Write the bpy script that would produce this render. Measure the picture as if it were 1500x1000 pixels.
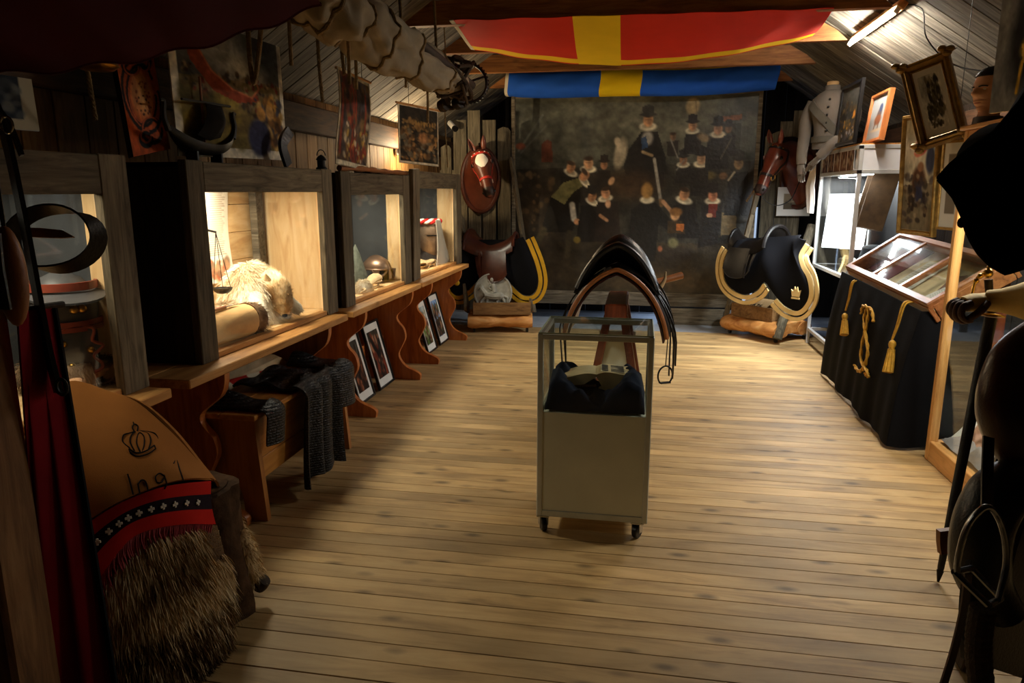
import bpy, math, random
import numpy as np
from mathutils import Vector, Matrix, Euler, noise as mnoise

random.seed(7)
for _o in list(bpy.data.objects):
    bpy.data.objects.remove(_o)
SC = bpy.context.scene
COL = SC.collection

# ---------------------------------------------------------------- camera
FPX = 1050.0                                   # focal length in pixels of the 1500 px wide photograph
PITCH = math.atan(220 / FPX)
YAW = math.atan(190 * math.cos(PITCH) / FPX)
EYE = Vector((0, 0, 1.6))
FWD = Vector((-math.sin(YAW) * math.cos(PITCH), math.cos(YAW) * math.cos(PITCH), -math.sin(PITCH)))
RGT = Vector((math.cos(YAW), math.sin(YAW), 0))
UPV = RGT.cross(FWD)
cam_data = bpy.data.cameras.new('camera')
cam_data.sensor_fit = 'HORIZONTAL'
cam_data.sensor_width = 36
cam_data.lens = FPX / 1500 * 36
cam_data.clip_start = 0.05
cam = bpy.data.objects.new('camera', cam_data)
COL.objects.link(cam)
cm = Matrix((RGT, UPV, -FWD)).transposed().to_4x4()
cm.translation = EYE
cam.matrix_world = cm
SC.camera = cam

# ---------------------------------------------------------------- world, exposure, daylight through the gap at the back
world = bpy.data.worlds.new('world')
SC.world = world
world.use_nodes = True
world.node_tree.nodes['Background'].inputs[0].default_value = (0.6, 0.7, 0.9, 1)
world.node_tree.nodes['Background'].inputs[1].default_value = 0.02
SC.view_settings.view_transform = 'Standard'
SC.view_settings.look = 'None'
SC.view_settings.gamma = 1
SC.view_settings.use_curve_mapping = False
SC.view_settings.exposure = 0.22


def area_light(name, loc, target, size, size_y, power, color):
    d = bpy.data.lights.new(name, 'AREA')
    d.shape = 'RECTANGLE'
    d.size = size
    d.size_y = size_y
    d.energy = power
    d.color = color
    o = bpy.data.objects.new(name, d)
    COL.objects.link(o)
    o.location = loc
    o.rotation_euler = (Vector(target) - Vector(loc)).to_track_quat('-Z', 'Y').to_euler()
    return o


area_light('daylight_back_window', (0.75, 9.62, 0.75), (0.75, 8.5, 0.2), 1.3, 1.1, 9, (0.55, 0.72, 1.0))


# ---------------------------------------------------------------- pixel -> point (direction from the pixel, distance from a known plane)
def ray(x, y):
    return FWD + RGT * ((x - 750) / FPX) + UPV * ((500 - y) / FPX)


def gz(x, y, z=0.0):
    d = ray(x, y)
    return EYE + d * ((z - EYE.z) / d.z)


def gx(x, y, X):
    d = ray(x, y)
    return EYE + d * (X / d.x)


def gy(x, y, Y):
    d = ray(x, y)
    return EYE + d * (Y / d.y)


# ---------------------------------------------------------------- mesh builder
def frame_to(direction, up=(0, 0, 1)):
    z = Vector(direction).normalized()
    u = Vector(up)
    if abs(z.dot(u.normalized())) > 0.98:
        u = Vector((0, 1, 0)) if abs(z.y) < 0.9 else Vector((1, 0, 0))
    x = u.cross(z).normalized()
    y = z.cross(x)
    return Matrix((x, y, z)).transposed()


def lerp(a, b, t):
    return a + (b - a) * t


def interp(table, t):
    """piecewise-linear lookup in [(t, value or tuple), ...]"""
    if t <= table[0][0]:
        return table[0][1]
    for (a, va), (b, vb) in zip(table, table[1:]):
        if t <= b:
            k = (t - a) / (b - a) if b > a else 0
            k = k * k * (3 - 2 * k) * 0.35 + k * 0.65
            if isinstance(va, (tuple, list, Vector)):
                return tuple(lerp(p, q, k) for p, q in zip(va, vb))
            return lerp(va, vb, k)
    return table[-1][1]


def ls(a, b, n):
    return [float(x) for x in np.linspace(a, b, n)]


def catmull(pts, n=8, closed=False):
    pts = [Vector(p) for p in pts]
    m = len(pts)
    out = []
    rng = m if closed else m - 1
    for i in range(rng):
        p0 = pts[(i - 1) % m] if (closed or i > 0) else pts[0] * 2 - pts[1]
        p1 = pts[i]
        p2 = pts[(i + 1) % m]
        p3 = pts[(i + 2) % m] if (closed or i + 2 < m) else pts[-1] * 2 - pts[-2]
        for k in range(n):
            t = k / n
            out.append(0.5 * ((2 * p1) + (p2 - p0) * t + (2 * p0 - 5 * p1 + 4 * p2 - p3) * t * t + (3 * p1 - p0 - 3 * p2 + p3) * t ** 3))
    if not closed:
        out.append(pts[-1])
    return out


MW = {}


class MB:
    def __init__(self):
        self.v = []
        self.f = []
        self.c = None

    def add(self, verts, faces):
        b = len(self.v)
        self.v += [Vector(p) for p in verts]
        self.f += [tuple(i + b for i in f) for f in faces]
        return self

    def box(self, c, s, rot=None, ch=0.0):
        """box, chamfered on all twelve edges when ch > 0"""
        hx, hy, hz = s[0] / 2, s[1] / 2, s[2] / 2
        ch = min(ch, hx * 0.9, hy * 0.9, hz * 0.9)
        R = rot if rot is not None else Matrix.Identity(3)
        c = Vector(c)
        vs, fs = [], []
        if ch <= 0:
            for sx in (-1, 1):
                for sy in (-1, 1):
                    for sz in (-1, 1):
                        vs.append(Vector((sx * hx, sy * hy, sz * hz)))
            fs = [(0, 1, 3, 2), (4, 6, 7, 5), (0, 4, 5, 1), (2, 3, 7, 6), (0, 2, 6, 4), (1, 5, 7, 3)]
        else:
            idx = {}
            for sx in (-1, 1):
                for sy in (-1, 1):
                    for sz in (-1, 1):
                        for a in range(3):
                            p = [sx * (hx - ch), sy * (hy - ch), sz * (hz - ch)]
                            p[a] = (sx * hx, sy * hy, sz * hz)[a]
                            idx[(sx, sy, sz, a)] = len(vs)
                            vs.append(Vector(p))
            for a in range(3):
                b, d = (a + 1) % 3, (a + 2) % 3
                for s1 in (-1, 1):
                    q = []
                    for (u, w) in ((-1, -1), (1, -1), (1, 1), (-1, 1)):
                        k = [0, 0, 0]
                        k[a], k[b], k[d] = s1, u, w
                        q.append(idx[(k[0], k[1], k[2], a)])
                    fs.append(tuple(q if s1 > 0 else q[::-1]))
                for u in (-1, 1):
                    for w in (-1, 1):
                        q = []
                        for (s1, ax) in ((-1, b), (-1, d), (1, d), (1, b)):
                            k = [0, 0, 0]
                            k[a], k[b], k[d] = s1, u, w
                            q.append(idx[(k[0], k[1], k[2], ax)])
                        fs.append(tuple(q if u * w > 0 else q[::-1]))
            for sx in (-1, 1):
                for sy in (-1, 1):
                    for sz in (-1, 1):
                        q = [idx[(sx, sy, sz, 0)], idx[(sx, sy, sz, 1)], idx[(sx, sy, sz, 2)]]
                        fs.append(tuple(q if sx * sy * sz > 0 else q[::-1]))
        return self.add([c + R @ p for p in vs], fs)

    def bx(self, x0, x1, y0, y1, z0, z1, ch=0.0):
        return self.box(((x0 + x1) / 2, (y0 + y1) / 2, (z0 + z1) / 2), (abs(x1 - x0), abs(y1 - y0), abs(z1 - z0)), None, ch)

    def beam(self, p, q, w, h, up=(0, 0, 1), ch=0.0):
        p, q = Vector(p), Vector(q)
        R = frame_to(q - p, up)
        return self.box((p + q) / 2, (w, h, (q - p).length), R, ch)

    def tube(self, pts, r, n=8, cap=True, flat=None, up=None):
        pts = [Vector(p) for p in pts]
        m = len(pts)
        rs = r if isinstance(r, (list, tuple)) else [r] * m
        d0 = (pts[1] - pts[0]).normalized()
        F = frame_to(d0, up or (0, 0, 1))
        x, y = F.col[0].copy(), F.col[1].copy()
        rings = []
        for i in range(m):
            d = (pts[min(i + 1, m - 1)] - pts[max(i - 1, 0)]).normalized()
            if up is not None:
                x = Vector(up).cross(d)
                if x.length < 1e-4:
                    x = y.cross(d)
                x.normalize()
            else:
                x = (x - d * x.dot(d))
                x.normalize()
            y = d.cross(x)
            fx, fy = flat if flat else (1, 1)
            rings.append([pts[i] + x * (rs[i] * fx * math.cos(2 * math.pi * k / n)) + y * (rs[i] * fy * math.sin(2 * math.pi * k / n)) for k in range(n)])
        return self.loft(rings, cap)

    def strap(self, pts, w, t, side):
        """flat band along pts; side = direction(s) across its width"""
        pts = [Vector(p) for p in pts]
        m = len(pts)
        rings = []
        for i in range(m):
            d = (pts[min(i + 1, m - 1)] - pts[max(i - 1, 0)]).normalized()
            s = Vector(side[i] if isinstance(side, list) else side)
            s = (s - d * s.dot(d)).normalized()
            nrm = d.cross(s)
            ww = w[i] if isinstance(w, list) else w
            rings.append([pts[i] - s * ww / 2 - nrm * t / 2, pts[i] + s * ww / 2 - nrm * t / 2, pts[i] + s * ww / 2 + nrm * t / 2, pts[i] - s * ww / 2 + nrm * t / 2])
        return self.loft(rings, True)

    def loft(self, rings, cap=True, closed=False):
        n = len(rings[0])
        vs = [p for r in rings for p in r]
        fs = []
        m = len(rings)
        for i in range(m if closed else m - 1):
            j = (i + 1) % m
            for k in range(n):
                l = (k + 1) % n
                fs.append((i * n + k, i * n + l, j * n + l, j * n + k))
        if cap and not closed:
            fs.append(tuple(range(n))[::-1])
            fs.append(tuple((m - 1) * n + k for k in range(n)))
        return self.add(vs, fs)

    def lathe(self, prof, n=20, origin=(0, 0, 0), R=None, sx=1, sy=1):
        o = Vector(origin)
        R = R or Matrix.Identity(3)
        rings = [[o + R @ Vector((max(r, 1e-4) * sx * math.cos(2 * math.pi * k / n), max(r, 1e-4) * sy * math.sin(2 * math.pi * k / n), z)) for k in range(n)] for r, z in prof]
        return self.loft(rings, True)

    def ell(self, c, r, n=14, m=9, R=None):
        prof = [(math.sin(math.pi * i / (m - 1)), -math.cos(math.pi * i / (m - 1))) for i in range(m)]
        R = R or Matrix.Identity(3)
        c = Vector(c)
        rings = [[c + R @ Vector((max(a, 1e-3) * r[0] * math.cos(2 * math.pi * k / n), max(a, 1e-3) * r[1] * math.sin(2 * math.pi * k / n), b * r[2])) for k in range(n)] for a, b in prof]
        return self.loft(rings, True)

    def prism(self, poly, t, M):
        """extrude a 2D outline by t along local z; M = 4x4 placing local xyz"""
        n = len(poly)
        a = [M @ Vector((p[0], p[1], -t / 2)) for p in poly]
        b = [M @ Vector((p[0], p[1], t / 2)) for p in poly]
        fs = [tuple(range(n))[::-1], tuple(range(n, 2 * n))]
        fs += [(k, (k + 1) % n, n + (k + 1) % n, n + k) for k in range(n)]
        return self.add(a + b, fs)

    def cloth(self, fn, nu, nv, t=0.004):
        """surface fn(u,v) given thickness t"""
        P = [[Vector(fn(i / nu, j / nv)) for j in range(nv + 1)] for i in range(nu + 1)]
        top, bot = [], []
        for i in range(nu + 1):
            for j in range(nv + 1):
                du = P[min(i + 1, nu)][j] - P[max(i - 1, 0)][j]
                dv = P[i][min(j + 1, nv)] - P[i][max(j - 1, 0)]
                nn = du.cross(dv)
                nn = nn.normalized() if nn.length > 1e-9 else Vector((0, 0, 1))
                top.append(P[i][j] + nn * t / 2)
                bot.append(P[i][j] - nn * t / 2)
        W = nv + 1
        N = len(top)
        fs = []
        for i in range(nu):
            for j in range(nv):
                a, b, c, d = i * W + j, (i + 1) * W + j, (i + 1) * W + j + 1, i * W + j + 1
                fs.append((a, b, c, d))
                fs.append((N + d, N + c, N + b, N + a))
        rim = [i * W for i in range(nu + 1)] + [nu * W + j for j in range(1, nv + 1)] + [i * W + nv for i in range(nu - 1, -1, -1)] + [j for j in range(nv - 1, 0, -1)]
        for k in range(len(rim)):
            a, b = rim[k], rim[(k + 1) % len(rim)]
            fs.append((b, a, N + a, N + b))
        return self.add(top + bot, fs)

    def build(self, name, mat, parent=None, smooth=False, angle=40, loc=None):
        me = bpy.data.meshes.new(name)
        M = None
        if parent is not None:
            M = MW[parent.name]
        elif loc is not None:
            M = Matrix.Translation(Vector(loc))
        inv = M.inverted() if M is not None else None
        vs = [inv @ p for p in self.v] if inv is not None else self.v
        me.from_pydata([tuple(p) for p in vs], [], self.f)
        me.update()
        if smooth:
            me.polygons.foreach_set('use_smooth', [True] * len(me.polygons))
            me.set_sharp_from_angle(angle=math.radians(angle))
        if mat is not None:
            me.materials.append(mat)
        o = bpy.data.objects.new(name, me)
        COL.objects.link(o)
        if parent is not None:
            o.parent = parent
            MW[o.name] = M
        else:
            if loc is not None:
                o.location = loc
            MW[o.name] = M if M is not None else Matrix.Identity(4)
        return o


def tag(o, label, cat, group=None):
    o['label'] = label
    o['category'] = cat
    if group:
        o['group'] = group
    return o


def thing(name, label, cat, loc=(0, 0, 0), rotz=0.0, group=None, R=None):
    o = bpy.data.objects.new(name, None)
    o.empty_display_size = 0.1
    COL.objects.link(o)
    M = Matrix.Translation(Vector(loc)) @ (R.to_4x4() if R is not None else Matrix.Rotation(rotz, 4, 'Z'))
    o.location = loc
    o.rotation_euler = M.to_euler()
    MW[o.name] = M
    return tag(o, label, cat, group)


def struct(name, parent=None, loc=(0, 0, 0), label=None):
    o = bpy.data.objects.new(name, None)
    o.empty_display_size = 0.1
    COL.objects.link(o)
    o.location = loc
    MW[o.name] = Matrix.Translation(Vector(loc))
    o['kind'] = 'structure'
    if label:
        o['label'] = label
    return o


def share(src, name, parent, loc, rot=(0, 0, 0), scale=(1, 1, 1)):
    """another piece with the same mesh data"""
    o = bpy.data.objects.new(name, src.data)
    COL.objects.link(o)
    o.parent = parent
    o.location = loc
    o.rotation_euler = rot
    o.scale = scale
    return o


# ---------------------------------------------------------------- materials
def srgb(r, g, b):
    def c(x):
        x /= 255
        return x / 12.92 if x <= 0.04045 else ((x + 0.055) / 1.055) ** 2.4
    return (c(r), c(g), c(b), 1)


def new_mat(name):
    m = bpy.data.materials.new(name)
    m.use_nodes = True
    nt = m.node_tree
    return m, nt, nt.nodes['Principled BSDF']


def plain(name, col, rough=0.6, metal=0.0, spec=0.4, var=0.12, nscale=14.0, bump=0.0, bscale=60.0, sheen=0.0, coat=0.0):
    """plain coloured surface with slight tonal wear and fine relief"""
    m, nt, b = new_mat(name)
    b.inputs['Roughness'].default_value = rough
    b.inputs['Metallic'].default_value = metal
    b.inputs['Specular IOR Level'].default_value = spec
    b.inputs['Sheen Weight'].default_value = sheen
    b.inputs['Coat Weight'].default_value = coat
    tc = nt.nodes.new('ShaderNodeTexCoord')
    nz = nt.nodes.new('ShaderNodeTexNoise')
    nz.inputs['Scale'].default_value = nscale
    nz.inputs['Detail'].default_value = 4
    nt.links.new(tc.outputs['Object'], nz.inputs['Vector'])
    rp = nt.nodes.new('ShaderNodeValToRGB')
    rp.color_ramp.elements[0].position = 0.3
    rp.color_ramp.elements[1].position = 0.7
    rp.color_ramp.elements[0].color = tuple(x * (1 - var) for x in col[:3]) + (1,)
    rp.color_ramp.elements[1].color = tuple(min(1, x * (1 + var)) for x in col[:3]) + (1,)
    nt.links.new(nz.outputs['Fac'], rp.inputs['Fac'])
    nt.links.new(rp.outputs['Color'], b.inputs['Base Color'])
    if bump > 0:
        n2 = nt.nodes.new('ShaderNodeTexNoise')
        n2.inputs['Scale'].default_value = bscale
        n2.inputs['Detail'].default_value = 3
        nt.links.new(tc.outputs['Object'], n2.inputs['Vector'])
        bp = nt.nodes.new('ShaderNodeBump')
        bp.inputs['Strength'].default_value = bump
        bp.inputs['Distance'].default_value = 0.01
        nt.links.new(n2.outputs['Fac'], bp.inputs['Height'])
        nt.links.new(bp.outputs['Normal'], b.inputs['Normal'])
    return m


def wood(name, c_dark, c_mid, c_light, axis='X', scale=3.0, stretch=12.0, rough=0.65, bump=0.25, knots=0.5, objvar=0.35, spec=0.3, dirt=0.0, kscale=(3.2, 7.0), kr_=(0.04, 0.16)):
    """grain stretched along axis, knots, per-board tone"""
    m, nt, b = new_mat(name)
    b.inputs['Roughness'].default_value = rough
    b.inputs['Specular IOR Level'].default_value = spec
    N = nt.nodes.new
    L = nt.links.new
    tc = N('ShaderNodeTexCoord')
    oi = N('ShaderNodeObjectInfo')
    sc = N('ShaderNodeVectorMath')
    sc.operation = 'SCALE'
    sc.inputs[0].default_value = (37.0, 91.0, 53.0)
    L(oi.outputs['Random'], sc.inputs['Scale'])
    ad = N('ShaderNodeVectorMath')
    L(tc.outputs['Object'], ad.inputs[0])
    L(sc.outputs['Vector'], ad.inputs[1])
    mp = N('ShaderNodeMapping')
    s = [scale * stretch] * 3
    s['XYZ'.index(axis)] = scale
    mp.inputs['Scale'].default_value = s
    L(ad.outputs['Vector'], mp.inputs['Vector'])
    nz = N('ShaderNodeTexNoise')
    nz.inputs['Scale'].default_value = 1.0
    nz.inputs['Detail'].default_value = 6
    nz.inputs['Roughness'].default_value = 0.65
    nz.inputs['Distortion'].default_value = 0.8
    L(mp.outputs['Vector'], nz.inputs['Vector'])
    rp = N('ShaderNodeValToRGB')
    cr = rp.color_ramp
    cr.elements[0].position = 0.28
    cr.elements[0].color = c_dark
    cr.elements[1].position = 0.72
    cr.elements[1].color = c_light
    e = cr.elements.new(0.5)
    e.color = c_mid
    L(nz.outputs['Fac'], rp.inputs['Fac'])
    # knots
    mk = N('ShaderNodeMapping')
    ks = [kscale[1]] * 3
    ks['XYZ'.index(axis)] = kscale[0]
    mk.inputs['Scale'].default_value = ks
    L(ad.outputs['Vector'], mk.inputs['Vector'])
    vo = N('ShaderNodeTexVoronoi')
    vo.inputs['Scale'].default_value = 1.0
    L(mk.outputs['Vector'], vo.inputs['Vector'])
    kr = N('ShaderNodeMapRange')
    kr.inputs['From Min'].default_value = kr_[0]
    kr.inputs['From Max'].default_value = kr_[1]
    kr.inputs['To Min'].default_value = knots
    kr.inputs['To Max'].default_value = 0.0
    L(vo.outputs['Distance'], kr.inputs['Value'])
    mx = N('ShaderNodeMixRGB')
    mx.inputs['Color2'].default_value = tuple(x * 0.35 for x in c_dark[:3]) + (1,)
    L(kr.outputs['Result'], mx.inputs['Fac'])
    L(rp.outputs['Color'], mx.inputs['Color1'])
    # per-board tone
    vr = N('ShaderNodeMapRange')
    vr.inputs['To Min'].default_value = 1 - objvar
    vr.inputs['To Max'].default_value = 1 + objvar * 0.5
    L(oi.outputs['Random'], vr.inputs['Value'])
    # broad wear
    nb = N('ShaderNodeTexNoise')
    nb.inputs['Scale'].default_value = 1.7
    nb.inputs['Detail'].default_value = 5
    L(ad.outputs['Vector'], nb.inputs['Vector'])
    wr = N('ShaderNodeMapRange')
    wr.inputs['From Min'].default_value = 0.35
    wr.inputs['From Max'].default_value = 0.65
    wr.inputs['To Min'].default_value = 1 - dirt
    wr.inputs['To Max'].default_value = 1.0
    L(nb.outputs['Fac'], wr.inputs['Value'])
    mu = N('ShaderNodeMath')
    mu.operation = 'MULTIPLY'
    L(vr.outputs['Result'], mu.inputs[0])
    L(wr.outputs['Result'], mu.inputs[1])
    vs = N('ShaderNodeVectorMath')
    vs.operation = 'SCALE'
    L(mx.outputs['Color'], vs.inputs[0])
    L(mu.outputs['Value'], vs.inputs['Scale'])
    L(vs.outputs['Vector'], b.inputs['Base Color'])
    bp = N('ShaderNodeBump')
    bp.inputs['Strength'].default_value = bump
    bp.inputs['Distance'].default_value = 0.006
    L(nz.outputs['Fac'], bp.inputs['Height'])
    L(bp.outputs['Normal'], b.inputs['Normal'])
    return m


def weave(name, col, rough=0.9, scale=700.0, bump=0.15, var=0.15, sheen=0.0):
    """woven cloth: fine crossed threads in the relief, slight fading"""
    m = plain(name, col, rough, 0, 0.15, var, 5.0, bump, scale, sheen)
    return m


def rings_mat(name, col, scale=90.0):
    """mail: rows of small metal rings as relief"""
    m, nt, b = new_mat(name)
    N, L = nt.nodes.new, nt.links.new
    b.inputs['Metallic'].default_value = 0.85
    b.inputs['Roughness'].default_value = 0.42
    tc = N('ShaderNodeTexCoord')
    wv = N('ShaderNodeTexWave')
    wv.bands_direction = 'Z'
    wv.inputs['Scale'].default_value = scale / 3
    wv.inputs['Distortion'].default_value = 3.0
    wv.inputs['Detail Scale'].default_value = 6.0
    vo = N('ShaderNodeTexVoronoi')
    vo.inputs['Scale'].default_value = scale
    L(tc.outputs['Object'], wv.inputs['Vector'])
    L(tc.outputs['Object'], vo.inputs['Vector'])
    mu = N('ShaderNodeMath')
    mu.operation = 'MULTIPLY'
    L(wv.outputs['Fac'], mu.inputs[0])
    L(vo.outputs['Distance'], mu.inputs[1])
    rp = N('ShaderNodeValToRGB')
    rp.color_ramp.elements[0].color = tuple(x * 0.25 for x in col[:3]) + (1,)
    rp.color_ramp.elements[1].color = col
    rp.color_ramp.elements[1].position = 0.4
    L(mu.outputs['Value'], rp.inputs['Fac'])
    L(rp.outputs['Color'], b.inputs['Base Color'])
    bp = N('ShaderNodeBump')
    bp.inputs['Strength'].default_value = 0.9
    bp.inputs['Distance'].default_value = 0.006
    L(mu.outputs['Value'], bp.inputs['Height'])
    L(bp.outputs['Normal'], b.inputs['Normal'])
    return m


def glass_mat(name='clear_glass', tint=(0.97, 0.99, 0.98, 1), refl=0.12):
    m, nt, b = new_mat(name)
    N, L = nt.nodes.new, nt.links.new
    nt.nodes.remove(b)
    tr = N('ShaderNodeBsdfTransparent')
    tr.inputs[0].default_value = tint
    gl = N('ShaderNodeBsdfGlossy')
    gl.inputs['Roughness'].default_value = 0.03
    fr = N('ShaderNodeFresnel')
    ge = N('ShaderNodeNewGeometry')
    mr = N('ShaderNodeMapRange')                 # a thin sheet reflects alike from both faces
    mr.inputs['To Min'].default_value = 1.4
    mr.inputs['To Max'].default_value = 1 / 1.4
    L(ge.outputs['Backfacing'], mr.inputs['Value'])
    L(mr.outputs['Result'], fr.inputs['IOR'])
    mx = N('ShaderNodeMixShader')
    L(fr.outputs[0], mx.inputs[0])
    L(tr.outputs[0], mx.inputs[1])
    L(gl.outputs[0], mx.inputs[2])
    L(mx.outputs[0], nt.nodes['Material Output'].inputs['Surface'])
    return m


def emit_mat(name, col, strength):
    m, nt, b = new_mat(name)
    b.inputs['Base Color'].default_value = (0.9, 0.9, 0.9, 1)
    b.inputs['Emission Color'].default_value = col
    b.inputs['Emission Strength'].default_value = strength
    return m


def paint_mat(name, rough=0.5, spec=0.4, bump=0.05):
    m, nt, b = new_mat(name)
    at = nt.nodes.new('ShaderNodeAttribute')
    at.attribute_name = 'paint'
    nt.links.new(at.outputs['Color'], b.inputs['Base Color'])
    b.inputs['Roughness'].default_value = rough
    b.inputs['Specular IOR Level'].default_value = spec
    if bump:
        tc = nt.nodes.new('ShaderNodeTexCoord')
        n2 = nt.nodes.new('ShaderNodeTexNoise')
        n2.inputs['Scale'].default_value = 25
        n2.inputs['Detail'].default_value = 6
        bp = nt.nodes.new('ShaderNodeBump')
        bp.inputs['Strength'].default_value = bump
        bp.inputs['Distance'].default_value = 0.02
        nt.links.new(tc.outputs['Object'], n2.inputs['Vector'])
        nt.links.new(n2.outputs['Fac'], bp.inputs['Height'])
        nt.links.new(bp.outputs['Normal'], b.inputs['Normal'])
    return m


M = {}
M['floor_board'] = wood('floor_board', srgb(158, 124, 80), srgb(198, 162, 108), srgb(212, 178, 126), 'X', 1.6, 8.0, 0.55, 0.12, 0.75, 0.2, 0.35, 0.34, (4.0, 9.0), (0.07, 0.24))
M['old_grey'] = wood('old_grey', srgb(70, 62, 50), srgb(128, 116, 96), srgb(168, 156, 134), 'X', 2.5, 12, 0.8, 0.4, 0.4, 0.4, 0.2, 0.3)
M['grey_z'] = wood('grey_z', srgb(54, 48, 38), srgb(104, 96, 78), srgb(138, 128, 106), 'Z', 2.5, 12, 0.8, 0.4, 0.4, 0.35, 0.2, 0.3)
M['roof_board'] = wood('roof_board', srgb(64, 58, 50), srgb(124, 116, 102), srgb(168, 160, 144), 'X', 2.2, 10, 0.75, 0.35, 0.3, 0.45, 0.25, 0.35)
M['frame_y'] = wood('frame_y', srgb(62, 54, 42), srgb(112, 100, 80), srgb(142, 128, 104), 'Y', 3, 12, 0.75, 0.45, 0.5, 0.3, 0.2, 0.3)
M['frame_z'] = wood('frame_z', srgb(62, 54, 42), srgb(112, 100, 80), srgb(142, 128, 104), 'Z', 3, 12, 0.75, 0.45, 0.5, 0.3, 0.2, 0.3)
M['dark_y'] = wood('dark_y', srgb(26, 18, 12), srgb(52, 38, 26), srgb(72, 54, 36), 'Y', 3, 12, 0.7, 0.3, 0.4, 0.3)
M['dark_z'] = wood('dark_z', srgb(24, 17, 11), srgb(48, 35, 24), srgb(66, 50, 34), 'Z', 3, 12, 0.7, 0.3, 0.4, 0.3)
M['beam_x'] = wood('beam_x', srgb(92, 54, 24), srgb(150, 96, 48), srgb(180, 124, 68), 'X', 2.5, 10, 0.6, 0.2, 0.5, 0.3)
M['pine_y'] = wood('pine_y', srgb(150, 96, 44), srgb(196, 140, 78), srgb(216, 166, 102), 'Y', 2.5, 9, 0.5, 0.12, 0.5, 0.2)
M['pine_z'] = wood('pine_z', srgb(168, 124, 72), srgb(214, 174, 116), srgb(230, 196, 142), 'Z', 2.5, 9, 0.5, 0.12, 0.4, 0.15)
M['red_pine_z'] = wood('red_pine_z', srgb(130, 66, 24), srgb(180, 102, 44), srgb(200, 124, 60), 'Z', 2.5, 9, 0.4, 0.1, 0.5, 0.2, 0.5)
M['bench_wood'] = wood('bench_wood', srgb(150, 92, 34), srgb(196, 132, 62), srgb(214, 154, 82), 'Y', 2.0, 8, 0.45, 0.1, 0.5, 0.15, 0.5)
M['bench_end'] = wood('bench_end', srgb(120, 70, 26), srgb(168, 106, 46), srgb(188, 126, 60), 'Z', 2.0, 8, 0.45, 0.1, 0.5, 0.15, 0.5)
M['log_x'] = wood('log_x', srgb(150, 84, 36), srgb(204, 140, 74), srgb(226, 176, 112), 'X', 2.5, 5, 0.5, 0.3, 0.7, 0.2, 0.4)
M['mahogany'] = wood('mahogany', srgb(60, 26, 14), srgb(110, 52, 28), srgb(140, 72, 40), 'Z', 2.5, 9, 0.35, 0.1, 0.3, 0.2, 0.5)
M['glass'] = glass_mat()
M['alu'] = plain('alu', srgb(176, 178, 172), 0.38, 0.7, 0.5, 0.06)
M['steel'] = plain('steel', srgb(190, 190, 190), 0.22, 1.0, 0.5, 0.08)
M['brass'] = plain('brass', srgb(200, 156, 72), 0.28, 1.0, 0.5, 0.15)
M['iron'] = plain('iron', srgb(40, 38, 36), 0.5, 0.7, 0.5, 0.2)
M['black_leather'] = plain('black_leather', srgb(20, 17, 16), 0.38, 0, 0.5, 0.3, 18, 0.15, 120)
M['brown_leather'] = plain('brown_leather', srgb(66, 30, 18), 0.3, 0, 0.5, 0.3, 10, 0.1, 150)
M['tan_leather'] = plain('tan_leather', srgb(150, 92, 48), 0.45, 0, 0.4, 0.2, 14, 0.1, 120)
M['black_cloth'] = weave('black_cloth', srgb(11, 11, 15))
M['navy_cloth'] = weave('navy_cloth', srgb(26, 34, 52), var=0.25)
M['gold_braid'] = weave('gold_braid', srgb(206, 158, 40), 0.6, 500)
M['pale_braid'] = weave('pale_braid', srgb(220, 190, 128), 0.6, 500)
M['rope'] = plain('rope', srgb(140, 118, 84), 0.9, 0, 0.1, 0.3, 60, 0.6, 150)
M['white_card'] = plain('white_card', srgb(225, 222, 214), 0.7, 0, 0.2, 0.04)
M['black_frame'] = plain('black_frame', srgb(14, 13, 13), 0.35, 0, 0.5, 0.1)
M['paint'] = paint_mat('paint', 0.7, 0.2, 0.05)
M['print'] = paint_mat('print', 0.8, 0.12, 0.0)
M['varnish'] = paint_mat('varnish', 0.4, 0.45, 0.2)

# ================================================================ THE SETTING
XL, XR, XC = -2.55, 2.61, 0.03
PITCH_R = math.atan(0.66)


def roofz(x):
    return 2.8 + (1.82 - abs(x - XC)) * 0.66


# floor of tongue-and-groove boards running across the room
floor = struct('floor', label='worn pine board floor')
MB().bx(XL - 0.05, XR + 0.05, -1.2, 8.4, -0.06, -0.024).build('subfloor', M['dark_y'], floor)
src = None
y = 0.6
k = 0
rf = random.Random(3)
while y < 8.36:
    w = 0.1
    if src is None:
        src = MB().box((0, 0, -0.0125), (XR - XL, w - 0.0022, 0.025), None, 0.0016).build('floor_board', M['floor_board'], floor)
        src.location = ((XL + XR) / 2, y + w / 2, 0)
    else:
        share(src, 'floor_board', floor, ((XL + XR) / 2, y + w / 2, -rf.random() * 0.0015), (0, 0, math.pi if rf.random() < 0.5 else 0), (1, 1 - (0.012 if rf.random() < 0.3 else 0), 1))
    y += w
MB().bx(XL - 0.05, XR + 0.05, -1.2, 0.598, -0.024, 0).build('floor_near_boards', M['floor_board'], floor)
M['stone_floor'] = plain('stone_floor', srgb(176, 182, 190), 0.6, 0, 0.3, 0.15, 6)
MB().bx(XL - 0.05, XR + 0.05, 8.4, 9.9, -0.06, -0.012).build('floor_back_slab', M['stone_floor'], floor)

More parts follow.
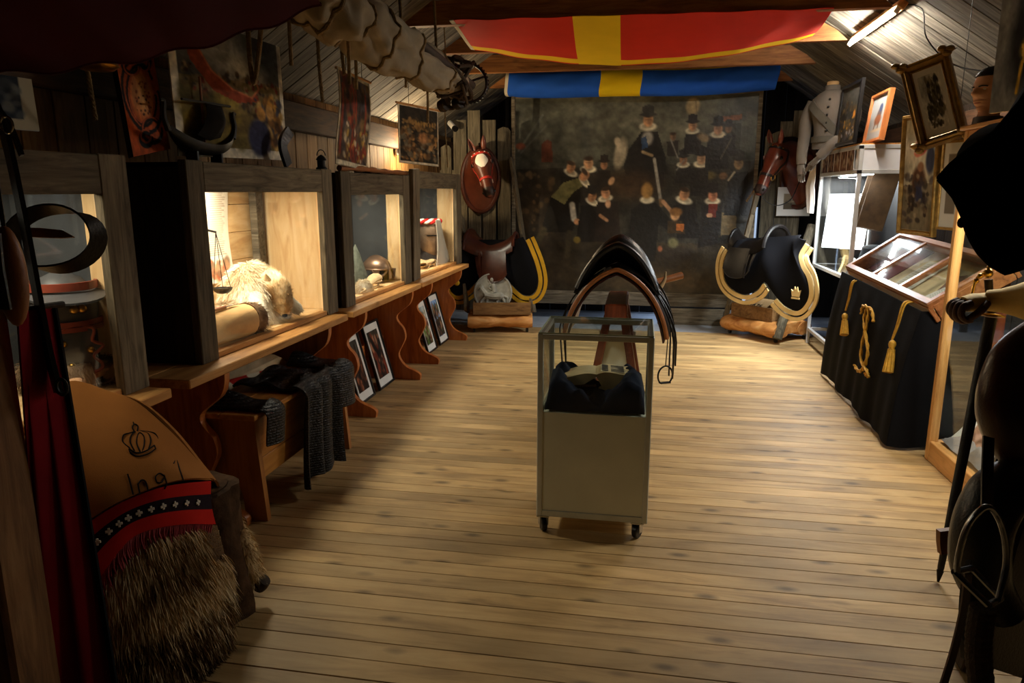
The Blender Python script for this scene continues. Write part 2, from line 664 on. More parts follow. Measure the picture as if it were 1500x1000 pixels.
# roof slopes, boards running from eave to ridge
for side, nm in ((-1, 'ceiling_left'), (1, 'ceiling_right')):
    c = struct(nm, label='weathered grey roof boards running up the %s slope' % ('left' if side < 0 else 'right'))
    xe = XL - 0.08 if side < 0 else XR + 0.08
    half = abs(xe - XC)
    ln = half / math.cos(PITCH_R)
    mx, mz = (xe + XC) / 2, (roofz(xe) + roofz(XC)) / 2
    ang = -PITCH_R if side < 0 else PITCH_R
    nrm = Vector((math.sin(ang), 0, math.cos(ang)))
    s2 = None
    y = -1.2
    rr = random.Random(11 + side)
    while y < 9.8:
        wd = 0.16
        off = nrm * (0.012 + rr.random() * 0.006)
        loc = (mx + off.x, y + wd / 2, mz + off.z)
        if s2 is None:
            s2 = MB().box((0, 0, 0), (ln, wd - 0.008, 0.022), None, 0.003).build('roof_board', M['roof_board'], c)
            s2.location = loc
            s2.rotation_euler = (0, ang, 0)
        else:
            share(s2, 'roof_board', c, loc, (math.pi if rr.random() < 0.5 else 0, ang, 0))
        y += wd
    o2 = nrm * 0.05
    bk = MB().box((0, 0, 0), (ln + 0.1, 11.2, 0.02)).build('roof_underlay', M['dark_y'], c)
    bk.location = (mx + o2.x, 4.3, mz + o2.z)
    bk.rotation_euler = (0, ang, 0)

M['plate_wood'] = wood('plate_wood', srgb(40, 24, 14), srgb(76, 50, 30), srgb(100, 70, 44), 'Y', 3, 12, 0.7, 0.3, 0.4, 0.1)
# knee walls of upright planks with a plate beam on top
M['wall_plank'] = wood('wall_plank', srgb(96, 66, 36), srgb(150, 112, 68), srgb(178, 138, 90), 'Z', 2.2, 9, 0.7, 0.25, 0.5, 0.3, 0.2, 0.2)
for side, nm in ((-1, 'wall_left'), (1, 'wall_right')):
    c = struct(nm, label='%s knee wall of upright brown planks' % ('left' if side < 0 else 'right'))
    xw = XL if side < 0 else XR
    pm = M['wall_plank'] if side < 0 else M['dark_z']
    MB().bx(xw + side * 0.03, xw + side * 0.06, -1.2, 9.8, 0, 2.32).build('wall_backing', M['dark_z'], c)
    s3 = None
    y = -1.1
    rr = random.Random(5 + side)
    while y < 9.7:
        wd = 0.19
        loc = (xw + side * (0.015 + rr.random() * 0.004), y + wd / 2, 0)
        if s3 is None:
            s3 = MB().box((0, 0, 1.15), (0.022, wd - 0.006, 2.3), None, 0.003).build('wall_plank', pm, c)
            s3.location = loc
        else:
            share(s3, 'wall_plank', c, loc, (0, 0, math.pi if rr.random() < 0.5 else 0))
        y += wd
    MB().bx(xw + side * 0.002, xw - side * 0.06, -1.2, 9.75, 2.03, 2.235, 0.008).build('plate_beam', M['plate_wood'], c)

# back gable (dark), with a low window behind the canvas that lets daylight in
gab = struct('wall_back', label='dark boarded back gable behind the canvas')
M['black_boards'] = wood('black_boards', srgb(12, 10, 8), srgb(24, 20, 17), srgb(34, 30, 25), 'Z', 2.2, 9, 0.8, 0.2, 0.3, 0.3)  # near-black board tone for both end walls


def gable_plank(x0, x1, z0, z1a, z1b, yy):
    g = MB()
    pts = [(x0, z0), (x1, z0), (x1, z1b), (x0, z1a)]
    g.prism(pts, 0.03, Matrix(((1, 0, 0, 0), (0, 0, 1, yy), (0, 1, 0, 0), (0, 0, 0, 1))))
    return g


x = XL - 0.1
while x < XR + 0.1:
    x1 = min(x + 0.243, XR + 0.1)
    a, b = x + 0.003, x1 - 0.003
    if b > 0.05 and a < 1.45:
        gable_plank(a, b, 0, 0.15, 0.15, 9.75).build('gable_plank', M['black_boards'], gab)
        gable_plank(a, b, 1.4, roofz(a) + 0.05, roofz(b) + 0.05, 9.75).build('gable_plank', M['black_boards'], gab)
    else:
        gable_plank(a, b, 0, roofz(a) + 0.05, roofz(b) + 0.05, 9.75).build('gable_plank', M['black_boards'], gab)
    x = x1
fr = struct('wall_front', label='boarded wall behind the viewer')
g = MB()
g.prism([(XL - 0.1, 0), (XR + 0.1, 0), (XR + 0.1, roofz(XR + 0.1) + 0.05), (XC, roofz(XC) + 0.05), (XL - 0.1, roofz(XL - 0.1) + 0.05)], 0.05, Matrix(((1, 0, 0, 0), (0, 0, 1, -1.2), (0, 1, 0, 0), (0, 0, 0, 1))))
g.build('front_boarding', M['black_boards'], fr)
M['sky_glow'] = emit_mat('sky_glow', (0.55, 0.72, 1.0, 1), 0.6)
w1 = struct('window_1', label='low bluish window behind the canvas')
MB().bx(0.02, 1.48, 9.80, 9.81, 0.12, 1.43).build('pane', M['sky_glow'], w1)

# collar beams tying the roof slopes
for i, yb in enumerate((5.47, 6.55, 7.63, 8.72)):
    c = MB()
    zb = 2.79
    hh = 0.17
    xa = 1.56
    xl = -1.79
    pr = [(xl - 0.03, zb), (xa + 0.03, zb), (xa - 0.06, zb + 0.08), (xa - 0.22, zb + hh), (xl + 0.22, zb + hh), (xl + 0.06, zb + 0.08)]
    c.prism(pr, 0.07, Matrix(((1, 0, 0, 0), (0, 0, 1, yb), (0, 1, 0, 0), (0, 0, 0, 1))))
    o = c.build('trim_%d' % (i + 1), M['beam_x'])
    o['kind'] = 'structure'
    o['label'] = 'orange-brown timber collar beam across the roof'

# ================================================================ PICTURE PAINTING HELPERS (flat printed or painted colour only)
class Canvas:
    def __init__(self, w, h, bg=(128, 128, 128), ext=None):
        self.w, self.h = w, h
        self.a = np.zeros((h, w, 3))
        self.a[:] = bg
        x0, y0, x1, y1 = ext or (0, 0, 1, 1)
        self.X, self.Y = np.meshgrid(np.linspace(x0, x1, w), np.linspace(y0, y1, h))
        self.px = (x1 - x0) / w

    def blend(self, mask, col):
        m = np.clip(mask, 0, 1)[..., None]
        self.a = self.a * (1 - m) + np.array(col, float) * m

    def ell(self, cx, cy, rx, ry, col, rot=0, soft=0.25, op=1):
        c, s = math.cos(math.radians(rot)), math.sin(math.radians(rot))
        dx, dy = self.X - cx, self.Y - cy
        u, v = (dx * c + dy * s) / rx, (-dx * s + dy * c) / ry
        d = np.sqrt(u * u + v * v)
        self.blend(np.clip((1 + soft / 2 - d) / soft, 0, 1) * op, col)

    def poly(self, pts, col, op=1):
        ins = np.zeros(self.X.shape, bool)
        n = len(pts)
        for i in range(n):
            (xa, ya), (xb, yb) = pts[i], pts[(i + 1) % n]
            if ya == yb:
                continue
            cond = ((ya > self.Y) != (yb > self.Y)) & (self.X < (xb - xa) * (self.Y - ya) / (yb - ya) + xa)
            ins ^= cond
        self.blend(ins * float(op), col)

    def line(self, p, q, wd, col, op=1):
        ax, ay = p
        bx, by = q
        L2 = (bx - ax) ** 2 + (by - ay) ** 2 + 1e-12
        t = np.clip(((self.X - ax) * (bx - ax) + (self.Y - ay) * (by - ay)) / L2, 0, 1)
        d = np.hypot(self.X - ax - t * (bx - ax), self.Y - ay - t * (by - ay))
        e = max(self.px, wd * 0.3)
        self.blend(np.clip((wd / 2 + e / 2 - d) / e, 0, 1) * op, col)

    def pline(self, pts, wd, col, op=1):
        for p, q in zip(pts, pts[1:]):
            self.line(p, q, wd, col, op)

    def speck(self, seed, n, box, cols, r, asp=1.6, op=0.8):
        rg = random.Random(seed)
        for _ in range(n):
            x, y = rg.uniform(box[0], box[2]), rg.uniform(box[1], box[3])
            s = rg.uniform(r[0], r[1])
            self.ell(x, y, s, s * rg.uniform(0.7, asp), rg.choice(cols), rg.uniform(-40, 40), 0.6, op)

    def grain(self, seed, amp, cells=20):
        rg = np.random.RandomState(seed)
        tot = np.zeros((self.h, self.w))
        for k, am in ((cells, 1.0), (cells * 2, 0.6), (cells * 4, 0.4)):
            g = rg.rand(k + 2, k + 2) - 0.5
            yy = np.linspace(0, k, self.h)
            xx = np.linspace(0, k, self.w)
            yi, xi = yy.astype(int), xx.astype(int)
            fy, fx = (yy - yi)[:, None], (xx - xi)[None, :]
            t = (g[yi][:, xi] * (1 - fy) * (1 - fx) + g[yi + 1][:, xi] * fy * (1 - fx) + g[yi][:, xi + 1] * (1 - fy) * fx + g[yi + 1][:, xi + 1] * fy * fx)
            tot += t * am
        self.a = np.clip(self.a * (1 + tot[..., None] * amp), 0, 255)

    def panel(self, name, parent, corner, right, down, mat, bulge=None, loc=None):
        """flat sheet coloured per vertex; corner = top left as seen, right/down = full edge vectors"""
        corner, right, down = Vector(corner), Vector(right), Vector(down)
        nrm = right.cross(down).normalized() * -1
        vs = []
        for j in range(self.h):
            for i in range(self.w):
                u, v = i / (self.w - 1), j / (self.h - 1)
                p = corner + right * u + down * v
                if bulge:
                    p = p + nrm * bulge(u, v)
                vs.append(p)
        w = self.w
        fs = [(j * w + i, (j + 1) * w + i, (j + 1) * w + i + 1, j * w + i + 1) for j in range(self.h - 1) for i in range(w - 1)]
        mb = MB()
        mb.v, mb.f = vs, fs
        o = mb.build(name, mat, parent, True, 60, loc)
        at = o.data.color_attributes.new('paint', 'FLOAT_COLOR', 'POINT')
        c = self.a / 255.0
        lin = np.where(c <= 0.04045, c / 12.92, ((c + 0.055) / 1.055) ** 2.4).reshape(-1, 3)
        buf = np.ones((len(lin), 4), dtype=np.float32)
        buf[:, :3] = lin
        at.data.foreach_set('color', buf.ravel())
        return o


def sheet_back(name, parent, corner, right, down, t, mat, loc=None):
    """the thick backing behind a printed sheet"""
    corner, right, down = Vector(corner), Vector(right), Vector(down)
    nrm = right.cross(down).normalized() * -1
    R = Matrix((right.normalized(), (down * -1).normalized(), nrm)).transposed()
    return MB().box(corner + right / 2 + down / 2 - nrm * (t / 2 + 0.0015), (right.length, down.length, t), R).build(name, mat, parent, False, 40, loc)


def frame_bars(parent, corner, right, down, wd, dp, mat, name='frame', prof=None, lift=0.0, loc=None):
    """mitred moulding round a picture as one closed ring; prof = [(outwards 0..1, height 0..1), ...]"""
    corner, right, down = Vector(corner), Vector(right), Vector(down)
    nrm = right.cross(down).normalized() * -1
    r, d = right.normalized(), down.normalized()
    W, Hh = right.length, down.length
    c = corner + right / 2 + down / 2 + nrm * lift
    prof = prof or [(0, 0), (0, 0.8), (0.12, 1), (0.88, 1), (1, 0.8), (1, 0)]
    rings = []
    for sx, sy in ((-1, -1), (1, -1), (1, 1), (-1, 1)):
        rings.append([c + r * sx * (W / 2 + wd * a) + d * sy * (Hh / 2 + wd * a) + nrm * (dp * (h - 0.5)) for a, h in prof])
    return MB().loft(rings, False, True).build(name, mat, parent, False, 40, loc)


# ================================================================ LIGHTS OF THE ROOM
# fluorescent tube on the right slope
TA, TB = gx(1245, 66, 1.68), gx(1312, 15, 1.68)
TB.z = TA.z = (TA.z + TB.z) / 2
tl = thing('tube_light', 'lit bare fluorescent tube on a wooden batten under the roof boards', 'lamp', (TA + TB) / 2 + Vector((0, 0, 0.05)))
M['tube_emit'] = emit_mat('tube_emit', (1.0, 0.93, 0.82, 1), 260)
upn = Vector((math.sin(PITCH_R), 0, math.cos(PITCH_R)))
MB().beam(TA + upn * 0.045 - Vector((0, 0.05, 0)), TB + upn * 0.045 - Vector((0, 0.06, 0)), 0.06, 0.05, upn, 0.005).build('batten', M['pine_y'], tl)
MB().tube([TA, TB], 0.014, 12).build('tube', M['tube_emit'], tl, True)
for p, s in ((TA, 1), (TB, -1)):
    MB().box(p + upn * 0.015 + Vector((0, 0.02 * s * (1 if TA.y > TB.y else -1), 0)), (0.035, 0.03, 0.06), frame_to(upn, (0, 1, 0)), 0.004).build('lamp_holder', M['white_card'], tl)
c0, c1 = TB + upn * 0.06, gx(1398, 95, 2.0)
cable = [c0, c0 + Vector((0.12, -0.05, -0.05)), lerp(c0, c1, 0.5) + Vector((0, 0, -0.03)), c1, c1 + Vector((0.15, -0.4, -0.12))]
MB().tube(catmull(cable, 6), 0.005, 6).build('cable', M['iron'], tl, True)

# ================================================================ LEFT SIDE: TABLES
def trestle_profile():
    half = [(0.335, 0.0), (0.34, 0.045), (0.30, 0.075), (0.22, 0.11), (0.165, 0.17), (0.15, 0.23), (0.185, 0.30), (0.215, 0.37), (0.20, 0.45), (0.15, 0.51), (0.145, 0.56), (0.20, 0.61), (0.26, 0.66), (0.285, 0.72), (0.29, 0.775)]
    pts = catmull([Vector((a, b, 0)) for a, b in half], 3)
    r = [(p.x, p.y) for p in pts]
    return r + [(-a, b) for a, b in reversed(r)]


TP = trestle_profile()


def trestle_table(y0, y1, ty, label):
    t = thing('trestle_table', label, 'table', (-2.17, (y0 + y1) / 2, 0), 0, 'trestle tables along the wall')
    for q in range(3):
        xa = -2.485 + q * 0.213
        MB().bx(xa + 0.001, xa + 0.212, y0, y1, 0.78, 0.82, 0.004).build('top_plank', M['pine_y'], t)
    for yy in ty:
        MB().prism(TP, 0.042, Matrix(((1, 0, 0, -2.17), (0, 0, 1, yy), (0, 1, 0, 0), (0, 0, 0, 1)))).build('trestle', M['red_pine_z'], t)
    MB().bx(-2.195, -2.145, ty[0] + 0.03, ty[-1] - 0.03, 0.27, 0.39, 0.004).build('stretcher', M['red_pine_z'], t)
    return t


trestle_table(1.15, 2.52, (1.45, 2.30), 'pine trestle table under the showcase with the leather helmet')
trestle_table(2.64, 4.33, (2.97, 4.12), 'pine trestle table under the showcase with the wolf pelt, bench standing before it')
trestle_table(4.42, 5.93, (4.73, 5.80), 'pine trestle table with scrolled ends under the eyehole helmet showcase')
trestle_table(5.97, 7.70, (6.38, 7.50), 'pine trestle table with scrolled ends under the great helm showcase')

# ================================================================ LEFT SIDE: SHOWCASES
M['pine_lining'] = wood('pine_lining', srgb(196, 150, 96), srgb(226, 190, 138), srgb(238, 210, 166), 'Z', 2.0, 7, 0.6, 0.1, 0.35, 0.15)
M['pine_lining_y'] = wood('pine_lining_y', srgb(196, 150, 96), srgb(222, 184, 132), srgb(236, 206, 160), 'Y', 2.0, 7, 0.6, 0.1, 0.35, 0.15)
M['dark_lining'] = plain('dark_lining', srgb(62, 64, 66), 0.75, 0, 0.2, 0.3, 4)
M['warm_emit'] = emit_mat('warm_emit', (1.0, 0.78, 0.5, 1), 12)
XF = -1.95


def showcase(y0, y1, o0, o1, ztop, zo, label, lining, lamp_y, power, jamb=None, tilt=0.0, color=(1.0, 0.88, 0.68), sill=0.03, lamp_x=-2.2):
    t = thing('showcase', label, 'showcase', (-2.2, (y0 + y1) / 2, 0.82), 0, 'old timber showcases on the trestle tables')
    zb = 0.82
    bk = -2.47
    MB().beam((XF - 0.02, (y0 + o0) / 2, zb + (0.004 if tilt else 0)), (XF - 0.02 + tilt, (y0 + o0) / 2 - tilt * 1.2, ztop + tilt * 0.3), 0.04, o0 - y0, (0, 1, 0), 0.004).build('stile', M['frame_z'], t)
    MB().bx(XF - 0.04, XF, o1, y1, zb, ztop, 0.004).build('stile', M['frame_z'], t)
    MB().bx(XF - 0.04, XF - 0.001, o0, o1, zo, ztop - 0.004, 0.004).build('top_rail', M['frame_y'], t)
    MB().bx(XF - 0.06, XF - 0.012, o0, o1, zb, zb + sill, 0.004).build('sill', M['pine_y'], t)
    # carcass
    MB().bx(bk, XF - 0.042, y0 + 0.002, y0 + 0.022, zb, ztop - 0.01).build('side_panel', M['dark_z'], t)
    MB().bx(bk, XF - 0.042, y1 - 0.022, y1 - 0.002, zb, ztop - 0.01).build('side_panel', M['dark_z'], t)
    MB().bx(bk, XF - 0.042, y0 + 0.002, y1 - 0.002, ztop - 0.03, ztop - 0.01).build('top_board', M['dark_y'], t)
    # lining
    if lining == 'pine':
        for q in range(5):
            za = zb + 0.03 + q * 0.168
            MB().bx(bk, bk + 0.012, y0 + 0.022, y1 - 0.022, za, min(za + 0.165, ztop - 0.03), 0.002).build('back_plank', M['pine_lining_y'], t)
        MB().bx(bk + 0.012, XF - 0.06, y1 - 0.036, y1 - 0.022, zb + 0.022, ztop - 0.03).build('side_lining', M['pine_lining'], t)
    else:
        MB().bx(bk, bk + 0.012, y0 + 0.022, y1 - 0.022, zb, ztop - 0.03).build('back_lining', M['dark_lining'], t)
        MB().bx(bk + 0.012, XF - 0.06 - jamb, y1 - 0.036, y1 - 0.022, zb, ztop - 0.03).build('side_lining', M['dark_lining'], t)
        MB().bx(XF - 0.06 - jamb, XF - 0.06, y1 - 0.04, y1 - 0.022, zb, ztop - 0.03).build('jamb', M['pine_lining'], t)
    MB().bx(bk + 0.012, XF - 0.06, y0 + 0.022, y0 + 0.034, zb + 0.022, ztop - 0.03).build('side_lining', M['pine_lining'], t)
    MB().bx(bk, XF - 0.06, y0 + 0.022, y1 - 0.022, zb, zb + 0.02).build('inner_floor', M['pine_lining_y'], t)
    MB().bx(XF - 0.056, XF - 0.052, o0 - 0.02, o1 + 0.015, zb + 0.022, zo + 0.02).build('pane', M['glass'], t)
    # strip lamp under the top board
    MB().bx(lamp_x - 0.035, lamp_x + 0.035, lamp_y - 0.17, lamp_y + 0.17, ztop - 0.06, ztop - 0.032, 0.004).build('lamp_housing', M['white_card'], t)
    MB().bx(lamp_x - 0.02, lamp_x + 0.02, lamp_y - 0.15, lamp_y + 0.15, ztop - 0.066, ztop - 0.061).build('lamp_strip', M['warm_emit'], t)
    area_light('showcase_lamp', (lamp_x, lamp_y, ztop - 0.075), (lamp_x + 0.02, lamp_y, 0.8), 0.05, 0.3, power, color)
    return t


showcase(1.2, 2.53, 1.32, 2.385, 1.735, 1.59, 'grey timber showcase with leather helmet and fur collar inside', 'dark', 2.1, 4.5, 0.12, lamp_x=-2.2)
showcase(2.9, 4.42, 3.03, 4.27, 1.735, 1.595, 'brightly lit timber showcase with wolf pelt and parchment inside', 'pine', 3.6, 18, lamp_x=-2.25)
showcase(4.56, 6.0, 4.72, 5.83, 1.73, 1.575, 'timber showcase with bronze eyehole helmet and bones inside', 'dark', 5.4, 15, 0.14)
showcase(6.06, 7.80, 6.25, 7.60, 1.78, 1.625, 'timber showcase with great helm and red and white torse inside', 'dark', 7.0, 18, 0.2, 0.03)


# ================================================================ FUR
def fur(name, parent, samples, length, width, mat, seed=1, droop=0.35, jitter=0.5, curl=0.3, zmin=0.003):
    """many thin hair blades rooted at (point, normal, flow) samples, one piece of stuff"""
    rg = random.Random(seed)
    vs, fs = [], []
    for p, n, fl in samples:
        l = length * rg.uniform(0.55, 1.25)
        j = Vector((rg.uniform(-1, 1), rg.uniform(-1, 1), rg.uniform(-1, 1))) * jitter
        d1 = (n * 0.55 + fl * 0.8 + j * 0.5).normalized()
        d2 = (d1 + fl * curl + Vector((0, 0, -droop)) + j * 0.3).normalized()
        side = d1.cross(Vector((rg.uniform(-1, 1), rg.uniform(-1, 1), rg.uniform(-1, 1))))
        if side.length < 1e-4:
            continue
        side = side.normalized() * width * rg.uniform(0.6, 1.3)
        a = p - n * 0.004
        m = a + d1 * l * 0.5
        t = m + d2 * l * 0.5
        m.z, t.z = max(m.z, zmin + 0.002), max(t.z, zmin)
        b = len(vs)
        vs += [a - side, a + side, m + side * 0.7, m - side * 0.7, t]
        fs += [(b, b + 1, b + 2, b + 3), (b + 3, b + 2, b + 4)]
    mb = MB()
    mb.v, mb.f = vs, fs
    o = mb.build(name, mat, parent, True, 80)
    o['kind'] = 'stuff'
    return o


def surf_samples(fn, n, seed, flow=(0, 0, -1), flip=False):
    rg = random.Random(seed)
    out = []
    e = 0.01
    for _ in range(n):
        u, v = rg.random(), rg.random()
        p = Vector(fn(u, v))
        du = Vector(fn(min(u + e, 1), v)) - Vector(fn(max(u - e, 0), v))
        dv = Vector(fn(u, min(v + e, 1))) - Vector(fn(u, max(v - e, 0)))
        nn = du.cross(dv)
        if nn.length < 1e-9:
            continue
        nn.normalize()
        if flip:
            nn = -nn
        f = Vector(flow(p) if callable(flow) else flow)
        f = f - nn * f.dot(nn)
        if f.length > 1e-4:
            f.normalize()
        out.append((p, nn, f))
    return out


def fur_mat(name, cols, scale=6.0):
    m, nt, b = new_mat(name)
    N, L = nt.nodes.new, nt.links.new
    tc = N('ShaderNodeTexCoord')
    nz = N('ShaderNodeTexNoise')
    nz.inputs['Scale'].default_value = scale
    nz.inputs['Detail'].default_value = 7
    rp = N('ShaderNodeValToRGB')
    cr = rp.color_ramp
    cr.elements[0].position = 0.32
    cr.elements[0].color = cols[0]
    cr.elements[1].position = 0.68
    cr.elements[1].color = cols[-1]
    for i, c in enumerate(cols[1:-1]):
        e = cr.elements.new(0.32 + 0.36 * (i + 1) / (len(cols) - 1))
        e.color = c
    L(tc.outputs['Object'], nz.inputs['Vector'])
    L(nz.outputs['Fac'], rp.inputs['Fac'])
    L(rp.outputs['Color'], b.inputs['Base Color'])
    b.inputs['Roughness'].default_value = 0.8
    b.inputs['Specular IOR Level'].default_value = 0.2
    return m


M['wolf_fur'] = fur_mat('wolf_fur', [srgb(190, 164, 124), srgb(230, 216, 190), srgb(246, 240, 228)], 5)
M['brown_fur'] = fur_mat('brown_fur', [srgb(58, 40, 26), srgb(104, 78, 54), srgb(140, 112, 82)], 9)
M['goat_fur'] = fur_mat('goat_fur', [srgb(140, 108, 70), srgb(214, 186, 140), srgb(236, 218, 182)], 5)
M['goat_dark'] = fur_mat('goat_dark', [srgb(50, 34, 22), srgb(96, 70, 44), srgb(138, 108, 72)], 5)


def dome(c, r, R=None):
    """upper half of an ellipsoid as fn(u,v)"""
    R = R or Matrix.Identity(3)
    c = Vector(c)

    def fn(u, v):
        a = 2 * math.pi * u
        b = (math.pi / 2) * (0.03 + 0.97 * v)
        w = 1 + 0.06 * math.sin(3 * a + 4 * b)
        return c + R @ Vector((r[0] * w * math.sin(b) * math.cos(a), r[1] * w * math.sin(b) * math.sin(a), r[2] * math.cos(b)))
    return fn


def tube_fn(pts, rad):
    P = catmull(pts, 8)
    n = len(P) - 1

    def fn(u, v):
        x = min(v * n, n - 1e-6)
        i = int(x)
        p = P[i].lerp(P[i + 1], x - i)
        d = (P[i + 1] - P[i]).normalized()
        F = frame_to(d)
        r = interp(rad, v)
        a = 2 * math.pi * u
        return p + F.col[0] * r * math.cos(a) + F.col[1] * r * math.sin(a)
    fn.is_tube = True
    return fn


def furry(parent, name, fn, nu, nv, mat, n, length, width, seed, flow, flip=True, fname='fur'):
    flip = not getattr(fn, 'is_tube', False)
    zmin = 0.843 if (MW[parent.name].translation.x < -1.9 and MW[parent.name].translation.z > 0.8) else 0.003
    o = MB().cloth(fn, nu, nv, 0.006).build(name, mat, parent, True, 80)
    fur(fname, parent, surf_samples(fn, n, seed, flow, flip), length, width, mat, seed, zmin=zmin)
    return o


# ---- showcase with the wolf pelt
ZF = 0.842
wp = thing('wolf_pelt', 'pale cream wolf pelt with head and paws folded over in the lit showcase', 'fur pelt', (-2.2, 3.85, ZF))
fa = dome((-2.24, 3.86, ZF), (0.17, 0.25, 0.34))
furry(wp, 'body', fa, 26, 12, M['wolf_fur'], 9000, 0.055, 0.0016, 3, lambda p: Vector((p.x + 2.24 + 0.1, p.y - 3.86, -0.35)))
fb = dome((-2.16, 3.48, ZF), (0.13, 0.17, 0.17))
furry(wp, 'hind_quarter', fb, 20, 9, M['wolf_fur'], 3500, 0.045, 0.0016, 4, lambda p: Vector((p.x + 2.16 + 0.05, p.y - 3.48, -0.25)))
for k, (ya, yb) in enumerate(((3.72, 3.60), (3.98, 4.04))):
    fl = tube_fn([(-2.15, ya, ZF + 0.16), (-2.09, (ya + yb) / 2, ZF + 0.10), (-2.03, yb, ZF + 0.035)], [(0, 0.055), (0.6, 0.036), (0.85, 0.034), (1, 0.02)])
    furry(wp, 'paw', fl, 12, 14, M['wolf_fur'], 1200, 0.022, 0.0014, 5 + k, (0.5, 0, -0.4))
fh = tube_fn([(-2.16, 3.86, ZF + 0.26), (-2.08, 3.86, ZF + 0.19), (-2.035, 3.84, ZF + 0.11), (-2.02, 3.82, ZF + 0.055)], [(0, 0.08), (0.3, 0.085), (0.6, 0.055), (0.85, 0.034), (1, 0.02)])
M['wolf_head_fur'] = fur_mat('wolf_head_fur', [srgb(130, 96, 58), srgb(200, 170, 126), srgb(236, 222, 196)], 9)
furry(wp, 'head', fh, 16, 16, M['wolf_head_fur'], 3000, 0.028, 0.0014, 8, (-0.3, 0.1, 0.8))
for s in (-1, 1):
    MB().ell((-2.045 + 0.012, 3.852 + s * 0.034, ZF + 0.155), (0.009, 0.009, 0.009), 9, 7).build('eye', M['black_frame'], wp, True)
for s in (-1, 1):
    MB().lathe([(0.028, 0), (0.024, 0.02), (0.012, 0.045), (0.002, 0.06)], 8, (-2.10, 3.86 + s * 0.06, ZF + 0.245), frame_to((0.1, 0.5 * s, 1)), 1, 0.5).build('ear', M['wolf_head_fur'], wp, True)
MB().ell((-2.018, 3.818, ZF + 0.052), (0.016, 0.016, 0.012)).build('nose', M['black_leather'], wp, True)

# rolled hide with dark end, knives lying on it
rh = thing('rolled_hide', 'tan rolled hide with a dark furry end at the showcase sill', 'hide', (-2.07, 3.3, ZF))
M['hide'] = plain('hide', srgb(200, 160, 108), 0.8, 0, 0.2, 0.15, 8, 0.2, 40)
fr_ = tube_fn([(-2.10, 3.10, ZF + 0.085), (-2.085, 3.25, ZF + 0.087), (-2.07, 3.42, ZF + 0.085), (-2.065, 3.52, ZF + 0.08)], [(0, 0.08), (0.1, 0.085), (0.8, 0.085), (1, 0.075)])
MB().cloth(fr_, 20, 16, 0.006).build('roll', M['hide'], rh, True)
fe = tube_fn([(-2.068, 3.48, ZF + 0.085), (-2.06, 3.56, ZF + 0.08), (-2.055, 3.60, ZF + 0.078)], [(0, 0.088), (0.6, 0.08), (1, 0.03)])
furry(rh, 'fur_end', fe, 14, 6, M['brown_fur'], 1500, 0.03, 0.0014, 12, (0.2, 1, -0.2))
for k, (ya, yb, dx, kl) in enumerate(((3.12, 3.34, 0.0, 'steel knife in the middle of three on the rolled hide'), (3.14, 3.40, 0.028, 'longest steel knife on the rolled hide, next to the pane'), (3.13, 3.30, -0.028, 'shortest steel knife on the rolled hide, next to the pelt'))):
    kn = thing('knife', kl, 'knife', (-2.09 + dx, ya, ZF + 0.172), 0, 'knives on the rolled hide')
    MB().strap([(-2.09 + dx, yb - 0.12, ZF + 0.182), (-2.09 + dx, yb - 0.04, ZF + 0.182), (-2.085 + dx, yb, ZF + 0.180)], [0.018, 0.016, 0.002], 0.003, (1, 0, 0)).build('blade', M['steel'], kn)
    MB().tube([(-2.09 + dx, ya, ZF + 0.183), (-2.09 + dx, yb - 0.11, ZF + 0.183)], 0.009, 8).build('handle', M['tan_leather'], kn, True)

# balance pan hanging in the case
bp_ = gx(326, 422, -2.2)
bs = thing('balance_scale', 'small black iron scale pan on cords in front of the parchment', 'scale', bp_)
MB().lathe([(0.004, -0.03), (0.03, -0.026), (0.048, -0.01), (0.052, 0.003), (0.049, 0.003), (0.044, -0.009), (0.028, -0.022), (0.002, -0.026)], 20, bp_).build('pan', M['iron'], bs, True)
ap = bp_ + Vector((0, -0.02, 0.30))
for k in range(3):
    a = k * 2.1
    MB().tube([bp_ + Vector((0.05 * math.cos(a), 0.05 * math.sin(a), 0)), ap], 0.0018, 5).build('cord', M['iron'], bs)
MB().tube([ap, ap + Vector((0, -0.16, 0.03)), ap + Vector((0, -0.30, 0.01))], 0.006, 6).build('balance_arm', M['iron'], bs, True)
MB().tube([ap + Vector((0, -0.16, 0.03)), (ap.x, ap.y - 0.16, 1.70)], 0.003, 5).build('hanger', M['iron'], bs)

# parchment with writing and coloured drawings
cv = Canvas(70, 100, (238, 226, 206), (0, 0, 1, 1.45))
rg = random.Random(4)
for r in range(34):
    yy = 0.08 + r * 0.030
    for cx in (0.08, 0.55):
        if 0.66 < yy < 0.86 and cx < 0.3:
            continue
        cv.line((cx, yy), (cx + rg.uniform(0.28, 0.38), yy), 0.009, (150, 120, 96), 0.8)
cv.speck(2, 40, (0.12, 0.70, 0.38, 0.95), [(170, 84, 60), (120, 96, 70), (190, 130, 100)], (0.02, 0.05))
cv.speck(3, 90, (0.06, 1.16, 0.94, 1.38), [(170, 96, 66), (140, 110, 84), (196, 150, 110)], (0.02, 0.06))
pch = thing('parchment', 'written parchment sheet with small red drawings on the showcase back', 'parchment', (-2.44, 3.75, 1.05))
c0 = Vector((-2.445, 3.56, 1.69))
cv.panel('sheet', pch, c0, (0, 0.46, 0), (0, 0, -0.62), M['print'], lambda u, v: 0.012 * math.sin(v * 5 + u * 2))
MB().beam((-2.42, 4.30, 0.842), (-2.42, 4.30, 1.69), 0.05, 0.09, (0, 1, 0), 0.004).build('trim_9', M['old_grey'])['kind'] = 'structure'

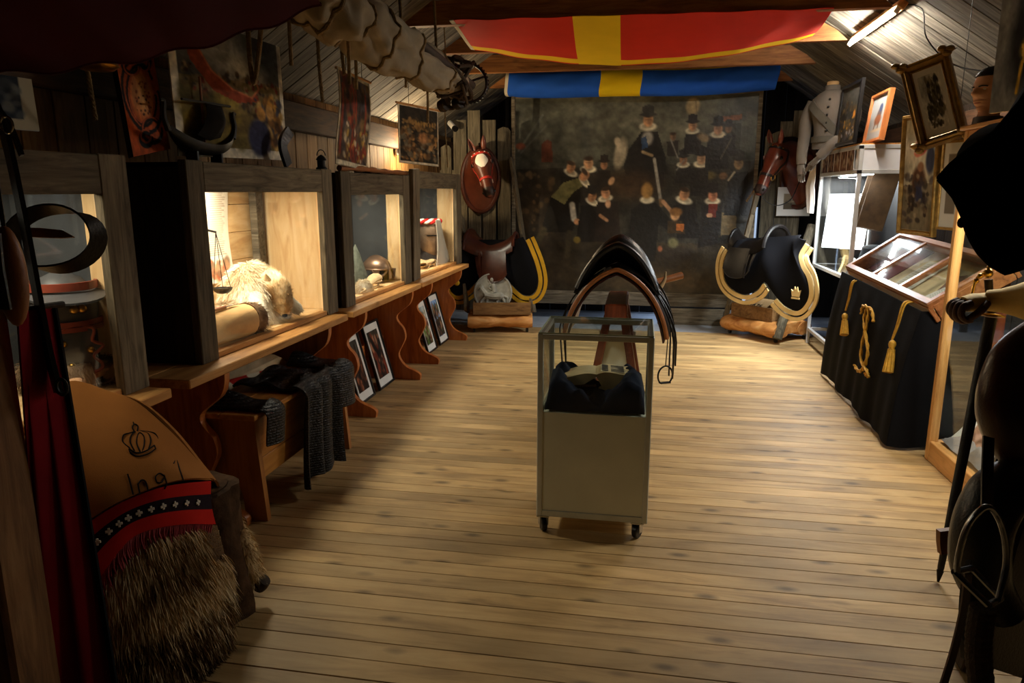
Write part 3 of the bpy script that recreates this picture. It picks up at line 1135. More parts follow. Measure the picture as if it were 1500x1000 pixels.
# ---- showcase with the eyehole helmet
h3 = gx(552, 394, -2.2)
h3.z = ZF
vh = thing('spectacle_helmet', 'rounded bronze helmet with eye guard lying in a dark showcase', 'helmet', h3, math.radians(-18))
M['bronze'] = plain('bronze', srgb(140, 112, 92), 0.38, 0.75, 0.5, 0.2, 12)
Rv = Matrix.Rotation(math.radians(-18), 3, 'Z')


def hp(x, y, z):
    return h3 + Rv @ Vector((x, y, z))


rings = []
for i in range(12):
    b = math.pi / 2 * i / 11
    rr, zz = 0.115 * math.cos(b), 0.115 + 0.105 * math.sin(b)
    rings.append([hp(max(rr, 0.002) * 1.12 * math.cos(2 * math.pi * k / 24), max(rr, 0.002) * math.sin(2 * math.pi * k / 24), zz) for k in range(24)])
MB().loft(rings, True).build('bowl', M['bronze'], vh, True)
MB().tube([hp(0.129 * math.cos(a), 0.115 * math.sin(a), 0.115) for a in ls(-math.pi, math.pi, 30)], 0.008, 6).build('rim', M['bronze'], vh, True)
MB().tube([hp(0.13 * math.cos(a), 0, 0.115 + 0.108 * math.sin(a)) for a in ls(0.05, math.pi - 0.05, 16)], 0.007, 6).build('comb', M['bronze'], vh, True)
for s in (-1, 1):
    pts = [hp(0.125 * math.cos(a), s * 0.122 * math.sin(a), 0.115 - 0.055 * abs(math.sin((a - 0.08) * 2.6))) for a in ls(0.08, 1.25, 10)]
    MB().tube(pts, 0.009, 6).build('eye_guard', M['bronze'], vh, True)
    MB().prism([(0, 0), (0.07, 0), (0.06, -0.07), (0.03, -0.105), (0.0, -0.08)], 0.006, Matrix.Translation(hp(0.045, s * 0.112, 0.112)) @ Rv.to_4x4() @ Matrix.Rotation(math.pi / 2, 4, 'X')).build('cheek_plate', M['bronze'], vh)
MB().tube([hp(0.128, 0, 0.13), hp(0.140, 0, 0.08), hp(0.142, 0, 0.035)], [0.009, 0.011, 0.013], 8).build('nose_guard', M['bronze'], vh, True)

sk = gx(545, 424, -2.1)
sk.z = ZF
M['bone'] = plain('bone', srgb(204, 176, 134), 0.6, 0, 0.3, 0.2, 14)
an = thing('animal_skull', 'yellowish animal skull with open jaw in front of the bronze helmet', 'skull', sk)
P0 = [(0, 0.16, 0.055), (0.0, 0.08, 0.07), (0, 0.0, 0.06), (0.01, -0.10, 0.04), (0.015, -0.19, 0.03)]
MB().tube(catmull([sk + Vector(p) for p in P0], 5), [interp([(0, 0.02), (0.2, 0.05), (0.45, 0.042), (0.7, 0.026), (1, 0.012)], i / 20) for i in range(21)], 10, True, (1.15, 0.8)).build('cranium', M['bone'], an, True)
for s in (-1, 1):
    MB().tube(catmull([sk + Vector((s * 0.03, 0.08, 0.03)), sk + Vector((s * 0.04, 0.0, 0.012)), sk + Vector((s * 0.018, -0.14, 0.008))], 5), 0.008, 6).build('jaw', M['bone'], an, True)
    MB().tube(catmull([sk + Vector((s * 0.03, 0.1, 0.06)), sk + Vector((s * 0.062, 0.05, 0.05)), sk + Vector((s * 0.03, -0.03, 0.045))], 5), 0.006, 6).build('cheek_bone', M['bone'], an, True)

wf = gx(533, 437, -2.08)
wf.z = ZF
ff = thing('fox_tail_fur', 'small white and grey fur tuft with horn at the sill by the skull', 'fur', wf)
furry(ff, 'tuft', dome(wf, (0.06, 0.1, 0.09)), 14, 7, M['wolf_fur'], 1500, 0.035, 0.0014, 21, lambda p: (p.x - wf.x, p.y - wf.y, -0.3))
MB().tube(catmull([wf + Vector((0.03, -0.07, 0.03)), wf + Vector((0.06, -0.12, 0.03)), wf + Vector((0.05, -0.2, 0.02))], 5), [lerp(0.016, 0.003, i / 10) for i in range(11)], 8).build('horn', M['bone'], ff, True)

cn = gx(522, 400, -2.3)
cn.z = ZF
ch_ = thing('green_cone_hat', 'tall mottled green pointed cap standing beside the bronze helmet', 'cap', cn)
M['verdigris'] = plain('verdigris', srgb(84, 88, 78), 0.7, 0.2, 0.3, 0.35, 30, 0.4, 90)
MB().lathe([(0.13, 0.0), (0.125, 0.03), (0.10, 0.10), (0.07, 0.18), (0.04, 0.26), (0.006, 0.33)], 20, cn, None, 0.8, 1).build('cone', M['verdigris'], ch_, True)
MB().tube([cn + Vector((0.105 * math.cos(a), 0.131 * math.sin(a), 0.008)) for a in ls(0, 6.28, 26)], 0.009, 6).build('brim_roll', M['verdigris'], ch_, True)

# ---- showcase with the great helm
h4 = gx(629, 350, -2.22)
h4.z = ZF
gh = thing('great_helm', 'riveted steel great helm with red and white twisted torse and white mantling', 'helmet', h4)
M['helm_steel'] = plain('helm_steel', srgb(150, 128, 108), 0.42, 0.8, 0.5, 0.2, 14)
lift = 0.10


def gp(a, r, z):
    sh = 1.0 + 0.10 * max(0, math.cos(a)) ** 3
    return h4 + Vector((r * sh * math.cos(a - 0.7), 0.95 * r * math.sin(a - 0.7), z + lift))


prof = [(0.06, 0.0), (0.105, 0.08), (0.118, 0.17), (0.12, 0.22), (0.113, 0.29), (0.104, 0.335), (0.06, 0.35), (0.001, 0.352)]
rings = []
for r, z in prof:
    rings.append([gp(2 * math.pi * k / 28, r, z - (0.07 * max(0, math.cos(2 * math.pi * k / 28)) ** 2 if z < 0.1 else 0)) for k in range(28)])
MB().loft(rings, True).build('helm', M['helm_steel'], gh, True)
MB().strap([gp(a, 0.1235, 0.222) for a in ls(-0.95, 0.95, 16)], 0.022, 0.004, (0, 0, 1)).build('brow_band', M['helm_steel'], gh, True)
MB().strap([gp(a, 0.125, 0.20) for a in ls(-0.8, 0.8, 14)], 0.012, 0.006, (0, 0, 1)).build('eye_slit', M['black_frame'], gh, True)
MB().strap([gp(0, 0.124, z) for z in ls(-0.06, 0.33, 10)], 0.02, 0.006, (0.64, 0.76, 0)).build('nose_ridge', M['helm_steel'], gh, True)
M['red_cloth'] = weave('red_cloth', srgb(190, 40, 36))
M['white_cloth'] = weave('white_cloth', srgb(226, 216, 202), var=0.06)
for s, mm, nm in ((0, 'red_cloth', 'red_twist'), (math.pi, 'white_cloth', 'white_twist')):
    pts = []
    for k in range(81):
        a = 2 * math.pi * k / 80
        ph = a * 7 + s
        pts.append(h4 + Vector(((0.118 + 0.012 * math.cos(ph)) * math.cos(a), (0.118 + 0.012 * math.cos(ph)) * math.sin(a), 0.345 + lift + 0.012 * math.sin(ph))))
    MB().tube(pts, 0.017, 8).build(nm, M[mm], gh, True)


MA = [gx(*p, -2.08) for p in ((638, 322), (640, 345), (640, 370), (637, 396))]
MC = [gx(*p, -2.05) for p in ((645, 322), (650, 345), (657, 372), (663, 394))]
for p_ in MA + MC:
    p_.y = min(p_.y, 7.74)
MA, MC = catmull(MA, 5), catmull(MC, 5)


def mantle(u, v):
    i = min(int(v * 15), 14)
    k = v * 15 - i
    p = MA[i].lerp(MA[i + 1], k).lerp(MC[i].lerp(MC[i + 1], k), u)
    return p + Vector((0.012 * math.sin(u * 11 + v * 2) * v, 0, 0))


MB().cloth(mantle, 18, 15, 0.005).build('mantling', M['white_cloth'], gh, True)
MB().lathe([(0.11, -0.10), (0.115, -0.04), (0.085, 0.01), (0.07, 0.05)], 20, h4 + Vector((0, 0, lift))).build('aventail', rings_mat('mail_fine', srgb(90, 88, 86), 140), gh, True)
M['stripe_cloth'] = plain('stripe_cloth', srgb(206, 176, 132), 0.9, 0, 0.1, 0.5, 30)
fc = thing('folded_cloth', 'beige patterned folded cloth under the great helm at the sill', 'cloth', (h4.x + 0.02, h4.y - 0.42, ZF))
for q in range(3):
    yy = h4.y - 0.6
    MB().cloth(lambda u, v, q=q: (h4.x - 0.13 + 0.26 * u + 0.01 * math.sin(v * 9 + q), yy + 0.42 * v, ZF + 0.01 + 0.02 * q + 0.008 * math.sin(u * 11 + v * 7 + q * 2)), 16, 16, 0.012).build('fold', M['stripe_cloth'], fc, True)

# ---- showcase with the leather helmet
h1 = gx(92, 450, -2.2)
h1.z = ZF
lh = thing('leather_helmet', 'black and red leather helmet with brass studs and grey brim in showcase', 'helmet', h1)
M['slate_leather'] = plain('slate_leather', srgb(74, 74, 76), 0.45, 0, 0.4, 0.2, 12)
M['red_leather'] = plain('red_leather', srgb(140, 62, 44), 0.5, 0, 0.4, 0.2, 12)


def lp(a, r, z):
    return h1 + Vector((r * math.cos(a), r * math.sin(a), z))


A0 = -0.6
MB().lathe([(0.115, 0.26), (0.12, 0.31), (0.118, 0.345), (0.105, 0.39), (0.075, 0.43), (0.03, 0.452), (0.001, 0.455)], 28, h1).build('bowl', M['slate_leather'], lh, True)
brim = []
for k in range(29):
    a = 2 * math.pi * k / 28
    f = max(0, math.cos(a - A0)) ** 1.5
    brim.append((a, 0.13 + 0.075 * f, 0.385 - 0.03 * f))
rg_in = [lp(a, 0.112, 0.385) for a, r, z in brim[:-1]]
rg_out = [lp(a, r, z) for a, r, z in brim[:-1]]
rg_in2 = [lp(a, 0.112, 0.375) for a, r, z in brim[:-1]]
rg_o2 = [lp(a, r, z - 0.008) for a, r, z in brim[:-1]]
MB().loft([rg_in, rg_out, rg_o2, rg_in2], False, True).build('brim', M['slate_leather'], lh, True)
MB().strap([lp(a, 0.121, 0.405) for a in ls(0, 6.283, 30)], 0.03, 0.012, (0, 0, 1)).build('red_band', M['red_leather'], lh, True)
for zz in (0.265, 0.243):
    MB().strap([lp(a, 0.126, zz) for a in ls(0, 6.283, 30)], 0.018, 0.012, (0, 0, 1)).build('red_edge', M['red_leather'], lh, True)
for aa in (A0 + 0.05, A0 + 0.3):
    MB().ell(lp(aa, 0.122, 0.32), (0.017, 0.017, 0.017), 10, 7).build('stud', M['brass'], lh, True)
ck = [(-0.06, 0), (0.055, 0), (0.05, -0.05), (0.085, -0.075), (0.05, -0.11), (0.075, -0.145), (0.06, -0.17), (-0.03, -0.18), (-0.075, -0.12)]
Rc = Matrix.Translation(lp(A0 + 0.05, 0.118, 0.245)) @ frame_to((math.cos(A0), math.sin(A0), 0)).to_4x4()
cg = MB().prism([(a, b) for a, b in ck], 0.012, Rc).build('cheek_guard', M['slate_leather'], lh)
MB().tube(catmull([Rc @ Vector((a, b, 0.004)) for a, b in ck], 4, True), 0.007, 6).build('red_piping', M['red_leather'], cg, True)
for a, b in ((0.04, -0.085), (-0.03, -0.14), (-0.05, -0.05)):
    MB().ell(Rc @ Vector((a, b, 0.01)), (0.014, 0.014, 0.014), 10, 7).build('brass_stud', M['brass'], cg, True)
MB().tube([lp(0, 0, 0.0), lp(0, 0, 0.28)], 0.05, 12).build('neck_block', M['dark_z'], lh, True)
fcl = thing('fur_collar', 'grey-brown fur collar below the leather helmet', 'fur', h1)
furry(fcl, 'collar', tube_fn([lp(a, 0.12, 0.06) for a in ls(0.2, 6.0, 10)], [(0, 0.05), (0.5, 0.062), (1, 0.05)]), 12, 30, M['brown_fur'], 4500, 0.04, 0.0015, 31, (0.2, -0.2, -0.8))
M['skin'] = plain('skin', srgb(226, 172, 128), 0.5, 0, 0.4, 0.05)
ha = gx(110, 562, -2.08)
hb = gx(160, 536, -2.12)
ha.z = max(ha.z, ZF + 0.03)
hand = thing('mannequin_hand', 'pale mannequin forearm and hand lying at the sill under the fur collar', 'mannequin hand', (ha + hb) / 2)
d = (hb - ha).normalized()
MB().tube([ha - d * 0.1, ha, lerp(ha, hb, 0.4), lerp(ha, hb, 0.7)], [0.034, 0.03, 0.024, 0.027], 12, True, (1, 0.8)).build('forearm', M['skin'], hand, True)
for k in range(4):
    o_ = Vector((0.016 * (k - 1.5), 0, 0.002 * k))
    b0 = lerp(ha, hb, 0.66) + o_
    MB().tube(catmull([b0, b0 + d * 0.05 + Vector((0.002, 0, 0.012)), b0 + d * (0.085 + 0.006 * (2 - abs(k - 1.5))) + Vector((0, 0, 0.006))], 4), [lerp(0.010, 0.006, i / 8) for i in range(9)], 8).build('finger', M['skin'], hand, True)
b0 = lerp(ha, hb, 0.45) + Vector((0.024, 0, 0.006))
MB().tube(catmull([b0, b0 + d * 0.03 + Vector((0.012, 0, 0.006)), b0 + d * 0.055 + Vector((0.014, 0, 0.004))], 4), [lerp(0.011, 0.007, i / 8) for i in range(9)], 8).build('thumb', M['skin'], hand, True)


# ================================================================ FRAMED PRINTS UNDER THE TABLES
def print_canvas(seed, sky, low, specks):
    c = Canvas(36, 48, sky, (0, 0, 1, 1.35))
    c.poly([(0, 0.75), (1, 0.65), (1, 1.35), (0, 1.35)], low)
    c.speck(seed, 60, (0.05, 0.2, 0.95, 1.3), specks, (0.03, 0.12), 2.0, 0.85)
    c.grain(seed, 0.5, 6)
    return c


def leaning_print(ya, yb, xb, hgt, lean, label, cvs):
    p0, p1 = Vector((xb, ya, 0.0)), Vector((xb + 0.0, yb, 0.0))
    right = p1 - p0
    up = Vector((-math.sin(lean), 0, math.cos(lean))) * hgt
    t = thing('framed_print', label, 'framed picture', (xb, (ya + yb) / 2, 0), 0, 'black framed prints under the tables')
    n = Vector((math.cos(lean), 0, math.sin(lean)))
    corner = p0 + up + n * 0.02 + Vector((0, 0, 0.012))
    wd = 0.018
    r, d = right.normalized(), (-up).normalized()
    c_in = corner + r * wd + d * wd
    ri, di = right - r * 2 * wd, -up - d * 2 * wd
    frame_bars(t, c_in, ri, di, wd, 0.022, M['black_frame'])
    sheet_back('mat_board', t, c_in, ri, di, 0.008, M['white_card'])
    mx_ = 0.14
    cvs.panel('print', t, c_in + ri * mx_ + di * mx_ * 0.8 + n * 0.0015, ri * (1 - 2 * mx_), di * (1 - 2.1 * mx_ * 0.8), M['print'])
    return t


leaning_print(4.90, 5.22, -2.05, 0.55, 0.26, 'black framed print of a dark interior, half hidden by the mail shirt', print_canvas(1, (70, 66, 56), (50, 32, 22), [(90, 50, 30), (40, 30, 24), (150, 90, 60), (24, 20, 18)]))
leaning_print(5.33, 5.68, -2.05, 0.55, 0.26, 'black framed dark print with small figures in red and white', print_canvas(2, (64, 58, 46), (60, 36, 24), [(120, 50, 30), (40, 30, 24), (170, 120, 90), (30, 24, 18)]))
leaning_print(6.66, 6.98, -2.04, 0.54, 0.26, 'black framed print with green meadow and white and red figures', print_canvas(3, (150, 160, 160), (90, 110, 50), [(120, 60, 40), (190, 180, 160), (70, 90, 40), (60, 44, 36)]))
leaning_print(7.10, 7.44, -2.04, 0.54, 0.26, 'black framed print with blue sky and dark trees', print_canvas(4, (120, 150, 190), (70, 56, 40), [(90, 60, 40), (60, 80, 50), (150, 110, 80), (40, 30, 30)]))

# ================================================================ BENCH WITH MAIL SHIRT
bn = thing('bench', 'low pine chest bench with arched ends, mail shirt draped over it', 'bench', (-1.96, 3.55, 0))


def end_panel(yy):
    pts = [(-2.13, 0), (-2.03, 0)]
    for k in range(9):
        a = math.pi * (1 - k / 8)
        pts.append((-1.955 + 0.07 * math.cos(a), 0.09 + 0.12 * math.sin(a)))
    pts += [(-1.88, 0), (-1.765, 0), (-1.79, 0.35), (-1.80, 0.525), (-2.11, 0.525)]
    return MB().prism(pts, 0.035, Matrix(((1, 0, 0, 0), (0, 0, 1, yy), (0, 1, 0, 0), (0, 0, 0, 1))))


end_panel(3.05).build('end_panel', M['bench_end'], bn)
end_panel(4.08).build('end_panel', M['bench_end'], bn)
MB().bx(-1.83, -1.803, 3.07, 4.06, 0.31, 0.52, 0.003).build('front_board', M['bench_wood'], bn)
MB().bx(-1.832, -1.803, 3.07, 4.06, 0.20, 0.307, 0.003).build('front_board', M['bench_wood'], bn)
MB().bx(-2.10, -2.07, 3.07, 4.06, 0.20, 0.52, 0.003).build('back_board', M['bench_wood'], bn)
MB().bx(-2.07, -1.832, 3.07, 4.06, 0.20, 0.22).build('bottom_board', M['bench_wood'], bn)
MB().bx(-2.15, -1.965, 3.0, 4.12, 0.526, 0.552, 0.004).build('seat_plank', M['bench_wood'], bn)
MB().bx(-1.962, -1.775, 3.0, 4.12, 0.526, 0.552, 0.004).build('seat_plank', M['bench_wood'], bn)

M['mail'] = rings_mat('mail', srgb(66, 66, 68), 70)
ms = thing('mail_shirt', 'dark iron mail shirt hanging in folds over the pine bench', 'mail shirt', (-1.75, 3.55, 0.56))


def mail_body(u, v):
    yy = lerp(3.36, 3.80, u) + 0.03 * math.sin(v * 5)
    fold = math.sin(u * 19 + 1.0) * 0.022 + math.sin(u * 31 + 2) * 0.008
    s = v * 1.0
    if s < 0.36:
        return Vector((-2.10 + 0.33 * s / 0.36, yy, 0.585 + 0.03 * math.sin(u * 9 + v * 12) * (0.4 + s) + 0.02 * math.sin(v * 40) * 0.5))
    if s < 0.5:
        a = (s - 0.36) / 0.14 * math.pi / 2
        return Vector((-1.77 + 0.055 * math.sin(a) + fold * a * 0.6, yy, 0.53 + 0.06 * math.cos(a)))
    k = (s - 0.5) / 0.5
    return Vector((-1.715 + fold * (0.9 + 0.6 * k), lerp(yy, 3.56 + (yy - 3.56) * 1.08, k), 0.53 - 0.475 * k - 0.02 * math.sin(u * 14) * k))


MB().cloth(mail_body, 60, 50, 0.014).build('mail_body', M['mail'], ms, True, 80)


def sleeve(y0, y1, ph, xs, zend):
    def fn(u, v):
        yy = lerp(y0, y1, u) + 0.02 * math.sin(v * 4 + ph)
        th = 0.035 * math.sin(math.pi * u)
        if v < 0.45:
            return Vector((lerp(xs, -1.77, v / 0.45), yy, 0.565 + th + 0.03 * math.sin(v * 11 + ph) * math.sin(math.pi * u)))
        if v < 0.62:
            a = (v - 0.45) / 0.17 * math.pi / 2
            return Vector((-1.77 + (0.04 + th) * math.sin(a), yy, 0.53 + (0.035 + th) * math.cos(a)))
        k = (v - 0.62) / 0.38
        return Vector((-1.73 + th, yy, 0.53 - k * (0.53 - zend)))
    return MB().cloth(fn, 16, 30, 0.014)


sleeve(3.03, 3.19, 0.3, -2.08, 0.40).build('sleeve', M['mail'], ms, True, 80)
sleeve(3.90, 4.10, 1.4, -2.08, 0.33).build('sleeve', M['mail'], ms, True, 80)

# painted round shield standing behind the bench
sh = gx(380, 545, -2.18)
sp = Vector((-2.20, sh.y, 0.34))
sd = thing('round_shield', 'round red and cream painted shield standing behind the bench', 'shield', (sp.x, sp.y, 0.0))
cs = Canvas(60, 60, (220, 206, 176), (-1, -1, 1, 1))
cs.ell(0, 0, 0.98, 0.98, (220, 206, 176))
for k in range(8):
    a0, a1 = k * math.pi / 4, k * math.pi / 4 + math.pi / 8
    cs.poly([(0, 0), (1.4 * math.cos(a0), 1.4 * math.sin(a0)), (1.4 * math.cos(a1), 1.4 * math.sin(a1))], (176, 36, 28))
cs.ell(0, 0, 0.3, 0.3, (220, 206, 176))
Rs = frame_to((1, -0.35, 0.22))
ctr = Vector((-2.16, sh.y, 0.335))
mbd = MB()
mbd.lathe([(0.001, -0.012), (0.33, -0.012), (0.335, 0.0), (0.33, 0.012), (0.31, 0.014)], 40, ctr, Rs)
mbd.build('rim_board', M['bone'], sd, True)
ob = cs.panel('painted_face', sd, ctr + Rs @ Vector((-0.225, 0.225, 0.0175)), Rs @ Vector((0.45, 0, 0)), Rs @ Vector((0, -0.45, 0)), M['print'])

# ================================================================ BIG CANVAS ON THE BACK WALL
PX0, PX1, PZ0, PZ1, PY = -1.55, 1.29, 0.37, 2.70, 9.0
bigp = thing('history_painting', 'huge dark oil painting of figures with white ruffs on back wall', 'painting', ((PX0 + PX1) / 2, PY, PZ0))
cv = Canvas(250, 204, (44, 42, 36), (45, 35, 1065, 855))
cv.poly([(45, 35), (1065, 35), (1065, 300), (45, 330)], (64, 66, 58))
cv.ell(560, 90, 420, 170, (104, 102, 86), 0, 1.4, 0.75)
cv.ell(330, 120, 60, 140, (92, 92, 80), 0, 1.2, 0.6)
cv.poly([(45, 640), (1065, 640), (1065, 855), (45, 855)], (50, 42, 30), 0.8)
cv.ell(700, 800, 330, 50, (74, 58, 36), 0, 1.0, 0.7)
cv.ell(130, 600, 120, 250, (50, 38, 26), 0, 1.2, 0.7)
cv.poly([(900, 60), (1000, 60), (1010, 280), (890, 280)], (80, 82, 74), 0.5)
cv.poly([(905, 125), (1002, 115), (1002, 135), (905, 145)], (150, 84, 44), 0.8)
cv.poly([(890, 150), (1000, 150), (1010, 560), (860, 560)], (40, 36, 30), 0.6)
cv.grain(5, 0.45, 14)
cv.line((60, 250), (165, 105), 9, (110, 112, 104), 0.8)
cv.line((70, 260), (180, 150), 6, (96, 98, 92), 0.7)
cv.poly([(160, 225), (185, 205), (208, 215), (210, 300), (160, 300)], (92, 44, 28), 0.9)
cv.ell(68, 232, 22, 14, (130, 62, 40), 0, 0.5, 0.8)
cv.speck(9, 40, (60, 330, 240, 620), [(90, 72, 48), (60, 46, 32), (110, 88, 58)], (5, 16), 1.5, 0.6)


def figure(x, y, r, coat=(24, 22, 20), skin=(176, 128, 88), hat=None, ruff=True, body=None, turn=0, beard=None):
    if body:
        cv.poly(body, coat, 0.95)
    if ruff:
        cv.ell(x, y + r * 0.95, r * 1.35, r * 0.62, (206, 198, 172), turn, 0.35)
        cv.ell(x, y + r * 0.85, r * 0.85, r * 0.35, (130, 120, 98), turn, 0.5, 0.7)
    cv.ell(x, y, r * 0.78, r, skin, turn, 0.35)
    cv.ell(x + r * 0.25, y + r * 0.1, r * 0.35, r * 0.6, tuple(c * 0.72 for c in skin), turn, 0.8, 0.8)
    cv.ell(x, y - r * 0.75, r * 0.8, r * 0.38, (56, 42, 30), turn, 0.5)
    cv.line((x - r * 0.4, y - r * 0.1), (x + r * 0.4, y - r * 0.1), r * 0.16, (60, 40, 28), 0.4)
    cv.line((x - r * 0.2, y + r * 0.5), (x + r * 0.25, y + r * 0.5), r * 0.12, (130, 80, 60), 0.4)
    if beard:
        cv.ell(x, y + r * 0.65, r * 0.5, r * 0.45, beard, 0, 0.5)
    if hat:
        cv.ell(x, y - r * 0.85, r * 1.35, r * 0.28, hat, 0, 0.3)
        cv.poly([(x - r * 0.85, y - r * 0.8), (x - r * 0.95, y - r * 2.0), (x, y - r * 2.35), (x + r * 0.9, y - r * 2.0), (x + r * 0.85, y - r * 0.8)], hat)


# the rider and his horse
cv.poly([(540, 250), (590, 180), (660, 180), (700, 290), (690, 440), (560, 430), (520, 320)], (30, 28, 26), 0.9)
cv.ell(505, 265, 26, 62, (168, 156, 132), 12, 0.5, 0.9)
cv.ell(492, 218, 14, 20, (176, 162, 138), -20, 0.5, 0.9)
cv.ell(560, 400, 110, 60, (66, 50, 34), 0, 0.8, 0.8)
figure(618, 132, 27, (32, 30, 28), (188, 140, 100), (58, 56, 52), True, [(580, 190), (655, 190), (672, 300), (570, 300)])
cv.ell(618, 205, 24, 28, (160, 156, 146), 0, 0.5, 0.9)
cv.poly([(590, 205), (612, 195), (622, 240), (598, 250)], (44, 66, 96), 0.9)
cv.line((600, 260), (640, 275), 12, (176, 150, 110), 0.8)
cv.line((650, 290), (684, 460), 13, (150, 146, 134), 0.95)
cv.line((684, 460), (688, 480), 16, (110, 84, 56), 0.9)
cv.ell(800, 80, 28, 34, (168, 146, 104), 15, 0.4, 0.85)
cv.line((812, 60), (822, 160), 5, (120, 104, 76))
# left group
figure(292, 322, 24, (26, 24, 22), (186, 138, 98), None, True, [(250, 360), (330, 360), (340, 470), (240, 470)], 20)
figure(368, 305, 26, (40, 36, 30), (188, 144, 104), None, True, [(330, 345), (420, 345), (430, 480), (340, 480)])
figure(436, 312, 19, (34, 30, 26), (160, 116, 82), (40, 36, 32), False, [(410, 335), (465, 335), (470, 420), (405, 420)])
cv.poly([(205, 445), (262, 385), (330, 365), (345, 400), (300, 430), (265, 480), (225, 470)], (112, 108, 68))
cv.poly([(170, 560), (205, 445), (265, 478), (330, 430), (330, 520), (300, 600), (170, 600)], (24, 22, 20))
cv.line((175, 590), (118, 690), 30, (72, 64, 44), 0.9)
cv.line((290, 600), (282, 700), 26, (60, 52, 38), 0.9)
figure(352, 358, 24, (24, 22, 20), (186, 134, 94), None, True, None, 50)
cv.line((300, 480), (310, 540), 26, (200, 194, 174), 0.9)
cv.ell(324, 552, 15, 13, (188, 136, 96))
figure(388, 445, 23, (24, 22, 20), (178, 128, 90), (30, 28, 26), True, [(340, 480), (430, 480), (445, 640), (320, 640)], 25)
figure(446, 430, 24, (36, 30, 26), (196, 146, 108), None, True, [(410, 470), (500, 465), (520, 640), (400, 640)], -10)
cv.ell(458, 475, 12, 18, (190, 150, 116), 0, 0.4)
cv.line((425, 525), (455, 545), 14, (176, 130, 92), 0.9)
cv.ell(470, 380, 12, 18, (176, 140, 104), 30, 0.5)
# man seen from the back
cv.poly([(560, 500), (600, 470), (665, 470), (720, 530), (770, 590), (740, 600), (680, 560), (670, 720), (590, 720), (550, 640)], (28, 27, 25))
cv.ell(626, 458, 30, 16, (200, 190, 160), 0, 0.4)
cv.ell(624, 420, 25, 33, (150, 116, 66), 0, 0.4)
# kneeling and seated figures at right
figure(783, 435, 26, (28, 25, 23), (184, 136, 98), None, True, [(740, 480), (830, 470), (860, 620), (760, 620)], 15)
cv.line((695, 465), (735, 510), 16, (186, 140, 102), 0.9)
figure(748, 520, 25, (60, 46, 28), (190, 146, 100), None, False, [(720, 545), (780, 545), (795, 600), (720, 600)])
cv.ell(752, 508, 27, 18, (120, 84, 44), 0, 0.4)
cv.poly([(755, 560), (790, 560), (785, 590), (755, 585)], (170, 96, 44), 0.9)
figure(902, 440, 24, (30, 26, 23), (186, 124, 92), (34, 30, 28), True, [(860, 480), (945, 480), (930, 640), (850, 660)])
cv.poly([(885, 475), (925, 475), (918, 530), (885, 530)], (110, 40, 28), 0.9)
cv.ell(893, 522, 13, 9, (190, 144, 108))
cv.poly([(945, 510), (1003, 510), (1006, 598), (945, 605)], (120, 104, 72), 0.9)
figure(1000, 310, 24, (30, 28, 25), (150, 122, 84), (46, 42, 36), False, [(965, 350), (1040, 340), (1060, 520), (950, 520)])
cv.line((962, 378), (985, 345), 7, (200, 190, 160), 0.9)
cv.ell(880, 358, 34, 17, (104, 92, 52), 0, 0.6, 0.9)
cv.ell(940, 360, 18, 14, (120, 90, 62), 0, 0.5)
figure(846, 290, 23, (34, 32, 30), (186, 150, 116), (26, 24, 22), True, [(800, 330), (880, 320), (880, 440), (810, 440)])
figure(772, 295, 20, (36, 34, 32), (150, 110, 82), (44, 42, 40), True, [(745, 320), (805, 320), (800, 390), (740, 390)])
figure(803, 158, 21, (34, 30, 28), (176, 132, 96), (36, 32, 30), True, [(775, 190), (840, 185), (840, 270), (770, 270)])
figure(908, 172, 23, (28, 26, 24), (166, 124, 92), (26, 24, 22), True, [(870, 200), (950, 195), (960, 330), (860, 330)])
figure(724, 200, 16, (44, 40, 36), (120, 94, 72), None, False, [(700, 220), (750, 215), (745, 280), (705, 280)])
figure(950, 172, 17, (36, 32, 28), (120, 92, 66), (40, 36, 32), False, [(930, 200), (980, 195), (985, 280), (930, 280)])
cv.ell(850, 205, 26, 16, (150, 128, 96), 20, 0.6, 0.8)
cv.line((715, 210), (748, 285), 5, (140, 140, 132), 0.8)
cv.line((745, 335), (775, 295), 5, (140, 140, 132), 0.8)
cv.line((925, 290), (965, 210), 4, (120, 110, 90), 0.8)
cv.ell(325, 630, 16, 14, (130, 108, 44), 0, 0.5, 0.8)
cv.ell(745, 640, 22, 22, (112, 108, 74), 0, 0.5, 0.9)
cv.ell(760, 690, 90, 30, (40, 34, 28), 0, 0.7, 0.8)
cv.ell(690, 665, 10, 12, (140, 84, 56), 0, 0.6)
cv.ell(532, 640, 12, 10, (150, 74, 40), 0, 0.6)
cv.line((640, 800), (735, 780), 26, (150, 92, 52), 0.0)
cv.grain(8, 0.30, 50)
cv.a = np.clip(cv.a * 1.08, 0, 255)
cv.panel('canvas', bigp, (PX0, PY, PZ1), (PX1 - PX0, 0, 0), (0, 0, PZ0 - PZ1), M['varnish'], lambda u, v: 0.012 * math.sin(u * 9 + v * 3) * math.sin(v * 7) + 0.012 * math.exp(-((u - 0.28) * 30) ** 2))
frame_bars(bigp, (PX0, PY, PZ1), (PX1 - PX0, 0, 0), (0, 0, PZ0 - PZ1), 0.045, 0.05, M['old_grey'], 'stretcher_frame', [(0, 0), (0, 0.6), (1, 0.6), (1, 0)])
MB().bx(PX0, PX1, PY + 0.03, PY + 0.05, PZ0, PZ1).build('canvas_back', M['dark_y'], bigp)
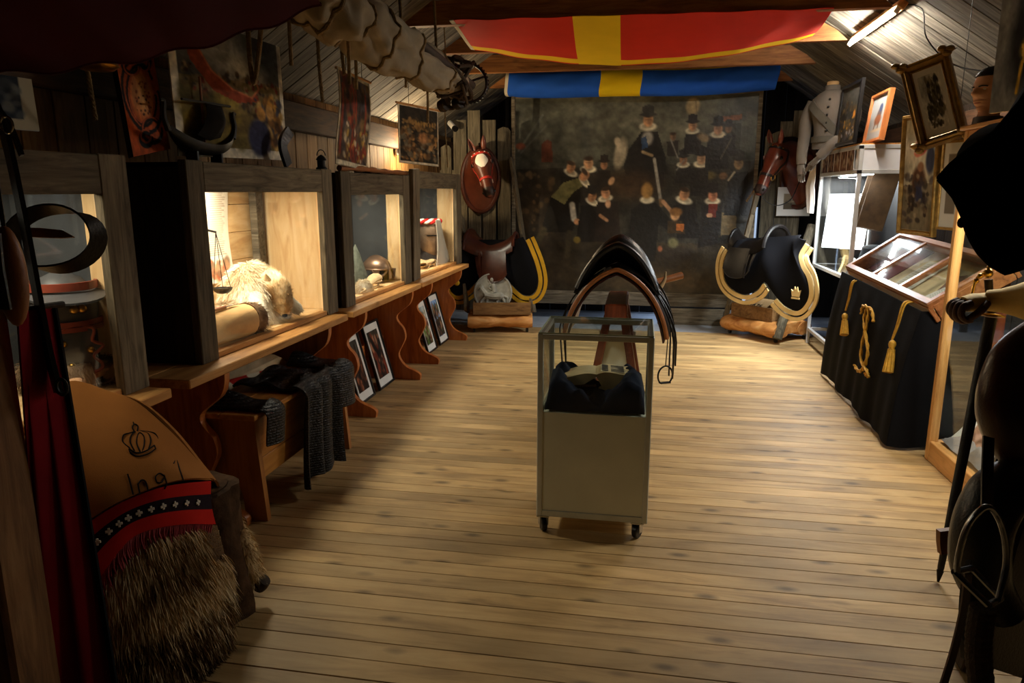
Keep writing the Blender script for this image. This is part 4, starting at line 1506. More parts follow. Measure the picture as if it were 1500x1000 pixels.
# whitish boards below the canvas
kb = thing('plinth_boards', 'pale grey planks set on edge below the big canvas', 'boards', (0, 9.02, 0))
MB().bx(-1.5, 1.25, 9.0, 9.05, 0.20, 0.325, 0.004).build('rail_board', M['old_grey'], kb)
MB().bx(0.25, 1.1, 8.93, 8.98, -0.012, 0.19, 0.004).build('low_board', M['old_grey'], kb)
for xx in (-1.4, -0.2, 1.15):
    MB().bx(xx - 0.04, xx + 0.04, 9.0, 9.05, -0.012, 0.2, 0.003).build('post', M['dark_z'], kb)
# rough stone block by the stand at the back
sb_ = thing('stone_block', 'rough grey stone block on the floor beside the black saddle stand', 'stone', (1.12, 8.75, -0.012))
fn_ = dome((1.10, 8.75, -0.012), (0.1, 0.09, 0.24))
M['stone'] = plain('stone', srgb(120, 120, 118), 0.9, 0, 0.2, 0.35, 30, 0.6, 60)
MB().box((1.10, 8.75, 0.10), (0.18, 0.15, 0.225), None, 0.03).build('block', M['stone'], sb_)

# ================================================================ FLAGS
M['flag_blue'] = weave('flag_blue', srgb(36, 92, 200), 0.8, 400, 0.1, 0.08)
M['flag_yellow'] = weave('flag_yellow', srgb(236, 200, 24), 0.8, 400, 0.1, 0.05)
M['flag_red'] = weave('flag_red', srgb(212, 48, 24), 0.8, 400, 0.1, 0.06)
M['hem'] = weave('hem', srgb(214, 204, 180), 0.9)
bf = thing('blue_flag', 'blue flag with yellow cross slung in a roll under the collar beam', 'flag', (-0.1, 8.6, 2.66))


def blue_fn(u, v):
    xx = lerp(gy(741, 110, 8.6).x, gy(1139, 110, 8.6).x, u)
    sag = 0.015 * math.sin(u * math.pi) + 0.008 * math.sin(u * 11)
    wr = 0.012 * math.sin(u * 37 + v * 9) * math.sin(v * math.pi) + 0.010 * math.sin(u * 13 - v * 14) * v
    a = lerp(0.2, math.pi * 1.06, v)
    return Vector((xx + 0.012 * math.sin(v * 6), 8.66 - 0.15 * math.sin(a) - wr, 2.81 + 0.14 * math.cos(a) - sag + (0.02 * (abs(u - 0.5) * 2) ** 4)))


def section(fn, u0, u1, v0, v1):
    return lambda u, v: fn(lerp(u0, u1, u), lerp(v0, v1, v))


ua, ub = 0.362, 0.515
MB().cloth(section(blue_fn, 0.012, ua, 0, 1), 40, 18, 0.005).build('blue_field', M['flag_blue'], bf, True, 80)
MB().cloth(section(blue_fn, ub, 1, 0.10, 1), 56, 18, 0.005).build('blue_field', M['flag_blue'], bf, True, 80)
MB().cloth(section(blue_fn, ub, 1, 0, 0.10), 56, 2, 0.005).build('yellow_bar', M['flag_yellow'], bf, True, 80)
MB().cloth(section(blue_fn, ua, ub, 0, 1), 18, 18, 0.005).build('yellow_bar', M['flag_yellow'], bf, True, 80)
MB().cloth(section(blue_fn, 0, 0.012, 0, 1), 2, 18, 0.006).build('hoist_band', M['hem'], bf, True, 80)

rfl = thing('red_flag', 'red flag with yellow cross sagging like a canopy between the collar beams', 'flag', (-0.1, 6.0, 2.6))
RA, RB = gz(658, 30, 2.79), gz(1222, 12, 2.79)
RC, RD = gy(690, 68, 6.45), gy(1190, 45, 6.45)


def red_fn(u, v):
    near = Vector((lerp(RA.x, RB.x, u), lerp(RA.y, RB.y, u), lerp(RA.z, RB.z, u)))
    far = Vector((lerp(RC.x, RD.x, u), 6.45, lerp(RC.z, RD.z, u)))
    p = near.lerp(far, v)
    s = math.sin(math.pi * min(1, u * 0.92 + 0.02)) ** 0.9
    p.z -= 0.205 * s * v ** 1.15 + 0.05 * s * math.sin(math.pi * v)
    p.z += 0.006 * math.sin(u * 40 + v * 5) * (1 - s * 0.6)
    return p


us, vs_ = (0.012, 0.335, 0.462, 1.0), (0.0, 0.80, 0.965, 1.0)
for i in range(3):
    if i == 1:
        MB().cloth(section(red_fn, us[1], us[2], 0, 1), 14, 24, 0.004).build('yellow_bar', M['flag_yellow'], rfl, True, 80)
        continue
    n = 30 if i == 0 else 44
    MB().cloth(section(red_fn, us[i], us[i + 1], vs_[0], vs_[1]), n, 18, 0.004).build('red_field', M['flag_red'], rfl, True, 80)
    MB().cloth(section(red_fn, us[i], us[i + 1], vs_[1], vs_[2]), n, 5, 0.004).build('yellow_bar', M['flag_yellow'], rfl, True, 80)
    MB().cloth(section(red_fn, us[i], us[i + 1], vs_[2], vs_[3]), n, 2, 0.004).build('red_field', M['flag_red'], rfl, True, 80)
MB().cloth(section(red_fn, 0, 0.012, 0, 1), 2, 24, 0.006).build('hoist_band', M['hem'], rfl, True, 80)

# dark red canopy cloth hung low over the entrance side
cr_ = thing('red_canopy', 'dark red cloth canopy slung under the roof on the entrance side', 'cloth', (-1.6, 2.2, 2.35))
M['deep_red'] = weave('deep_red', srgb(56, 5, 14), 0.95)
E1, E2, E3 = gy(470, 6, 2.75), gy(240, 78, 2.35), gy(-60, 108, 1.95)


def canopy(u, v):
    e = (1 - u) ** 2 * E1 + 2 * u * (1 - u) * (E2 * 2 - (E1 + E3) * 0.5) + u * u * E3
    q = e + Vector((0.35 * (1 - u) + 0.5 * u, -1.6, 0.40 - 0.1 * u))
    p = e.lerp(q, v)
    p.z -= 0.05 * math.sin(math.pi * v) - 0.01 * math.sin(u * 30 + v * 4)
    p.z = min(p.z, roofz(p.x) - 0.03)
    return p


MB().cloth(canopy, 40, 20, 0.006).build('canopy_cloth', M['deep_red'], cr_, True, 80)
MB().tube([canopy(u, 0) for u in ls(0, 1, 40)], 0.008, 6).build('hem_cord', M['deep_red'], cr_, True)


# ================================================================ HANGING PICTURES, ROPES AND SAIL
def sheet_from(name, label, cat, tl_, tr_, bl_, cvs, t=0.004, border=None, bulge=None, group=None, mat='print', backmat='white_card'):
    tl_, tr_, bl_ = Vector(tl_), Vector(tr_), Vector(bl_)
    o = thing(name, label, cat, (tl_ + tr_) / 2 + (bl_ - tl_), 0, group)
    cvs.panel('printed_face', o, tl_, tr_ - tl_, bl_ - tl_, M[mat], bulge)
    r, d = tr_ - tl_, bl_ - tl_
    nrm = r.cross(d).normalized() * -1
    bfn = bulge or (lambda u, v: 0)
    MB().cloth(lambda u, v: tl_ + r * u + d * v + nrm * (bfn(u, v) - t / 2 - 0.002), 10, 10, t).build('backing', M[backmat], o, True, 80)
    return o


# battle poster with ship prow and helmets
c = Canvas(110, 100, (212, 200, 176), (0, 0, 1, 1))
c.poly([(0.05, 0.0), (0.955, 0.0), (0.955, 0.92), (0.05, 0.93)], (74, 74, 72))
c.ell(0.45, 0.22, 0.3, 0.2, (150, 146, 134), 20, 1.2, 0.9)
c.ell(0.62, 0.3, 0.16, 0.12, (186, 178, 156), 0, 1.2, 0.8)
c.ell(0.8, 0.12, 0.2, 0.16, (44, 46, 48), 0, 1.0, 0.8)
c.poly([(0.05, 0.42), (0.955, 0.36), (0.955, 0.92), (0.05, 0.93)], (112, 96, 58))
c.speck(21, 260, (0.06, 0.33, 0.94, 0.6), [(54, 48, 42), (120, 104, 78), (84, 66, 48), (150, 128, 92), (110, 44, 32)], (0.006, 0.02), 2.2, 0.9)
c.speck(22, 60, (0.06, 0.5, 0.5, 0.9), [(150, 130, 60), (120, 104, 54), (90, 80, 44)], (0.02, 0.06), 1.6, 0.7)
c.poly([(0.10, 0.0), (0.17, 0.0), (0.2, 0.18), (0.3, 0.35), (0.46, 0.46), (0.62, 0.5), (0.70, 0.47), (0.72, 0.52), (0.5, 0.56), (0.3, 0.5), (0.14, 0.3)], (138, 62, 40))
c.pline([(0.17, 0.0), (0.2, 0.18), (0.3, 0.35), (0.46, 0.46), (0.64, 0.5), (0.72, 0.42), (0.70, 0.36)], 0.014, (188, 108, 72))
c.speck(23, 120, (0.66, 0.5, 0.95, 0.9), [(170, 120, 50), (120, 84, 40), (200, 160, 90), (70, 50, 36), (60, 60, 76)], (0.012, 0.035), 2.0, 0.9)
c.ell(0.68, 0.82, 0.12, 0.16, (52, 54, 78), 10, 0.3)
c.ell(0.72, 0.62, 0.05, 0.06, (176, 128, 66), 0, 0.4)
c.ell(0.82, 0.6, 0.045, 0.06, (186, 140, 80), 0, 0.4)
c.grain(3, 0.4, 22)
tl_, bl_, br_ = gx(246, 66, -2.12), gx(262, 228, -2.12), gx(421, 235, -2.10)
tl_ = Vector((-2.12, bl_.y - 0.01, 2.40))
sheet_from('battle_poster', 'large cream bordered poster of a sea battle with red prow, hung behind ship', 'poster', tl_, tl_ + (br_ - bl_), bl_, c, bulge=lambda u, v: 0.03 * math.sin(u * math.pi) * v)

# two scroll prints hung on cords
c = Canvas(56, 84, (84, 66, 54), (0, 0, 1, 1.5))
c.speck(31, 160, (0.03, 0.05, 0.97, 1.4), [(110, 52, 42), (66, 60, 60), (124, 98, 60), (50, 42, 40), (80, 76, 80)], (0.03, 0.09), 2.4, 0.8)
for xx in (0.08, 0.42, 0.5, 0.84):
    c.line((xx, 0.25), (xx + 0.01, 1.3), 0.05, (150, 62, 44), 0.8)
c.speck(32, 80, (0.2, 0.75, 0.95, 1.38), [(170, 140, 70), (96, 84, 70), (140, 60, 44), (186, 170, 140)], (0.015, 0.05), 2.2, 0.9)
c.poly([(0, 0), (1, 0), (1, 0.045), (0, 0.045)], (190, 176, 144))
c.poly([(0, 0), (0.035, 0), (0.035, 1.5), (0, 1.5)], (196, 184, 156))
c.poly([(0.965, 0), (1, 0), (1, 1.5), (0.965, 1.5)], (180, 166, 136))
c.poly([(0, 1.42), (1, 1.42), (1, 1.5), (0, 1.5)], (206, 196, 168))
c.grain(4, 0.4, 16)
a1, a2, a3 = gx(488, 97, -1.97), gx(546, 123, -1.93), gx(489, 240, -1.97)
s1 = sheet_from('scroll_print', 'dark print with red columns and crowd, hung on cords above showcases', 'print', a1, a2, a3, c, bulge=lambda u, v: 0.03 * math.cos(u * 3.1) + 0.015 * math.sin(v * 5))
c = Canvas(56, 84, (46, 42, 34), (0, 0, 1, 1.5))
c.speck(41, 90, (0.1, 0.35, 0.9, 0.6), [(120, 92, 50), (150, 118, 70), (70, 58, 40)], (0.02, 0.05), 2, 0.9)
c.speck(42, 170, (0.05, 0.65, 0.95, 1.4), [(150, 110, 60), (90, 66, 40), (176, 130, 76), (50, 44, 36), (110, 100, 80)], (0.02, 0.06), 2.2, 0.9)
c.ell(0.6, 0.8, 0.12, 0.14, (180, 126, 78), 0, 0.5, 0.9)
for k in range(9):
    c.ell(0.28 + k * 0.07, 0.42 + 0.02 * (k % 2), 0.022, 0.06, (150, 116, 62), 0, 0.5)
for e in ([(0, 0), (1, 0), (1, 0.05), (0, 0.05)], [(0, 0), (0.03, 0), (0.03, 1.5), (0, 1.5)], [(0.97, 0), (1, 0), (1, 1.5), (0.97, 1.5)], [(0, 1.44), (1, 1.44), (1, 1.5), (0, 1.5)]):
    c.poly(e, (206, 192, 160))
c.grain(6, 0.4, 16)
b1 = gx(583, 150, -1.98)
b2 = gy(642, 162, 6.30)
b3 = gx(585, 238, -1.98)
s2_ = sheet_from('scroll_print', 'dark print with golden figures, hung on cords before the wall lamp', 'print', b1, b2, b3, c)
for o, ps in ((s1, (a1.lerp(a2, 0.3), a1.lerp(a2, 0.7))), (s2_, (b1.lerp(b2, 0.25), b1.lerp(b2, 0.75)))):
    for q in ps:
        MB().tube([q, Vector((q.x, q.y + 0.02, roofz(q.x) - 0.003))], 0.0022, 5).build('cord', M['iron'], o)
    pa, pb = ps[0] - (ps[1] - ps[0]) * 0.6, ps[1] + (ps[1] - ps[0]) * 0.6
    MB().tube([pa, pb], 0.009, 8).build('top_rod', M['pine_y'], o, True)

# lamp on the wall behind the hanging print
LW = gx(599, 221, -2.40)
wl = thing('wall_lamp', 'small warm lamp fixed to the wall behind the hanging golden print', 'lamp', (-2.53, LW.y, LW.z))
MB().lathe([(0.04, 0), (0.04, 0.012), (0.012, 0.02), (0.012, 0.05), (0.03, 0.07), (0.032, 0.10), (0.002, 0.101)], 16, (-2.535, LW.y, LW.z), frame_to((1, 0, 0))).build('base', M['white_card'], wl, True)
M['bulb_emit'] = emit_mat('bulb_emit', (1.0, 0.74, 0.42, 1), 60)
MB().ell((-2.40, LW.y, LW.z), (0.035, 0.03, 0.03)).build('bulb', M['bulb_emit'], wl, True)
d_ = bpy.data.lights.new('wall_lamp_light', 'POINT')
d_.energy = 40
d_.color = (1.0, 0.76, 0.46)
d_.shadow_soft_size = 0.035
o_ = bpy.data.objects.new('wall_lamp_light', d_)
COL.objects.link(o_)
o_.location = (-2.355, LW.y, LW.z)

# furled sail hanging below the beams
M['sailcloth'] = weave('sailcloth', srgb(140, 126, 104), 0.9, 300, 0.25, 0.25)
SP = [gz(430, -40, 2.47), gz(478, -5, 2.44), gz(530, 36, 2.42), gz(585, 76, 2.40), gz(640, 108, 2.40), gz(680, 128, 2.38)]
sl_ = thing('furled_sail', 'furled beige canvas sail bundle lashed with rope under the roof', 'sail', (SP[2].x, SP[2].y, 2.25))
path = catmull(SP, 14)
NP = len(path) - 1
F0 = frame_to(path[-1] - path[0])


def sail_fn(u, v):
    x = min(v * NP, NP - 1e-5)
    i = int(x)
    p = path[i].lerp(path[i + 1], x - i)
    a = 2 * math.pi * u
    pinch = 1 - 0.3 * max(0, math.cos(v * 6 * math.pi * 2 / 2)) ** 8
    r = interp([(0, 0.17), (0.25, 0.17), (0.5, 0.145), (0.75, 0.135), (0.92, 0.11), (1, 0.05)], v) * pinch * 0.88
    r *= 1 + 0.11 * math.sin(a * 3 + v * 12) + 0.07 * math.sin(a * 8 - v * 22) + 0.035 * math.sin(a * 13 + v * 40)
    q3 = Vector((math.cos(a) * 1.2, math.sin(a) * 1.2, v * 9))
    r *= 1 + 0.22 * mnoise.noise(q3 * 1.3) + 0.10 * mnoise.noise(q3 * 3.1)
    sagp = 0.02 * math.sin(v * 24)
    return p + F0.col[0] * r * math.cos(a) + F0.col[1] * (r * 1.08 * math.sin(a)) + Vector((0, 0, sagp * 0.5))


MB().cloth(sail_fn, 40, 120, 0.004).build('canvas_roll', M['sailcloth'], sl_, True, 80)
MB().tube([path[0] + Vector((0.02, -0.1, 0.1)), path[NP // 2] + Vector((0.02, 0, 0.12)), path[-1] + Vector((0.03, 0.12, 0.03))], 0.035, 10).build('spar', M['dark_y'], sl_, True)
for k, v in enumerate((0.12, 0.30, 0.46, 0.62, 0.80)):
    x = int(v * NP)
    pts = []
    for q in range(31):
        a = 2 * math.pi * q / 30
        p = Vector(sail_fn((a / (2 * math.pi)) % 1.0, v))
        pts.append(path[x] + (p - path[x]) * 1.05)
    MB().tube(pts, 0.012, 7).build('lashing', M['rope'], sl_, True)
    top = path[x] + Vector((0, 0, 0.15))
    MB().tube([top, Vector((top.x - 0.02, top.y + 0.02, roofz(top.x) - 0.002))], 0.010, 7).build('sling_rope', M['rope'], sl_, True)
    lo = Vector(sail_fn(0.25, v)) if k % 2 else Vector(sail_fn(0.1, v))
    ln = (0.42, 0.5, 0.36, 0.3, 0.4)[k]
    MB().tube(catmull([lo, lo + Vector((0.02, -0.02, -ln * 0.5)), lo + Vector((0.01, 0.0, -ln))], 6), 0.009, 7).build('rope_end', M['rope'], sl_, True)
# knotted dark rigging at the far end
M['dark_rope'] = plain('dark_rope', srgb(62, 48, 34), 0.85, 0, 0.2, 0.3, 60, 0.5, 150)
rigp = path[int(NP * 0.9)]
rg = random.Random(5)
rgk = thing('rigging_bundle', 'dark knot of tarred rigging and blocks at the end of furled sail', 'rigging', rigp - Vector((0, 0, 0.1)))
for k in range(9):
    pts = [rigp + Vector((rg.uniform(-0.12, 0.14), rg.uniform(-0.22, 0.2), rg.uniform(-0.16, 0.16))) for _ in range(5)]
    MB().tube(catmull(pts, 7), rg.uniform(0.008, 0.02), 7).build('rope_loop', M['dark_rope'], rgk, True)
for k in range(2):
    p = rigp + Vector((0.02 - 0.1 * k, 0.12 - 0.05 * k, -0.14 - 0.02 * k))
    MB().lathe([(0.01, -0.03), (0.045, -0.028), (0.05, 0), (0.045, 0.028), (0.01, 0.03)], 16, p, frame_to((0.8, -0.5, 0.2))).build('block', M['dark_z'], rgk, True)
# toothed iron hoop
hc = gy(684, 121, 5.75)
hoop = thing('iron_hoop', 'black toothed iron hoop hanging at the end of furled sail', 'hoop', hc)
Rh = frame_to((0.35, -1, 0.25))
MB().tube([hc + Rh @ Vector((0.155 * math.cos(a), 0.155 * math.sin(a), 0)) for a in ls(-2.2, 1.9, 40)], 0.012, 8).build('ring', M['iron'], hoop, True)
for a in ls(-2.1, 1.8, 24):
    MB().box(hc + Rh @ Vector((0.168 * math.cos(a), 0.168 * math.sin(a), 0)), (0.012, 0.012, 0.02), Rh @ Matrix.Rotation(a, 3, 'Z'), 0.002).build('tooth', M['iron'], hoop)
for a in (0.35, -1.3):
    MB().tube([hc + Rh @ Vector((0.15 * math.cos(a), 0.15 * math.sin(a), 0)), hc + Rh @ Vector((0.02 * math.cos(a), 0.02 * math.sin(a), 0))], 0.009, 8).build('pin', M['iron'], hoop, True)
    p = hc + Rh @ Vector((0.02 * math.cos(a), 0.02 * math.sin(a), 0))
    MB().ell(p, (0.02, 0.02, 0.02), 10, 7).build('pin_head', M['iron'], hoop, True)
MB().tube(catmull([rigp, hc + Vector((-0.2, 0, 0.06)), hc + Rh @ Vector((0.155 * math.cos(2.2), -0.155 * math.sin(2.2), 0))], 5), 0.008, 6).build('hanging_cord', M['dark_rope'], hoop, True)

# loose rope ends hanging above the showcases
ropes = [((467, 0), (471, 150), 3.6, 'rough hemp rope hanging straight beside the column print'), ((500, 15), (503, 110), 4.0, 'hemp rope with frayed end hanging before the column print'), ((131, 92), (138, 175), 2.55, 'short hemp rope with frayed knot hanging by the carved dragon board'), ((652, 130), (655, 245), 6.0, 'thin rope hanging down past the wall camera')]
for (pa, pb, yy, lab) in ropes:
    A_, B_ = gy(pa[0], pa[1], yy), gy(pb[0], pb[1], yy)
    top = Vector((A_.x, A_.y, min(roofz(A_.x) - 0.002, A_.z + 0.8)))
    r_ = thing('hanging_rope', lab, 'rope', B_, 0, 'rope ends hanging over the showcases')
    rad = 0.006 if yy > 5 else 0.009
    strands = 3
    N_ = 60
    for q in range(strands):
        pts = []
        for i in range(N_ + 1):
            t = i / N_
            p = top.lerp(B_, t) + Vector((0.008 * math.sin(t * 7), 0, 0))
            a = t * (top - B_).length * 110 + q * 2 * math.pi / strands
            pts.append(p + Vector((rad * 0.55 * math.cos(a), rad * 0.55 * math.sin(a), 0)))
        MB().tube(pts, rad * 0.62, 6).build('strand', M['rope'], r_, True)
lp_ = thing('rope_loop', 'thick grey hemp rope loop hanging over the battle poster', 'rope', gy(372, 122, 3.3))
A_, B_, C_ = gy(362, 20, 3.3), gy(372, 122, 3.3), gy(383, 20, 3.3)
MB().tube(catmull([Vector((A_.x, A_.y, A_.z + 0.15)), A_, A_.lerp(B_, 0.6) + Vector((-0.008, 0, 0)), B_, C_.lerp(B_, 0.6) + Vector((0.008, 0, 0)), C_, Vector((C_.x, C_.y, C_.z + 0.15))], 8), 0.012, 8).build('loop', M['rope'], lp_, True)

# carved dragon board
c = Canvas(56, 120, (196, 84, 26), (0, 0, 1, 2.2))
c.ell(0.5, 1.0, 0.3, 0.5, (206, 132, 74), 0, 0.5)
c.ell(0.5, 1.0, 0.1, 0.32, (220, 160, 96), 0, 0.8)
K_ = (16, 8, 5)
for cx, cy, rx, ry, rot in ((0.5, 1.0, 0.36, 0.62, 8), (0.5, 1.02, 0.45, 0.75, -6), (0.72, 0.25, 0.16, 0.2, 0), (0.35, 0.35, 0.2, 0.18, 0), (0.6, 1.75, 0.25, 0.25, 0), (0.4, 1.9, 0.14, 0.14, 0)):
    pts = [(cx + rx * math.cos(a) * math.cos(math.radians(rot)) - ry * math.sin(a) * math.sin(math.radians(rot)), cy + rx * math.cos(a) * math.sin(math.radians(rot)) + ry * math.sin(a) * math.cos(math.radians(rot))) for a in ls(0, 5.6, 26)]
    c.pline(pts, 0.09, K_)
    c.pline([(x * 0.93 + 0.035, y * 0.93 + 0.07) for x, y in pts], 0.035, (188, 88, 42))
c.speck(51, 40, (0.3, 0.7, 0.7, 1.4), [(120, 50, 26), (60, 30, 18)], (0.01, 0.03), 1.6, 0.8)
c.grain(9, 0.3, 14)
t0, t1, t2 = gx(166, 70, -2.26), gx(222, 70, -2.26), gx(196, 232, -2.16)
t2.z = max(t2.z, 1.745)
sheet_from('dragon_carving', 'orange carved board with black interlaced dragon knotwork', 'carving', t0, t1, t2, c, 0.025, mat='paint', backmat='dark_z')
# print at the near end
c = Canvas(40, 40, (206, 192, 160))
c.poly([(0, 0), (0.82, 0), (0.82, 0.8), (0, 0.8)], (58, 64, 74))
c.speck(61, 40, (0, 0.1, 0.8, 0.75), [(120, 122, 120), (90, 94, 98), (150, 146, 130)], (0.03, 0.09), 1.6, 0.7)
t0, t1, t2 = gx(-70, 98, -2.3), gx(46, 116, -2.3), gx(-60, 183, -2.2)
t2.z = max(t2.z, 1.745)
sheet_from('seascape_print', 'cream bordered print of a dark stormy sea above leather helmet showcase', 'print', t0, t1, t2, c)

# brass ship's lamp partly behind the canopy
bl0 = gx(142, 96, -2.0)
bl = thing('brass_lamp', 'small brass lamp hanging half hidden by the red canopy', 'lamp', bl0)
MB().lathe([(0.001, -0.02), (0.055, -0.016), (0.075, 0.0), (0.07, 0.01), (0.04, 0.014), (0.035, 0.05), (0.045, 0.08), (0.02, 0.10), (0.001, 0.102)], 22, bl0).build('body', M['brass'], bl, True)
MB().tube([bl0 + Vector((0, 0, 0.1)), (bl0.x, bl0.y, roofz(bl0.x) - 0.003)], 0.003, 6).build('chain', M['brass'], bl)

# ship model on the pelt showcase
sh0 = gx(300, 226, -2.08)
sh0.z = 1.735
shp = thing('ship_model', 'dark model longship with square sail standing on the pelt showcase', 'ship model', sh0)
M['ship_wood'] = plain('ship_wood', srgb(40, 36, 28), 0.5, 0, 0.4, 0.3, 20)
rings = []
for i in range(17):
    t = -1 + 2 * i / 16
    w = 0.055 * (1 - abs(t) ** 2.6) + 0.004
    keel = 0.035 + 0.10 * abs(t) ** 3.0
    sheer = 0.085 + 0.075 * abs(t) ** 2.4
    yy = sh0.y + t * 0.27
    rg_ = []
    for k in range(9):
        a = math.pi * k / 8
        rg_.append(Vector((sh0.x - w * math.cos(a) * (1.0), yy, 1.735 + lerp(sheer, keel, math.sin(a) ** 0.8))))
    inner = [Vector((p.x * 0.82 + sh0.x * 0.18, p.y, p.z + 0.006 if 0 < j < 8 else p.z)) for j, p in enumerate(rg_)][::-1]
    rings.append(rg_ + inner)
MB().loft(rings, True).build('hull', M['ship_wood'], shp, True)
for s in (-1, 1):
    q = [Vector((sh0.x, sh0.y + s * 0.262, 1.735 + 0.13)), Vector((sh0.x, sh0.y + s * 0.285, 1.735 + 0.19)), Vector((sh0.x, sh0.y + s * 0.275, 1.735 + 0.25)), Vector((sh0.x, sh0.y + s * 0.30, 1.735 + 0.255))]
    MB().tube(catmull(q, 6), [lerp(0.014, 0.007, i / 18) for i in range(19)], 8).build('stem_post', M['ship_wood'], shp, True)
MB().tube([(sh0.x, sh0.y + 0.01, 1.735 + 0.05), (sh0.x, sh0.y + 0.01, 2.13)], 0.006, 8).build('mast', M['tan_leather'], shp, True)
MB().tube([(sh0.x + 0.01, sh0.y - 0.16, 2.01), (sh0.x + 0.01, sh0.y + 0.24, 2.02)], 0.006, 8).build('yard', M['ship_wood'], shp, True)
M['dark_sail'] = weave('dark_sail', srgb(30, 26, 24))
MB().cloth(lambda u, v: (sh0.x + 0.015 + 0.06 * math.sin(math.pi * v) * (0.4 + 0.6 * math.sin(math.pi * u)), sh0.y + 0.02 - 0.09 * v + (0.13 + 0.06 * v) * u, 2.01 - 0.15 * v - 0.02 * v * (1 - abs(2 * u - 1))), 14, 12, 0.003).build('sail', M['dark_sail'], shp, True, 80)
for s in (-1, 1):
    MB().bx(sh0.x - 0.03, sh0.x + 0.03, sh0.y + s * 0.1 - 0.008, sh0.y + s * 0.1 + 0.008, 1.7365, 1.785, 0.002).build('cradle', M['ship_wood'], shp)
# dark scabbard hanging by the poster, bark stick on the next showcase
sc_ = thing('dark_sheath', 'short black leather sheath hanging beside the battle poster', 'sheath', gx(420, 240, -1.99))
MB().strap(catmull([gx(424, 192, -2.0), gx(414, 212, -2.0), gx(422, 242, -2.0)], 6), 0.06, 0.02, (0.1, 1, 0.3)).build('sheath', M['black_leather'], sc_)
st0, st1 = gx(497, 248, -2.0), gx(596, 253, -2.0)
st0.z = st1.z = 1.73 + 0.022
bk_ = thing('bark_stick', 'crooked brown stick lying along the top of bronze helmet showcase', 'stick', (st0.x, (st0.y + st1.y) / 2, 1.73))
MB().tube(catmull([st0, st0.lerp(st1, 0.3) + Vector((0.02, 0, 0.004)), st0.lerp(st1, 0.65) + Vector((-0.015, 0, 0.0)), st1], 6), [0.02 + 0.004 * math.sin(i * 1.7) for i in range(19)], 9).build('stick', M['tan_leather'], bk_, True)
cl0 = gx(491, 243, -2.0)
cl0.z = 1.735
ln_ = thing('black_lantern', 'small black lantern on the pelt showcase beside column print', 'lantern', cl0)
MB().lathe([(0.035, 0), (0.035, 0.01), (0.026, 0.015), (0.026, 0.055), (0.034, 0.06), (0.02, 0.08), (0.004, 0.09)], 14, (cl0.x, 4.385, 1.735)).build('body', M['iron'], ln_, True)
MB().tube([(cl0.x + 0.028 * math.cos(a), 4.385, 1.735 + 0.085 + 0.035 * math.sin(a)) for a in ls(0, math.pi, 10)], 0.003, 5).build('handle', M['iron'], ln_)

# ================================================================ SADDLE STANDS AT THE BACK
def gplane(x, y, o, n):
    d = ray(x, y)
    n = Vector(n)
    return EYE + d * ((Vector(o) - EYE).dot(n) / d.dot(n))


HW = [(0, 0.088), (0.12, 0.105), (0.28, 0.112), (0.42, 0.086), (0.58, 0.068), (0.74, 0.062), (0.87, 0.068), (0.95, 0.056), (1, 0.024)]
HT = [(0, 0.05), (0.12, 0.072), (0.28, 0.074), (0.45, 0.056), (0.7, 0.046), (0.87, 0.046), (0.95, 0.032), (1, 0.006)]
HB = [(0, -0.15), (0.12, -0.205), (0.26, -0.205), (0.42, -0.145), (0.58, -0.105), (0.74, -0.09), (0.87, -0.092), (0.95, -0.07), (1, -0.03)]


